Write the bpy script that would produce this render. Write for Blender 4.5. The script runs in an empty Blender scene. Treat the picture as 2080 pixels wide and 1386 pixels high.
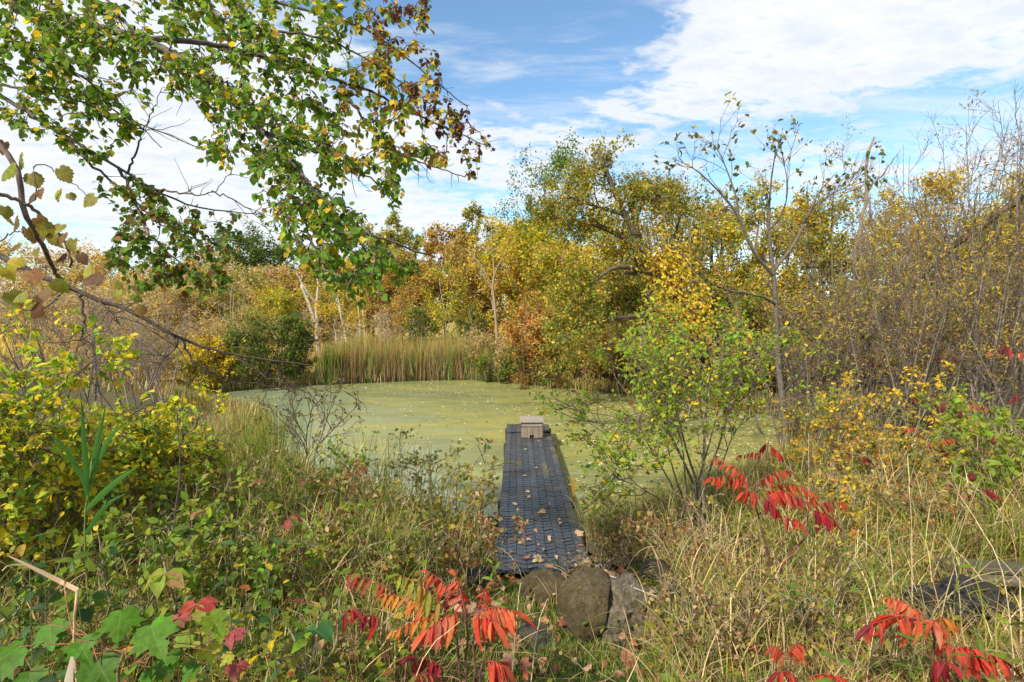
import bpy, bmesh, math, random
import numpy as np
from mathutils import Vector, Matrix, noise as mnoise

random.seed(7)
RNG = np.random.default_rng(7)
scene = bpy.context.scene
COL = scene.collection

# ------------------------------------------------------------------ camera
CAM_Z = 2.65
PITCH = math.atan(43.0 / 1040.0)
cam_data = bpy.data.cameras.new('camera')
cam_data.sensor_width = 36.0
cam_data.lens = 18.0
cam_data.clip_start = 0.05
cam_data.clip_end = 2000.0
cam = bpy.data.objects.new('camera', cam_data)
cam.location = (0, 0, CAM_Z)
cam.rotation_euler = (math.pi / 2 - PITCH, 0, 0)
COL.objects.link(cam)
scene.camera = cam

# ------------------------------------------------------------------ light and exposure
SUN_EL, SUN_AZ = math.radians(41), math.radians(218)     # azimuth clockwise from +Y: behind the camera, to the left
SUN_DIR = Vector((math.sin(SUN_AZ) * math.cos(SUN_EL), math.cos(SUN_AZ) * math.cos(SUN_EL), math.sin(SUN_EL)))
sun_data = bpy.data.lights.new('sun', 'SUN')
sun_data.energy = 3.1
sun_data.angle = math.radians(2.0)
sun_data.color = (1.0, 0.92, 0.80)
sun = bpy.data.objects.new('sun', sun_data)
sun.rotation_euler = SUN_DIR.to_track_quat('Z', 'Y').to_euler()
sun.location = (-20, -20, 30)
COL.objects.link(sun)

vs = scene.view_settings
vs.view_transform = 'Standard'
vs.look = 'None'
vs.gamma = 1.0
vs.use_curve_mapping = False
vs.exposure = 1.05
scene.cycles.max_bounces = 8
scene.cycles.diffuse_bounces = 4
scene.cycles.transmission_bounces = 4
scene.cycles.glossy_bounces = 3

world = bpy.data.worlds.new('World')
scene.world = world
world.use_nodes = True


class NT:
    """small helper to write node trees"""
    def __init__(self, tree):
        self.t = tree
        self.n = tree.nodes
        self.l = tree.links

    def node(self, typ, **kw):
        nd = self.n.new(typ)
        for k, v in kw.items():
            setattr(nd, k, v)
        return nd

    def put(self, sock, v):
        if hasattr(v, 'is_output'):
            self.l.new(v, sock)
        elif v is not None:
            if sock.type == 'RGBA' and len(v) == 3:
                v = (*v, 1.0)
            sock.default_value = v

    def math(self, op, a, b=None, c=None, clamp=False):
        nd = self.node('ShaderNodeMath', operation=op, use_clamp=clamp)
        self.put(nd.inputs[0], a)
        if b is not None:
            self.put(nd.inputs[1], b)
        if c is not None:
            self.put(nd.inputs[2], c)
        return nd.outputs[0]

    def noise(self, vec, scale, detail=4, rough=0.55, dist=0.0):
        nd = self.node('ShaderNodeTexNoise')
        if vec is not None:
            self.put(nd.inputs['Vector'], vec)
        nd.inputs['Scale'].default_value = scale
        nd.inputs['Detail'].default_value = detail
        nd.inputs['Roughness'].default_value = rough
        nd.inputs['Distortion'].default_value = dist
        return nd.outputs['Fac']

    def ramp(self, fac, stops, interp='LINEAR'):
        nd = self.node('ShaderNodeValToRGB')
        cr = nd.color_ramp
        cr.interpolation = interp
        while len(cr.elements) < len(stops):
            cr.elements.new(0.5)
        for e, (p, c) in zip(cr.elements, stops):
            e.position = p
            e.color = (*c, 1.0) if len(c) == 3 else c
        self.put(nd.inputs[0], fac)
        return nd.outputs[0]

    def mix(self, fac, a, b, blend='MIX'):
        nd = self.node('ShaderNodeMix', data_type='RGBA', blend_type=blend)
        self.put(nd.inputs[0], fac)
        self.put(nd.inputs[6], a)
        self.put(nd.inputs[7], b)
        return nd.outputs[2]

    def smooth(self, x, a, b, lo=0.0, hi=1.0):
        nd = self.node('ShaderNodeMapRange', interpolation_type='SMOOTHSTEP')
        self.put(nd.inputs[0], x)
        nd.inputs[1].default_value = a
        nd.inputs[2].default_value = b
        nd.inputs[3].default_value = lo
        nd.inputs[4].default_value = hi
        return nd.outputs[0]

    def bump(self, height, strength=0.3, dist=0.01):
        nd = self.node('ShaderNodeBump')
        nd.inputs['Strength'].default_value = strength
        nd.inputs['Distance'].default_value = dist
        self.put(nd.inputs['Height'], height)
        return nd.outputs[0]


# world: physical sky with a broken deck of clouds mixed in by direction
w = NT(world.node_tree)
w.n.clear()
sky = w.node('ShaderNodeTexSky', sky_type='NISHITA', sun_disc=False)
sky.sun_elevation = SUN_EL
sky.sun_rotation = SUN_AZ
sky.air_density = 1.0
sky.dust_density = 0.15
sky.ozone_density = 0.9
bg_sky = w.node('ShaderNodeBackground')
w.l.new(w.mix(1.0, sky.outputs[0], (0.80, 0.97, 1.0), 'MULTIPLY'), bg_sky.inputs[0])
bg_sky.inputs[1].default_value = 0.115
tc = w.node('ShaderNodeTexCoord')
sep = w.node('ShaderNodeSeparateXYZ')
w.l.new(tc.outputs['Generated'], sep.inputs[0])
zc = w.math('ADD', w.math('MAXIMUM', sep.outputs[2], 0.0), 0.12)
cu = w.math('DIVIDE', sep.outputs[0], zc)
cv = w.math('DIVIDE', sep.outputs[1], zc)
comb = w.node('ShaderNodeCombineXYZ')
w.l.new(cu, comb.inputs[0])
w.l.new(cv, comb.inputs[1])
mp = w.node('ShaderNodeMapping')
mp.inputs['Rotation'].default_value = (0, 0, math.radians(-32))
mp.inputs['Scale'].default_value = (0.8, 1.25, 1)
mp.inputs['Location'].default_value = (0.4, 5.2, 0.0)
w.l.new(comb.outputs[0], mp.inputs[0])
n_big = w.noise(mp.outputs[0], 1.15, 3, 0.5, 0.2)
n_mid = w.noise(mp.outputs[0], 5.5, 7, 0.6, 0.3)
n_fine = w.noise(mp.outputs[0], 13.0, 5, 0.62, 0.3)


def blob(u0, v0, su, sv, amp):
    a = w.math('MULTIPLY', w.math('SUBTRACT', cu, u0), 1.0 / su)
    b = w.math('MULTIPLY', w.math('SUBTRACT', cv, v0), 1.0 / sv)
    r = w.math('ADD', w.math('MULTIPLY', a, a), w.math('MULTIPLY', b, b))
    return w.math('MULTIPLY', w.math('EXPONENT', w.math('MULTIPLY', r, -1.0)), amp)


dens = w.math('ADD', w.math('MULTIPLY', n_big, 0.47), w.math('MULTIPLY', n_mid, 0.48))
dens = w.math('ADD', dens, w.math('MULTIPLY', n_fine, 0.20))
for args in [(0.0, 1.45, 0.42, 0.55, -0.17), (0.80, 1.30, 0.60, 0.46, 0.17), (-1.5, 2.6, 1.1, 1.6, 0.16), (1.45, 1.75, 0.45, 0.40, -0.10), (0.3, 2.2, 0.35, 0.4, 0.03)]:
    dens = w.math('ADD', dens, blob(*args))
cover = w.smooth(dens, 0.525, 0.645)
mpc = w.node('ShaderNodeMapping')
mpc.inputs['Rotation'].default_value = (0, 0, math.radians(-58))
mpc.inputs['Scale'].default_value = (0.7, 3.2, 1)
w.l.new(comb.outputs[0], mpc.inputs[0])
cirrus = w.smooth(w.noise(mpc.outputs[0], 1.6, 7, 0.62, 0.5), 0.44, 0.72, 0.0, 0.62)
cover = w.math('MAXIMUM', w.math('MULTIPLY', cover, 0.94), cirrus)
cloud_col = w.ramp(w.math('ADD', w.math('MULTIPLY', n_mid, 0.6), w.math('MULTIPLY', n_fine, 0.4)), [(0.40, (1.0, 1.0, 1.0)), (0.68, (0.72, 0.79, 0.89))])
bg_cloud = w.node('ShaderNodeBackground')
w.l.new(cloud_col, bg_cloud.inputs[0])
bg_cloud.inputs[1].default_value = 0.525
mixs = w.node('ShaderNodeMixShader')
w.l.new(cover, mixs.inputs[0])
w.l.new(bg_sky.outputs[0], mixs.inputs[1])
w.l.new(bg_cloud.outputs[0], mixs.inputs[2])
wout = w.node('ShaderNodeOutputWorld')
w.l.new(mixs.outputs[0], wout.inputs[0])

# ------------------------------------------------------------------ placing helpers
_c, _s = math.cos(PITCH), math.sin(PITCH)


def ray(px, py):
    xc, yc = (px - 1040.0) / 1040.0, (693.0 - py) / 1040.0
    return np.array([xc, _c + yc * _s, -_s + yc * _c])


def P(px, py, d):
    """world point seen at photo pixel (px, py) at distance d along +Y"""
    r = ray(px, py)
    return np.array([0, 0, CAM_Z]) + r * (d / r[1])


POND = np.array([(0.0, 6.2), (1.2, 6.4), (2.2, 7.2), (4.2, 8.7), (6.0, 10.0), (7.5, 11.2), (8.0, 13.0), (6.8, 14.6), (5.4, 16.2),
                 (4.2, 17.8), (2.8, 19.2), (1.2, 20.4), (-0.8, 21.9), (-1.8, 22.9), (-4.5, 22.3), (-7.1, 21.3), (-8.4, 20.5), (-9.7, 19.6),
                 (-11.6, 17.7), (-9.4, 15.5), (-6.9, 13.9), (-5.9, 12.2), (-5.2, 10.2), (-3.7, 8.3), (-2.2, 6.9), (-0.7, 6.3)])


def pond_sd(x, y):
    """distance to the pond's shore, positive on land"""
    x, y = np.asarray(x, float), np.asarray(y, float)
    best = np.full(x.shape, 1e9)
    inside = np.zeros(x.shape, bool)
    n = len(POND)
    for i in range(n):
        ax, ay = POND[i]
        bx, by = POND[(i + 1) % n]
        dx, dy = bx - ax, by - ay
        t = np.clip(((x - ax) * dx + (y - ay) * dy) / (dx * dx + dy * dy), 0, 1)
        best = np.minimum(best, np.hypot(x - ax - t * dx, y - ay - t * dy))
        c = ((ay > y) != (by > y))
        xi = (bx - ax) * (y - ay) / (by - ay + 1e-12) + ax
        inside ^= c & (x < xi)
    return np.where(inside, -best, best)


def sstep(a, b, x):
    t = np.clip((x - a) / (b - a), 0, 1)
    return t * t * (3 - 2 * t)


def height(x, y):
    x, y = np.asarray(x, float), np.asarray(y, float)
    sd = pond_sd(x, y) + 0.10 * np.sin(x * 2.3 + 1.1 * y) + 0.07 * np.sin(3.9 * x - 2.7 * y)
    far = sstep(7.5, 13.0, y)
    slope = 0.215 * (1 - far) + 0.10 * far
    cap = 1.12 * (1 - far) + 0.5 * far
    h = np.where(sd > 0, cap * (1 - np.exp(-np.maximum(sd, 0) * slope / cap * 1.12)), np.maximum(sd * 0.5, -0.45))
    bump = 0.05 * np.sin(x * 1.7 + 0.6) * np.sin(y * 1.3 + x * 0.4) + 0.025 * np.sin(x * 4.1 - y * 3.3)
    h = h + bump * sstep(0.1, 1.2, sd)
    cut = sstep(4.25, 4.75, y) * (1 - sstep(0.55, 1.1, np.abs(x - 0.30))) * (1 - sstep(6.3, 7.0, y))
    h = np.where(h > 0.15, h * (1 - cut) + 0.15 * cut, h)
    h = h + 5.0 * sstep(55, 130, y) + 3.0 * sstep(25, 90, np.abs(x)) * sstep(20, 60, y)
    return h


def hgt(x, y):
    return float(height(np.array([x]), np.array([y]))[0])


def G(px, py, dmax=90.0):
    """ground point under photo pixel"""
    r = ray(px, py)
    r = r / r[1]
    ds = np.concatenate([np.arange(0.8, 12, 0.02), np.arange(12, dmax, 0.15)])
    pts = np.array([0, 0, CAM_Z]) + r[None] * ds[:, None]
    hit = np.nonzero(pts[:, 2] <= np.maximum(height(pts[:, 0], pts[:, 1]), 0.0))[0]
    k = hit[0] if len(hit) else len(ds) - 1
    return pts[k]


def on_ground(px, d, dz=0.0):
    x = (px - 1040.0) / 1040.0 * d
    return np.array([x, d, hgt(x, d) + dz])


# ------------------------------------------------------------------ object helpers
def tag(o, label=None, cat=None, group=None, kind=None):
    if label:
        o['label'] = label
    if cat:
        o['category'] = cat
    if group:
        o['group'] = group
    if kind:
        o['kind'] = kind
    return o


def thing(name, loc, label, cat, group=None):
    o = bpy.data.objects.new(name, None)
    o.empty_display_size = 0.1
    o.location = loc
    COL.objects.link(o)
    return tag(o, label, cat, group)


def link(name, mesh, parent=None):
    o = bpy.data.objects.new(name, mesh)
    COL.objects.link(o)
    if parent is not None:
        o.parent = parent
    return o


def world_loc(o):
    v = Vector((0, 0, 0))
    while o is not None:
        v = v + o.location
        o = o.parent
    return np.array(v)


def mesh_np(name, V, faces_list, mat, cols=None, smooth=True):
    """V (N,3); faces_list: arrays (M,k) of vertex indices; cols (N,3) linear albedo"""
    me = bpy.data.meshes.new(name)
    V = np.asarray(V, np.float32)
    loops = np.concatenate([f.reshape(-1) for f in faces_list]).astype(np.int32)
    sizes = np.concatenate([np.full(len(f), f.shape[1], np.int32) for f in faces_list])
    starts = np.concatenate([[0], np.cumsum(sizes)[:-1]]).astype(np.int32)
    me.vertices.add(len(V))
    me.vertices.foreach_set('co', V.reshape(-1))
    me.loops.add(len(loops))
    me.loops.foreach_set('vertex_index', loops)
    me.polygons.add(len(sizes))
    me.polygons.foreach_set('loop_start', starts)
    me.polygons.foreach_set('loop_total', sizes)
    me.polygons.foreach_set('use_smooth', np.full(len(sizes), smooth, bool))
    me.update(calc_edges=True)
    if cols is not None:
        at = me.attributes.new('Col', 'FLOAT_COLOR', 'POINT')
        c4 = np.ones((len(V), 4), np.float32)
        c4[:, :3] = cols
        at.data.foreach_set('color', c4.reshape(-1))
    if mat is not None:
        me.materials.append(mat)
    return me


class Bag:
    """collects vertex blocks, faces and colours, then links them as ONE mesh object"""
    def __init__(self):
        self.V, self.C, self.F, self.n = [], [], [], 0

    def add(self, V, faces, cols):
        V = np.asarray(V, float).reshape(-1, 3)
        self.V.append(V)
        self.C.append(np.broadcast_to(np.asarray(cols, float), V.shape))
        for f in faces:
            f = np.asarray(f)
            if len(f):
                self.F.append(f + self.n)
        self.n += len(V)

    def build(self, name, mat, parent=None, origin=None, smooth=True):
        V = np.concatenate(self.V)
        if origin is None:
            origin = world_loc(parent) if parent is not None else np.zeros(3)
        byk = {}
        for f in self.F:
            byk.setdefault(f.shape[1], []).append(f)
        fl = [np.concatenate(v) for v in byk.values()]
        o = link(name, mesh_np(name, V - origin, fl, mat, np.concatenate(self.C), smooth), parent)
        if parent is None:
            o.location = origin
        return o


def norm(a):
    return a / np.maximum(np.linalg.norm(a, axis=-1, keepdims=True), 1e-9)


def tubes(bag, Pts, R, sides, col, cjit=0.12, rng=RNG):
    """Pts (M,K,3), R (M,K): M tubes of K rings"""
    M, K, _ = Pts.shape
    if M == 0:
        return
    T = np.empty_like(Pts)
    T[:, 1:-1] = Pts[:, 2:] - Pts[:, :-2]
    T[:, 0] = Pts[:, 1] - Pts[:, 0]
    T[:, -1] = Pts[:, -1] - Pts[:, -2]
    T = norm(T)
    ref = np.where(np.abs(T[:, :1, 2:3]) < 0.8, np.array([0, 0, 1.0]), np.array([1.0, 0, 0]))
    A = norm(np.cross(T, np.broadcast_to(ref, T.shape)))
    B = np.cross(T, A)
    an = np.arange(sides) / sides * 2 * np.pi
    ring = (A[:, :, None] * np.cos(an)[None, None, :, None] + B[:, :, None] * np.sin(an)[None, None, :, None]) * R[:, :, None, None]
    V = (Pts[:, :, None] + ring).reshape(-1, 3)
    m = np.arange(M)[:, None, None] * K * sides
    k = np.arange(K - 1)[None, :, None] * sides
    s = np.arange(sides)[None, None, :]
    s2 = (s + 1) % sides
    F = np.stack([m + k + s, m + k + s2, m + k + sides + s2, m + k + sides + s], -1).reshape(-1, 4)
    cap = (m[:, 0] + (K - 1) * sides + np.arange(sides)[None])
    col = np.asarray(col, float)
    if col.ndim == 1:
        col = col[None]
    c = col * (1 + cjit * rng.standard_normal((M, 1)))
    C = np.repeat(np.broadcast_to(np.clip(c, 0.004, 1), (M, 3)), K * sides, 0)
    faces = [F]
    if sides <= 8:
        faces.append(cap)
    bag.add(V, faces, C)


def smooth_path(pts, K):
    pts = np.asarray(pts, float)
    n = len(pts)
    if n == 2:
        t = np.linspace(0, 1, K)[:, None]
        return pts[0] * (1 - t) + pts[1] * t
    ext = np.vstack([2 * pts[0] - pts[1], pts, 2 * pts[-1] - pts[-2]])
    seg = np.linalg.norm(np.diff(pts, axis=0), axis=1)
    cum = np.concatenate([[0], np.cumsum(seg)])
    out = []
    for s in np.linspace(0, cum[-1], K):
        i = min(np.searchsorted(cum, s, 'right') - 1, n - 2)
        t = (s - cum[i]) / max(seg[i], 1e-9)
        p0, p1, p2, p3 = ext[i], ext[i + 1], ext[i + 2], ext[i + 3]
        out.append(0.5 * ((2 * p1) + (-p0 + p2) * t + (2 * p0 - 5 * p1 + 4 * p2 - p3) * t * t + (-p0 + 3 * p1 - 3 * p2 + p3) * t ** 3))
    return np.array(out)


def grow(rng, S, D, L, R0, R1, K, wob, up):
    M = len(S)
    Pt = np.empty((M, K, 3))
    Pt[:, 0] = S
    d = norm(D)
    st = (np.asarray(L) / (K - 1)).reshape(-1, 1)
    for k in range(1, K):
        d = norm(d + wob * rng.standard_normal((M, 3)) + np.array([0, 0, up]))
        Pt[:, k] = Pt[:, k - 1] + d * st
    t = np.linspace(0, 1, K)[None]
    R = np.asarray(R0).reshape(-1, 1) * (1 - t) + np.asarray(R1).reshape(-1, 1) * t
    return Pt, R


def along(Pt, R, idx, t):
    K = Pt.shape[1]
    f = np.clip(t, 0, 0.999) * (K - 1)
    i = f.astype(int)
    a = (f - i)[:, None]
    pos = Pt[idx, i] * (1 - a) + Pt[idx, i + 1] * a
    tan = norm(Pt[idx, i + 1] - Pt[idx, i])
    r = R[idx, i] * (1 - a[:, 0]) + R[idx, i + 1] * a[:, 0]
    return pos, tan, r


def spawn(rng, Pt, R, n, t0, t1, ang, ajit=0.25):
    idx = np.arange(n) % len(Pt) if n >= len(Pt) else rng.integers(0, len(Pt), n)
    t = rng.uniform(t0, t1, n)
    pos, tan, r = along(Pt, R, idx, t)
    perp = norm(np.cross(tan, rng.standard_normal((n, 3))))
    a = ang + ajit * rng.standard_normal(n)
    D = tan * np.cos(a)[:, None] + perp * np.sin(a)[:, None]
    return pos, D, r, t, idx


# leaf shapes: vertices (along, across, up) and triangles
LEAF = {
    'bit': (np.array([(0, 0, 0), (0.45, 0.30, 0.07), (1, 0, -0.04), (0.45, -0.30, 0.07)]), [np.array([(0, 3, 2), (0, 2, 1)])]),
    'slim': (np.array([(0, 0, 0), (0.4, 0.16, 0.04), (1, 0, -0.08), (0.4, -0.16, 0.04)]), [np.array([(0, 3, 2), (0, 2, 1)])]),
    'oval': (np.array([(0, 0, 0), (0.22, 0.24, 0.05), (0.58, 0.28, 0.05), (1, 0, -0.10), (0.58, -0.28, 0.05), (0.22, -0.24, 0.05), (0.5, 0, 0.0)]),
             [np.array([(0, 6, 1), (1, 6, 2), (2, 6, 3), (3, 6, 4), (4, 6, 5), (5, 6, 0)])]),
    'round': (np.array([(0, 0, 0), (0.08, 0.26, 0.04), (0.40, 0.42, 0.07), (0.72, 0.27, 0.03), (1.02, 0, -0.10), (0.72, -0.27, 0.03), (0.40, -0.42, 0.07), (0.08, -0.26, 0.04), (0.45, 0, 0.0)]),
              [np.array([(0, 8, 1), (1, 8, 2), (2, 8, 3), (3, 8, 4), (4, 8, 5), (5, 8, 6), (6, 8, 7), (7, 8, 0)])]),
    'lance': (np.array([(0, 0, 0), (0.18, 0.11, 0.03), (0.5, 0.135, 0.02), (0.78, 0.085, -0.04), (1, 0, -0.12), (0.78, -0.085, -0.04), (0.5, -0.135, 0.02), (0.18, -0.11, 0.03), (0.3, 0, 0), (0.62, 0, -0.02)]),
              [np.array([(0, 8, 1), (1, 8, 2), (2, 8, 9), (2, 9, 3), (3, 9, 4), (4, 9, 5), (5, 9, 6), (6, 9, 8), (6, 8, 7), (7, 8, 0)])]),
}


def lobed(outline, bend=0.08):
    o = np.array(outline, float)
    full = np.vstack([o, (o * [1, -1])[::-1][1:-1] if abs(o[-1][1]) < 1e-6 and abs(o[0][1]) < 1e-6 else (o * [1, -1])[::-1]])
    c = np.array([[0.36, 0.0]])
    uv = np.vstack([full, c])
    r = np.hypot(uv[:, 0] - 0.36, uv[:, 1])
    wv = -bend * r ** 2 * 2.2 + 0.07 * np.abs(uv[:, 1])
    V = np.column_stack([uv, wv])
    n = len(full)
    return V, [np.array([(n, i, (i + 1) % n) for i in range(n)])[:, ::-1]]


def curled(shape, curl, fold, twist):
    T, F = LEAF[shape]
    T = T.copy()
    u = T[:, 0]
    T[:, 2] += -curl * u ** 2 + fold * np.abs(T[:, 1]) + twist * T[:, 1] * u
    return T, F


LEAF['lance'] = (LEAF['lance'][0] * np.array([1.0, 0.86, 1.0]), LEAF['lance'][1])
LEAF['lance_b'] = curled('lance', 0.22, 0.35, 0.5)
LEAF['lance_c'] = curled('lance', -0.10, 0.7, -0.6)
LEAF['lance_d'] = curled('lance', 0.45, -0.2, 0.9)
LEAF['maple'] = lobed([(0, 0), (-0.08, 0.10), (-0.12, 0.28), (0.02, 0.34), (0.10, 0.52), (0.20, 0.42), (0.30, 0.46), (0.40, 0.64), (0.47, 0.44), (0.60, 0.50), (0.56, 0.30), (0.58, 0.16),
                       (0.74, 0.25), (0.80, 0.13), (0.92, 0.12), (1.06, 0.0)])
LEAF['grape'] = lobed([(0, 0), (-0.14, 0.14), (-0.12, 0.30), (0.02, 0.36), (0.08, 0.47), (0.22, 0.44), (0.34, 0.50), (0.44, 0.42), (0.56, 0.44), (0.58, 0.32), (0.70, 0.30), (0.76, 0.18), (0.88, 0.14), (0.98, 0.0)], 0.14)
LEAF['oak'] = lobed([(0, 0), (0.10, 0.08), (0.16, 0.22), (0.26, 0.24), (0.34, 0.12), (0.42, 0.28), (0.54, 0.32), (0.60, 0.16), (0.70, 0.26), (0.80, 0.22), (0.84, 0.10), (1.0, 0.0)], 0.2)


def frame_of(axis, nrm):
    x = norm(axis)
    z = norm(nrm - (nrm * x).sum(-1, keepdims=True) * x)
    y = np.cross(z, x)
    return x, y, z


def add_leaves(bag, pos, axis, nrm, size, cols, shape='bit'):
    T, faces = LEAF[shape]
    N, k = len(pos), len(T)
    if N == 0:
        return
    x, y, z = frame_of(axis, nrm)
    s = np.asarray(size).reshape(-1, 1, 1)
    V = pos[:, None] + s * (T[None, :, 0, None] * x[:, None] + T[None, :, 1, None] * y[:, None] + T[None, :, 2, None] * z[:, None])
    off = (np.arange(N) * k)[:, None, None]
    bag.add(V.reshape(-1, 3), [(f[None] + off).reshape(-1, f.shape[1]) for f in faces], np.repeat(cols, k, 0))


for _k in ('maple', 'grape'):
    LEAF[_k + '_b'] = curled(_k, 0.28, 0.25, 0.35)
    LEAF[_k + '_c'] = curled(_k, -0.16, -0.28, -0.4)
for _k in ('oval', 'round'):
    LEAF[_k + '_b'] = curled(_k, 0.25, 0.3, 0.4)
    LEAF[_k + '_c'] = curled(_k, 0.05, 0.6, -0.5)
_LM = {}
_VAR = {'lance': ['lance', 'lance_b', 'lance_c', 'lance_d'], 'maple': ['maple', 'maple_b', 'maple_c'], 'grape': ['grape', 'grape_b', 'grape_c'], 'oval': ['oval', 'oval_b', 'oval_c'], 'round': ['round', 'round_b', 'round_c']}


def leaf_part(name, shape, pos, axis, nrm, size, col, parent, mat=None):
    if shape in _VAR:
        shape = random.choice(_VAR[shape])
    key = (shape, mat.name if mat else '')
    if key not in _LM:
        T, faces = LEAF[shape]
        _LM[key] = mesh_np('leaf_' + shape, T, faces, mat or M_LEAF_OBJ)
    o = link(name, _LM[key], parent)
    x, y, z = frame_of(np.asarray(axis, float)[None], np.asarray(nrm, float)[None])
    m = Matrix(((x[0][0], y[0][0], z[0][0]), (x[0][1], y[0][1], z[0][1]), (x[0][2], y[0][2], z[0][2]))).to_euler()
    base = world_loc(parent) if parent is not None else np.zeros(3)
    o.location = np.asarray(pos) - base
    o.rotation_euler = m
    o.scale = (size, size, size)
    o.color = (float(col[0]), float(col[1]), float(col[2]), 1.0)
    return o


GREEN, DKGREEN, YGREEN, LIME = (0.135, 0.205, 0.026), (0.055, 0.105, 0.020), (0.30, 0.31, 0.028), (0.215, 0.31, 0.030)
YELLOW, GOLD, ORANGE, BROWN = (0.72, 0.51, 0.03), (0.52, 0.34, 0.05), (0.50, 0.19, 0.035), (0.19, 0.085, 0.035)
TAN, RED, OLIVE, CRIMSON = (0.48, 0.35, 0.16), (0.60, 0.045, 0.032), (0.26, 0.235, 0.04), (0.26, 0.015, 0.03)
STRAW, RUST, GREYTWIG, PINK = (0.58, 0.45, 0.22), (0.34, 0.12, 0.035), (0.24, 0.19, 0.15), (0.46, 0.10, 0.10)
PALE, BLUEGREEN, SALMON = (0.50, 0.42, 0.32), (0.075, 0.15, 0.045), (0.55, 0.16, 0.06)


def pick(rng, pal, n, jit=0.16):
    cs = np.array([c for c, _ in pal])
    wt = np.array([q for _, q in pal], float)
    i = rng.choice(len(cs), n, p=wt / wt.sum())
    c = cs[i] * (1 + jit * rng.standard_normal((n, 1))) * (1 + 0.07 * rng.standard_normal((n, 3)))
    return np.clip(c, 0.006, 0.9)


# ------------------------------------------------------------------ materials
def new_mat(name):
    m = bpy.data.materials.new(name)
    m.use_nodes = True
    t = NT(m.node_tree)
    t.n.clear()
    return m, t


def finish(t, shader):
    o = t.node('ShaderNodeOutputMaterial')
    t.l.new(shader, o.inputs[0])


def principled(t, color, rough=0.7, spec=0.3, normal=None):
    b = t.node('ShaderNodeBsdfPrincipled')
    t.put(b.inputs['Base Color'], color)
    t.put(b.inputs['Roughness'], rough)
    b.inputs['Specular IOR Level'].default_value = spec
    if normal is not None:
        t.put(b.inputs['Normal'], normal)
    return b.outputs[0]


def leaf_material(name, from_object, trans=0.48, rough=0.55, spec=0.22):
    m, t = new_mat(name)
    if from_object:
        base = t.node('ShaderNodeObjectInfo').outputs['Color']
        tcn = t.node('ShaderNodeTexCoord').outputs['Object']
        oi = t.node('ShaderNodeObjectInfo').outputs['Random']
        mpn = t.node('ShaderNodeVectorMath', operation='ADD')
        t.put(mpn.inputs[0], tcn)
        cx = t.node('ShaderNodeCombineXYZ')
        t.put(cx.inputs[0], t.math('MULTIPLY', oi, 37.0))
        t.l.new(cx.outputs[0], mpn.inputs[1])
        nz = t.noise(mpn.outputs[0], 5.0, 4, 0.6)
        base = t.mix(t.smooth(nz, 0.35, 0.75), base, t.mix(1.0, base, (0.62, 0.60, 0.55), 'MULTIPLY'))
        spots = t.noise(mpn.outputs[0], 17.0, 2, 0.5)
        base = t.mix(t.smooth(spots, 0.68, 0.76, 0.0, 0.6), base, (0.16, 0.08, 0.03))
        nlow = t.noise(mpn.outputs[0], 1.1, 2, 0.5)
        base = t.mix(t.smooth(nlow, 0.48, 0.72, 0.0, 0.45), base, t.mix(1.0, base, (1.15, 1.9, 1.3), 'MULTIPLY'))
        sx = t.node('ShaderNodeSeparateXYZ')
        t.put(sx.inputs[0], tcn)
        vein = t.math('ABSOLUTE', sx.outputs[1])
        base = t.mix(t.smooth(vein, 0.006, 0.022, 0.30, 0.0), base, t.mix(0.5, base, (0.5, 0.45, 0.2)))
    else:
        at = t.node('ShaderNodeAttribute', attribute_name='Col')
        base = at.outputs['Color']
    pr = principled(t, base, rough, spec)
    tr = t.node('ShaderNodeBsdfTranslucent')
    t.put(tr.inputs[0], t.mix(1.0, base, (1.25, 1.2, 0.8), 'MULTIPLY'))
    mx = t.node('ShaderNodeMixShader')
    mx.inputs[0].default_value = trans
    t.l.new(pr, mx.inputs[1])
    t.l.new(tr.outputs[0], mx.inputs[2])
    finish(t, mx.outputs[0])
    return m


M_LEAF = leaf_material('leaf_foliage', False)
M_LEAF_OBJ = leaf_material('leaf_single', True)
M_GRASS = leaf_material('grass_blade', False, 0.3, 0.6, 0.2)
M_DRYLEAF = leaf_material('dry_leaf', True, 0.12, 0.7, 0.2)


def bark_material():
    m, t = new_mat('bark')
    at = t.node('ShaderNodeAttribute', attribute_name='Col').outputs['Color']
    pos = t.node('ShaderNodeNewGeometry').outputs['Position']
    nz = t.noise(pos, 30.0, 5, 0.65)
    n2 = t.noise(pos, 6.0, 3, 0.5)
    col = t.mix(t.smooth(nz, 0.3, 0.7), t.mix(1.0, at, (0.55, 0.53, 0.5), 'MULTIPLY'), t.mix(1.0, at, (1.3, 1.28, 1.25), 'MULTIPLY'))
    col = t.mix(t.smooth(n2, 0.58, 0.72, 0.0, 0.35), col, (0.16, 0.17, 0.09))
    finish(t, principled(t, col, 0.85, 0.2, t.bump(nz, 0.5, 0.01)))
    return m


M_BARK = bark_material()

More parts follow.
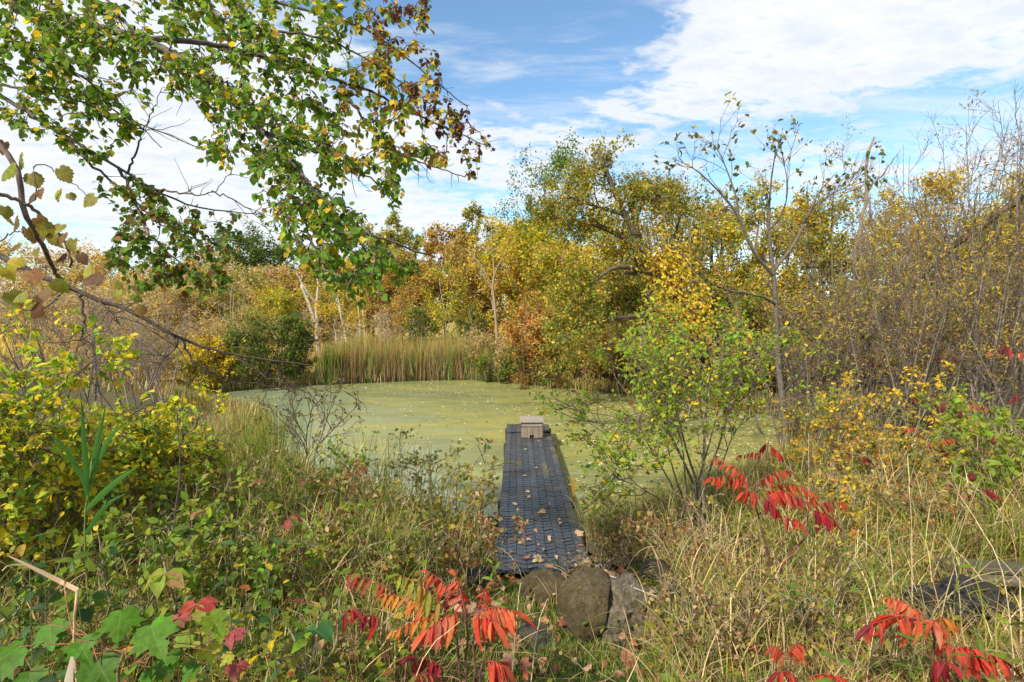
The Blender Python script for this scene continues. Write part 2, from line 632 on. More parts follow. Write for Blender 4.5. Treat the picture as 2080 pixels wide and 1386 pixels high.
# ------------------------------------------------------------------ ground and pond
def build_ground():
    xs = np.unique(np.round(np.concatenate([np.arange(-190, -40, 10), np.arange(-40, -14, 2), np.arange(-14, 14.01, 0.16), np.arange(15, 40, 2), np.arange(40, 191, 10)]), 3))
    ys = np.unique(np.round(np.concatenate([np.arange(-30, -4, 4), np.arange(-4, 26, 0.16), np.arange(26, 60, 1.5), np.arange(60, 260, 8)]), 3))
    X, Y = np.meshgrid(xs, ys)
    Z = height(X, Y)
    # small unevenness of a trampled bank
    Z = Z + 0.018 * np.sin(13 * X + 3 * np.sin(5 * Y)) * np.sin(11 * Y + 2 * np.sin(6 * X)) * (np.abs(X) < 14) * (Y < 25) * (Z > 0.05)
    V = np.column_stack([X.ravel(), Y.ravel(), Z.ravel()])
    ny, nx = X.shape
    i = np.arange(ny - 1)[:, None] * nx + np.arange(nx - 1)[None]
    F = np.stack([i, i + 1, i + nx + 1, i + nx], -1).reshape(-1, 4)
    m, t = new_mat('soil')
    pos = t.node('ShaderNodeNewGeometry').outputs['Position']
    n1 = t.noise(pos, 0.9, 5, 0.6)
    n2 = t.noise(pos, 9.0, 6, 0.65)
    n3 = t.noise(pos, 60.0, 4, 0.6)
    col = t.ramp(n2, [(0.25, (0.060, 0.045, 0.025)), (0.5, (0.12, 0.085, 0.045)), (0.75, (0.22, 0.16, 0.08))])
    green = t.ramp(n3, [(0.3, (0.05, 0.075, 0.02)), (0.7, (0.12, 0.14, 0.035))])
    col = t.mix(t.smooth(n1, 0.42, 0.62, 0.0, 0.8), col, green)
    sy = t.node('ShaderNodeSeparateXYZ')
    t.put(sy.inputs[0], pos)
    col = t.mix(t.smooth(sy.outputs[1], 22, 30, 0.0, 0.8), col, t.ramp(n2, [(0.3, (0.34, 0.24, 0.05)), (0.7, (0.52, 0.40, 0.09))]))
    finish(t, principled(t, col, 0.95, 0.1, t.bump(t.math('ADD', n2, t.math('MULTIPLY', n3, 0.5)), 0.8, 0.03)))
    o = link('ground', mesh_np('ground', V, [F], m))
    tag(o, 'sloping earth bank and marsh ground around the pond', kind='structure')


build_ground()


def build_pond():
    xs, ys = np.linspace(-13, 10, 60), np.linspace(5.6, 24.5, 50)
    X, Y = np.meshgrid(xs, ys)
    V = np.column_stack([X.ravel(), Y.ravel(), np.zeros(X.size)])
    i = np.arange(49)[:, None] * 60 + np.arange(59)[None]
    F = np.stack([i, i + 1, i + 61, i + 60], -1).reshape(-1, 4)
    m, t = new_mat('duckweed_water')
    pos = t.node('ShaderNodeNewGeometry').outputs['Position']
    mpn = t.node('ShaderNodeMapping')
    mpn.inputs['Scale'].default_value = (0.55, 1.3, 1)
    mpn.inputs['Rotation'].default_value = (0, 0, 0.3)
    t.put(mpn.inputs[0], pos)
    big = t.noise(mpn.outputs[0], 0.42, 4, 0.55, 0.6)
    mid = t.noise(mpn.outputs[0], 2.2, 6, 0.65, 0.4)
    fine = t.noise(pos, 34.0, 4, 0.7)
    weed = t.ramp(t.math('ADD', t.math('MULTIPLY', big, 0.6), t.math('MULTIPLY', mid, 0.4)),
                  [(0.34, (0.185, 0.205, 0.085)), (0.46, (0.255, 0.265, 0.095)), (0.55, (0.345, 0.325, 0.095)), (0.68, (0.46, 0.40, 0.09))])
    weed = t.mix(t.smooth(fine, 0.30, 0.72, 0.0, 0.55), weed, t.mix(1.0, weed, (0.55, 0.6, 0.55), 'MULTIPLY'))
    cells = t.node('ShaderNodeTexVoronoi')
    cells.inputs['Scale'].default_value = 42.0
    t.put(cells.inputs['Vector'], pos)
    open_ = t.math('ADD', t.math('MULTIPLY', t.noise(mpn.outputs[0], 0.8, 5, 0.65, 0.5), 0.75), t.math('MULTIPLY', fine, 0.25))
    sx = t.node('ShaderNodeSeparateXYZ')
    t.put(sx.inputs[0], pos)
    # the weed thins out towards the near left shore
    side = t.math('ADD', t.math('MULTIPLY', sx.outputs[0], -0.035), t.math('MULTIPLY', sx.outputs[1], -0.018))
    open_ = t.math('MAXIMUM', t.smooth(t.math('ADD', open_, side), 0.35, 0.44), t.smooth(t.noise(mpn.outputs[0], 1.7, 6, 0.7, 0.8), 0.60, 0.70, 0.0, 0.55))
    w_bsdf = principled(t, weed, 0.26, 0.55, t.bump(t.math('ADD', fine, t.math('MULTIPLY', cells.outputs['Distance'], 0.4)), 0.14, 0.005))
    film = t.mix(t.smooth(fine, 0.35, 0.62), (0.22, 0.265, 0.14), (0.32, 0.36, 0.20))  # film paled so its colour carries part of the sky's reflection
    o_bsdf = principled(t, film, 0.16, 0.6, t.bump(mid, 0.06, 0.01))
    mx = t.node('ShaderNodeMixShader')
    t.put(mx.inputs[0], open_)
    t.l.new(w_bsdf, mx.inputs[1])
    t.l.new(o_bsdf, mx.inputs[2])
    finish(t, mx.outputs[0])
    o = link('pond_water', mesh_np('pond_water', V, [F], m))
    tag(o, 'still pond covered with pale green duckweed', kind='structure')
    # floating leaves, seeds and scraps of weed
    rng = np.random.default_rng(21)
    n = 20000
    y = rng.uniform(6.2, 23, n) ** 1.0
    x = rng.uniform(-11, 8, n)
    keep = (pond_sd(x, y) < -0.15) & (rng.random(n) < np.clip(0.20 + 0.12 * x + 0.35 * np.sin(1.9 * x + 2.3 * np.sin(0.9 * y)) * np.sin(1.4 * y - 0.6 * x) + 0.25 * np.sin(0.8 * x + 0.5 * y) ** 2, 0.10, 1.0)) & ~((x > -0.25) & (x < 0.9) & (y < 11.8))
    x, y = x[keep], y[keep]
    n = len(x)
    b = Bag()
    ang = rng.uniform(0, 6.28, n)
    ax = np.column_stack([np.cos(ang), np.sin(ang), 0.05 * rng.standard_normal(n)])
    nr = np.column_stack([0.12 * rng.standard_normal((n, 2)), np.ones(n)])
    cols = pick(rng, [((0.74, 0.68, 0.44), 5), ((0.60, 0.52, 0.24), 3), ((0.33, 0.20, 0.08), 2), ((0.13, 0.06, 0.03), 1.6), ((0.60, 0.36, 0.16), 1)], n)
    add_leaves(b, np.column_stack([x, y, np.full(n, 0.008)]), ax, nr, rng.uniform(0.03, 0.11, n), cols, 'bit')
    o = b.build('floating_leaves', M_GRASS)
    tag(o, 'small pale and brown leaves floating on the duckweed', 'floating leaves', kind='stuff')


build_pond()

# ------------------------------------------------------------------ dock
DECK_Z = 0.25
DY0, DY1 = 4.78, 11.55


def box_arr(x0, x1, y0, y1, z0, z1):
    V = np.array([(x0, y0, z0), (x1, y0, z0), (x1, y1, z0), (x0, y1, z0), (x0, y0, z1), (x1, y0, z1), (x1, y1, z1), (x0, y1, z1)], float)
    F = np.array([(0, 3, 2, 1), (4, 5, 6, 7), (0, 1, 5, 4), (1, 2, 6, 5), (2, 3, 7, 6), (3, 0, 4, 7)])
    return V, F


def bevel_box(name, x0, x1, y0, y1, z0, z1, mat, parent, bev=0.004, jit=0.0):
    bm = bmesh.new()
    V, F = box_arr(x0, x1, y0, y1, z0, z1)
    V = V + RNG.uniform(-jit, jit, V.shape)
    vs_ = [bm.verts.new(v) for v in V]
    for f in F:
        bm.faces.new([vs_[i] for i in f])
    bmesh.ops.bevel(bm, geom=bm.edges[:], offset=bev, segments=1, affect='EDGES')
    me = bpy.data.meshes.new(name)
    bm.to_mesh(me)
    bm.free()
    me.materials.append(mat)
    return link(name, me, parent)


def wood_material(name, c_dark, c_light, axis, rough=0.85, moss=0.0):
    m, t = new_mat(name)
    tcn = t.node('ShaderNodeTexCoord').outputs['Object']
    oi = t.node('ShaderNodeObjectInfo').outputs['Random']
    mpn = t.node('ShaderNodeMapping')
    sc = [26.0, 26.0, 26.0]
    sc[axis] = 1.6
    mpn.inputs['Scale'].default_value = sc
    cx = t.node('ShaderNodeCombineXYZ')
    for k in range(3):
        t.put(cx.inputs[k], t.math('MULTIPLY', oi, 13.0 + k))
    t.l.new(cx.outputs[0], mpn.inputs['Location'])
    t.put(mpn.inputs[0], tcn)
    g = t.noise(mpn.outputs[0], 2.2, 6, 0.65, 0.3)
    g2 = t.noise(tcn, 7.0, 4, 0.6)
    col = t.ramp(g, [(0.25, c_dark), (0.7, c_light)])
    col = t.mix(t.math('MULTIPLY', oi, 0.35), col, t.mix(1.0, col, (0.72, 0.68, 0.62), 'MULTIPLY'))
    col = t.mix(t.smooth(g2, 0.55, 0.75, 0.0, 0.4), col, t.mix(1.0, col, (0.5, 0.48, 0.42), 'MULTIPLY'))
    if moss:
        col = t.mix(t.smooth(g2, 0.45, 0.62, 0.0, moss), col, (0.09, 0.10, 0.03))
    finish(t, principled(t, col, rough, 0.25, t.bump(g, 0.5, 0.004)))
    return m


M_WOOD_V = wood_material('weathered_board_upright', (0.14, 0.105, 0.07), (0.34, 0.27, 0.19), 2)
M_WOOD_X = wood_material('weathered_board_across', (0.20, 0.165, 0.13), (0.42, 0.36, 0.285), 0)
M_WOOD_DARK = wood_material('dark_wet_timber', (0.035, 0.028, 0.02), (0.12, 0.10, 0.07), 0, 0.7, 0.5)


def rubber_material(name, c0, c1):
    m, t = new_mat(name)
    pos = t.node('ShaderNodeNewGeometry').outputs['Position']
    n1 = t.noise(pos, 2.3, 5, 0.6, 0.4)
    n2 = t.noise(pos, 40.0, 4, 0.6)
    n3 = t.noise(pos, 6.0, 4, 0.6)
    col = t.ramp(n2, [(0.3, c0), (0.7, c1)])
    sx = t.node('ShaderNodeSeparateXYZ')
    t.put(sx.inputs[0], pos)
    mud = t.math('ADD', n1, t.math('MULTIPLY', t.math('SUBTRACT', sx.outputs[0], 0.35), 0.28))
    mud = t.math('ADD', mud, t.math('MULTIPLY', n3, 0.25))
    mud = t.smooth(mud, 0.68, 0.88, 0.0, 0.8)
    col = t.mix(mud, col, t.ramp(n2, [(0.3, (0.075, 0.055, 0.022)), (0.7, (0.15, 0.11, 0.05))]))
    rough = t.math('ADD', t.math('ADD', 0.20, t.math('MULTIPLY', n3, 0.16)), t.math('MULTIPLY', mud, 0.4))
    finish(t, principled(t, col, rough, 0.62, t.bump(n2, 0.25, 0.003)))
    return m


M_RUBBER = rubber_material('wet_rubber_groove_shade', (0.006, 0.007, 0.008), (0.014, 0.015, 0.017))  # near-black on slab and pad sides: shade of the tread grooves, painted
M_RUBBER_TOP = rubber_material('worn_rubber_sky_tint', (0.036, 0.043, 0.056), (0.066, 0.076, 0.096))  # worn tops; the bluish base colour carries the sky's reflection


def build_dock():
    root = thing('dock', (0.30, DY0, 0.0), 'narrow floating dock covered in black rubber mats, reaching into the pond', 'dock')
    root.rotation_euler = (0, 0, -0.0082)
    # frame and planks below the mats
    for sx_ in (-0.455, 0.425):
        bevel_box('side_beam', sx_, sx_ + 0.035, 0.12, 6.70, 0.03, 0.205, M_WOOD_DARK, root)
    k = 0
    y = 0.12
    while y < 6.65:
        bevel_box('deck_plank', -0.449, 0.454, y, y + 0.136, 0.2075, DECK_Z - 0.018, M_WOOD_DARK, root, 0.003)
        y += 0.146
        k += 1
    for sx_, py in ((-0.505, 1.9), (-0.505, 5.0), (0.463, 1.9), (0.463, 5.0), (-0.505, 6.4), (0.463, 6.4)):
        bevel_box('post', sx_, sx_ + 0.045, py, py + 0.06, -0.7, 0.26, M_WOOD_DARK, root, 0.006)
    # three mats, each with its raised scale-like treads
    mats = [(0.0, 3.30, 0.0, 0.010), (3.17, 5.98, 0.012, -0.004), (5.95, 6.80, 0.026, 0.006)]
    for y0, y1, dz, skew in mats:
        z0, z1 = DECK_Z - 0.016 + dz, DECK_Z + dz
        # slightly wavy slab
        nx, ny = 14, int((y1 - y0) / 0.12) + 2
        gx = np.linspace(-0.468, 0.468, nx)
        gy = np.linspace(0, 1, ny)
        GX, GY = np.meshgrid(gx, gy)
        YY = y0 + (y1 - y0) * GY + skew * 2 * GX

        def wav(a, b):
            return 0.004 * np.sin(3.1 * a + 2.3 * b + y0) + 0.003 * np.sin(7 * b - 2 * a)
        ZT = z1 + wav(GX, YY)
        top = np.column_stack([GX.ravel(), YY.ravel(), ZT.ravel()])
        bot = top - np.array([0, 0, 0.015])
        n = len(top)
        i = np.arange(ny - 1)[:, None] * nx + np.arange(nx - 1)[None]
        F = [np.stack([i, i + 1, i + nx + 1, i + nx], -1).reshape(-1, 4), np.stack([i + n, i + nx + n, i + nx + 1 + n, i + 1 + n], -1).reshape(-1, 4)]
        e = []
        for a in range(nx - 1):
            e.append((a, a + n, a + 1 + n, a + 1))
            q = (ny - 1) * nx + a
            e.append((q, q + 1, q + 1 + n, q + n))
        for a in range(ny - 1):
            e.append((a * nx, (a + 1) * nx, (a + 1) * nx + n, a * nx + n))
            q = a * nx + nx - 1
            e.append((q, q + n, q + nx + n, q + nx))
        F.append(np.array(e))
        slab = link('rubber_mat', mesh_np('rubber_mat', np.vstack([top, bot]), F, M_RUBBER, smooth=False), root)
        # treads: wedges in chevron columns, high edge towards the shore
        cols_n = 9
        wcol = 0.922 / cols_n
        pitch = 0.084
        Vt, Ft, Ftop = [], [], []
        nv = 0
        for c in range(cols_n):
            xa, xb = -0.461 + c * wcol + 0.003, -0.461 + (c + 1) * wcol - 0.003
            sgn = 1 if c % 2 == 0 else -1
            off = 0.042 * ((c // 2) % 2)
            for r in range(int((y1 - y0) / pitch) + 1):
                yb = y0 + 0.015 + off + r * pitch
                la, lb = (0.040, 0.0) if sgn > 0 else (0.0, 0.040)
                if yb + 0.04 + 0.072 > y1 - 0.015:
                    continue
                j = RNG.uniform(-0.001, 0.001)
                wear = RNG.uniform(0.0, 0.004)
                pts = []
                for lift in (0.0105 - wear, -0.003):
                    e_ = 0.0 if lift > 0 else 0.003
                    for (xx, yy) in ((xa - e_, yb + la - e_), (xb + e_, yb + lb - e_), (xb + e_, yb + lb + 0.069 + e_), (xa - e_, yb + la + 0.069 + e_)):
                        ys = yy + skew * 2 * xx
                        pts.append((xx, ys, z1 + wav(xx, ys) + lift + j))
                Vt.extend(pts)
                a = nv
                Ftop.append((a, a + 1, a + 2, a + 3))
                Ft.extend([(a + 4, a + 5, a + 1, a), (a + 5, a + 6, a + 2, a + 1), (a + 6, a + 7, a + 3, a + 2), (a + 7, a + 4, a, a + 3)])
                nv += 8
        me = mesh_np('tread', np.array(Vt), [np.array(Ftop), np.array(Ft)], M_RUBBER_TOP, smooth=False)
        me.materials.append(M_RUBBER)  # pad sides get the painted groove shade
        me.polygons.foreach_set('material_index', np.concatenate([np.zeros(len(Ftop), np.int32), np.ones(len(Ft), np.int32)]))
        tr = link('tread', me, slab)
        tag(tr, kind='stuff')
    return root


build_dock()


def build_house():
    z = DECK_Z + 0.026
    root = thing('duck_house', (0.405, 10.22, z), 'small weathered wooden nesting box with flat board roof on the dock end', 'nesting box')
    W, H, Dp = 0.43, 0.315, 0.40
    # front boards, the middle ones cut for the entrance
    edges = [-0.215, -0.098, 0.012, 0.125, 0.215]
    hole = (-0.045, 0.035, 0.055)
    for k in range(4):
        x0, x1 = edges[k] + 0.002, edges[k + 1] - 0.002
        pieces = [(x0, x1, 0.0)]
        if k == 1:
            pieces = [(x0, hole[0], 0.0), (hole[0] + 0.0008, x1, hole[2])]
        if k == 2:
            pieces = [(hole[1], x1, 0.0), (x0, hole[1] - 0.0008, hole[2])]
        b = Bag()
        for (a, c, zb) in pieces:
            V, F = box_arr(a, c, -0.009 - 0.002 * (k % 2), 0.009, zb + (0.004 if k in (0, 3) else 0.0), H)
            b.add(V, [F], (1, 1, 1))
        o = b.build('front_board', M_WOOD_V, root, origin=np.zeros(3), smooth=False)
        b2 = o.modifiers.new('edge', 'BEVEL')
        b2.width = 0.0025
        b2.segments = 1
    for sx_ in (-1, 1):
        for k in range(3):
            y0 = 0.012 + k * 0.128
            xx = sx_ * 0.206
            bevel_box('side_board', xx - 0.009, xx + 0.009, y0, y0 + 0.125, 0.0, H - 0.003, M_WOOD_V, root, 0.002)
    bevel_box('back_board', -0.196, 0.196, 0.378, 0.396, 0.0, H - 0.004, M_WOOD_V, root, 0.002)
    bevel_box('floor_board', -0.195, 0.195, 0.012, 0.376, 0.004, 0.018, M_WOOD_DARK, root, 0.002)
    for k in range(3):
        y0 = -0.065 + k * 0.178
        rb = bevel_box('roof_board', -0.245, 0.240, y0, y0 + 0.174, H + 0.006, H + 0.027, M_WOOD_X, root, 0.003, 0.002)
        rb.rotation_euler = (0.012, 0.006 * (k - 1), 0)
    bevel_box('fascia_board', -0.212, 0.205, -0.030, -0.0125, H - 0.078, H + 0.003, M_WOOD_X, root, 0.003)
    for sx_ in (-0.2185, 0.2115):
        bevel_box('corner_strip', sx_ - 0.006, sx_ + 0.006, -0.024, 0.0, H - 0.095, H - 0.002, M_WOOD_DARK, root, 0.001)


build_house()

# ------------------------------------------------------------------ stones
def rock_material(name, c1, c2, moss_c, moss, scale=6.0, bumpy=0.5, rough=0.85):
    m, t = new_mat(name)
    tcn = t.node('ShaderNodeTexCoord').outputs['Object']
    n1 = t.noise(tcn, scale, 7, 0.65, 0.4)
    n2 = t.noise(tcn, scale * 7, 5, 0.7)
    n3 = t.noise(tcn, scale * 1.4, 5, 0.6, 0.8)
    n4 = t.noise(tcn, scale * 4, 4, 0.6)
    col = t.ramp(n1, [(0.3, c1), (0.68, c2)])
    col = t.mix(t.smooth(n2, 0.35, 0.7, 0.0, 0.5), col, t.mix(1.0, col, (0.45, 0.43, 0.40), 'MULTIPLY'))
    if moss:
        col = t.mix(t.smooth(n3, 0.42, 0.60, 0.0, moss), col, t.mix(n4, moss_c, tuple(0.5 * q for q in moss_c)))
    vo = t.node('ShaderNodeTexVoronoi', feature='DISTANCE_TO_EDGE')
    vo.inputs['Scale'].default_value = scale * 0.9
    wp = t.node('ShaderNodeVectorMath', operation='ADD')
    t.put(wp.inputs[0], tcn)
    cw = t.node('ShaderNodeCombineXYZ')
    for q_ in range(3):
        t.put(cw.inputs[q_], t.math('MULTIPLY', n1, 0.35 + 0.1 * q_))
    t.l.new(cw.outputs[0], wp.inputs[1])
    t.put(vo.inputs['Vector'], wp.outputs[0])
    crack = t.smooth(vo.outputs['Distance'], 0.0, 0.035, 1.0, 0.0)
    col = t.mix(t.math('MULTIPLY', crack, 0.12), col, t.mix(1.0, col, (0.25, 0.22, 0.2), 'MULTIPLY'))
    sp = t.smooth(n4, 0.66, 0.72, 0.0, 0.5)
    col = t.mix(sp, col, (0.38, 0.37, 0.31))
    finish(t, principled(t, col, rough, 0.3, t.bump(t.math('SUBTRACT', t.math('ADD', n1, t.math('MULTIPLY', n2, 0.9)), t.math('MULTIPLY', crack, 0.2)), bumpy, 0.03)))
    return m


M_MOSSROCK = rock_material('mossy_stone', (0.075, 0.055, 0.030), (0.20, 0.15, 0.082), (0.15, 0.12, 0.025), 0.6, 9.0, 1.0)
M_CONCRETE = rock_material('rough_concrete', (0.17, 0.14, 0.095), (0.42, 0.35, 0.24), (0.10, 0.09, 0.03), 0.5, 14.0, 1.0, 0.95)
M_GREYROCK = rock_material('grey_stone', (0.055, 0.05, 0.043), (0.14, 0.13, 0.11), (0.10, 0.09, 0.03), 0.5, 9.0, 1.0)
M_SLATE = rock_material('dark_slate', (0.018, 0.018, 0.019), (0.060, 0.057, 0.053), (0.07, 0.06, 0.025), 0.6, 5.0, 1.0, 0.92)


def make_rock(name, loc, dims, mat, label, cat='rock', group=None, rot=0.0, seed=0, rough=0.16, facet=0.0, tilt=(0, 0), cut=None, pebbly=0.0, subdiv=5):
    bm = bmesh.new()
    bmesh.ops.create_icosphere(bm, subdivisions=subdiv, radius=1.0)
    off = Vector((seed * 3.7, seed * 1.3, seed * 2.1))
    for v in bm.verts:
        p = v.co.copy()
        if facet:
            for q in range(9):
                r_ = random.Random(seed * 31 + q)
                nrm = Vector((r_.gauss(0, 1), r_.gauss(0, 1), r_.gauss(0, 1))).normalized()
                lim = r_.uniform(0.55, 0.85)
                d = p.dot(nrm)
                if d > lim:
                    p -= nrm * (d - lim) * facet
        n = mnoise.fractal(p * 1.3 + off, 1.0, 2.0, 4)
        p *= 1.0 + rough * n + rough * 0.16 * mnoise.fractal(p * 5 + off, 1.0, 2.0, 3)
        if pebbly:
            c, _ = mnoise.voronoi(p * 7 + off)
            p *= 1.0 + pebbly * (0.35 - c[0]) + pebbly * 0.5 * mnoise.noise(p * 16 + off)
        if cut:
            cn, cd = Vector(cut[0]).normalized(), cut[1]
            d = p.dot(cn)
            if d > cd:
                p -= cn * (d - cd) * 0.93
        v.co = Vector((p.x * dims[0] / 2, p.y * dims[1] / 2, p.z * dims[2] / 2))
    bmesh.ops.rotate(bm, verts=bm.verts, cent=(0, 0, 0), matrix=Matrix.Rotation(tilt[0], 3, 'X') @ Matrix.Rotation(tilt[1], 3, 'Y'))
    me = bpy.data.meshes.new(name)
    bm.to_mesh(me)
    bm.free()
    for f in me.polygons:
        f.use_smooth = True
    me.materials.append(mat)
    o = link(name, me)
    o.location = loc
    o.rotation_euler = (0, 0, rot)
    tag(o, label, cat, group)
    return o


OBST = []          # circles on the ground where no grass grows: x, y, radius


def rock_at(px, py_base, d, wpx, hpx, depth, *a, sink=0.25, **k):
    gp = G(px, py_base)
    x, d, z = gp[0], gp[1], gp[2]
    wd = wpx / 1040 * d
    top = CAM_Z - (py_base - hpx - 650) / 1040 * (d + depth * 0.40)
    ht = max(top - z, 0.06)
    o = make_rock(a[0], (x, d + depth * 0.42, z + ht * (0.5 - sink * 0.5)), (wd, depth, ht * (1 + sink)), *a[1:], **k)
    OBST.append((x, d + depth * 0.45, wd * 0.30))
    return o


rock_at(1200, 1312, 3.30, 150, 148, 0.46, 'boulder', M_MOSSROCK, 'large rounded brown boulder with moss, standing before the shore end of the dock', 'boulder', seed=3, rough=0.16, facet=0.5, sink=0.3, tilt=(0.1, 0.15), cut=((1, -0.25, 0.1), 0.60))
rock_at(1284, 1314, 3.46, 140, 132, 0.44, 'concrete_chunk', M_CONCRETE, 'rough broken chunk of pebbly concrete leaning against the big rounded boulder', 'concrete chunk', seed=8, rough=0.30, facet=1.0, pebbly=0.04, sink=0.4, tilt=(0.15, -0.12), cut=((-1, 0.1, 0.35), 0.8), subdiv=6)
rock_at(1112, 1232, 3.95, 104, 60, 0.36, 'boulder', M_MOSSROCK, 'low mossy boulder half covered by grass below the shore edge of the mat', 'boulder', seed=5, rough=0.15, sink=0.3)
rock_at(1080, 1326, 2.98, 118, 30, 0.34, 'flat_stone', M_GREYROCK, 'flat grey stone lying in the litter between the red sumac and the boulder', 'rock', seed=9, rough=0.12, facet=1.0, sink=0.6, tilt=(0.12, 0.1))
rock_at(994, 1090, 6.0, 40, 34, 0.26, 'shore_rock', M_GREYROCK, 'dark grey rock at the water line on the left of the dock', 'rock', seed=12, rough=0.14, sink=0.3)
rock_at(1240, 1135, 5.05, 80, 26, 0.40, 'shore_rock', M_GREYROCK, 'grey rock half hidden by dry grass on the right of the dock', 'rock', seed=14, rough=0.14, sink=0.35)
rock_at(968, 1195, 4.25, 64, 28, 0.28, 'boulder', M_SLATE, 'dark boulder hidden in grass on the left of the mat above the orange sumac', 'boulder', seed=15, rough=0.15, sink=0.35)
rock_at(1350, 1195, 4.45, 90, 44, 0.40, 'boulder', M_SLATE, 'dark boulder in the hollow under the green shrub beside the black pipe', 'boulder', seed=17, rough=0.15, facet=0.5, sink=0.3)
rock_at(2010, 1318, 2.95, 260, 128, 0.62, 'slate_boulder', M_SLATE, 'big dark slate boulder with a split face under the wooden beams', 'boulder', seed=22, rough=0.22, facet=0.9, sink=0.2, tilt=(-0.1, 0.1), subdiv=6, pebbly=0.05)


def build_beams():
    p = P(2035, 1180, 3.62)
    for k, (dz, dx, dy, hh, lab) in enumerate([(0.0, 0.0, -0.02, 0.052, 'lower grey weathered timber beam lying on the dark slate boulder'), (0.055, 0.05, 0.035, 0.05, 'upper dark timber beam stacked on the grey beam beside the slate boulder')]):
        o = bevel_box('timber_beam', -0.45, 0.75, 0.0, 0.14, 0.0, hh, (M_WOOD_X2 if k == 0 else M_WOOD_DARK), None, 0.006, 0.004)
        o.location = (p[0] + 0.08 + dx, p[1] + dy, p[2] - 0.04 + dz)
        o.rotation_euler = (0, 0, -0.10 - 0.03 * k)
        tag(o, lab, 'timber beam', 'timber beams on the slate')
    OBST.append((p[0] + 0.25, p[1], 0.5))


M_WOOD_X2 = wood_material('mossy_timber', (0.06, 0.05, 0.035), (0.20, 0.17, 0.12), 0, 0.85, 0.5)
build_beams()


def build_pipe():
    m, t = new_mat('black_plastic')
    finish(t, principled(t, (0.012, 0.012, 0.013), 0.4, 0.5))
    a, c = np.array([0.80, 4.86, 0.26]), np.array([1.55, 4.98, 0.31])
    K = 110
    path = a + (c - a) * np.linspace(0, 1, K)[:, None]
    R = 0.042 + 0.006 * np.sign(np.sin(np.linspace(0, 1, K) * 2 * np.pi * 27))
    R[:4] = 0.05
    b = Bag()
    tubes(b, path[None], R[None], 14, (0.02, 0.02, 0.02), 0)
    o = b.build('drain_pipe', m, origin=a)
    tag(o, 'black corrugated drain pipe lying on the ground right of the dock', 'pipe')


build_pipe()

# ------------------------------------------------------------------ trees and shrubs
def tree_levels(rng, trunks, trunkR, n1, l1, n2, l2, n3, l3, ang=(1.0, 0.8, 0.7), up=(0.03, 0.03, 0.0), wob=0.16, t0=0.25, rfac=0.5, profile=None, kk=(8, 6, 5)):
    """trunks (M,K,3): polylines; returns the levels of branches"""
    out = [(trunks, trunkR)]
    S, D, r, t, idx = spawn(rng, trunks, trunkR, n1, t0, 0.98, ang[0])
    pf = profile(t) if profile is not None else (1.15 - 0.75 * t)
    L = l1 * pf * rng.uniform(0.7, 1.25, n1)
    P1, R1 = grow(rng, S, D, L, np.maximum(r * rfac, 0.006), np.maximum(r * 0.12, 0.003), kk[0], wob, up[0])
    out.append((P1, R1))
    S, D, r, t, idx = spawn(rng, P1, R1, n2, 0.2, 1.0, ang[1])
    L = l2 * rng.uniform(0.5, 1.3, n2) * (1.1 - 0.5 * t)
    P2, R2 = grow(rng, S, D, L, np.maximum(r * 0.6, 0.004), np.full(n2, 0.0025), kk[1], wob, up[1])
    out.append((P2, R2))
    if n3:
        S, D, r, t, idx = spawn(rng, P2, R2, n3, 0.15, 1.0, ang[2])
        L = l3 * rng.uniform(0.4, 1.3, n3)
        P3, R3 = grow(rng, S, D, L, np.maximum(r * 0.6, 0.003), np.full(n3, 0.0018), kk[2], wob, up[2])
        out.append((P3, R3))
    return out


def leaf_sites(rng, lv, n, t0=0.15, jit=0.06, droop=-0.25):
    Pt, R = lv
    idx = rng.integers(0, len(Pt), n)
    t = rng.uniform(t0, 1.0, n) ** 0.8
    pos, tan, _ = along(Pt, R, idx, t)
    pos = pos + jit * rng.standard_normal((n, 3))
    ax = norm(tan * 0.6 + 0.8 * rng.standard_normal((n, 3)) + np.array([0, 0, droop]))
    # blades turn towards the light
    nr = norm(0.62 * rng.standard_normal((n, 3)) + 0.75 * np.array(SUN_DIR) + np.array([0, 0, 0.45]))
    return pos, ax, nr


def straight_trunks(rng, base, h, n, lean, spread, r0, curve=0.05, K=10, rtop=0.25):
    S = np.array(base)[None] + np.column_stack([rng.uniform(-spread, spread, n), rng.uniform(-spread, spread, n), np.zeros(n)]) * (1 if n > 1 else 0)
    az = rng.uniform(0, 6.28, n)
    D = np.column_stack([np.cos(az) * lean, np.sin(az) * lean, np.ones(n)])
    if n > 1:
        D = D + (S - np.array(base)[None]) * 0.35 / max(spread, 0.05) * lean * 2
    hh = h * rng.uniform(0.75, 1.05, n) if n > 1 else np.array([h])
    return grow(rng, S, D, hh, np.full(n, r0), np.full(n, r0 * rtop), K, curve, 0.03)


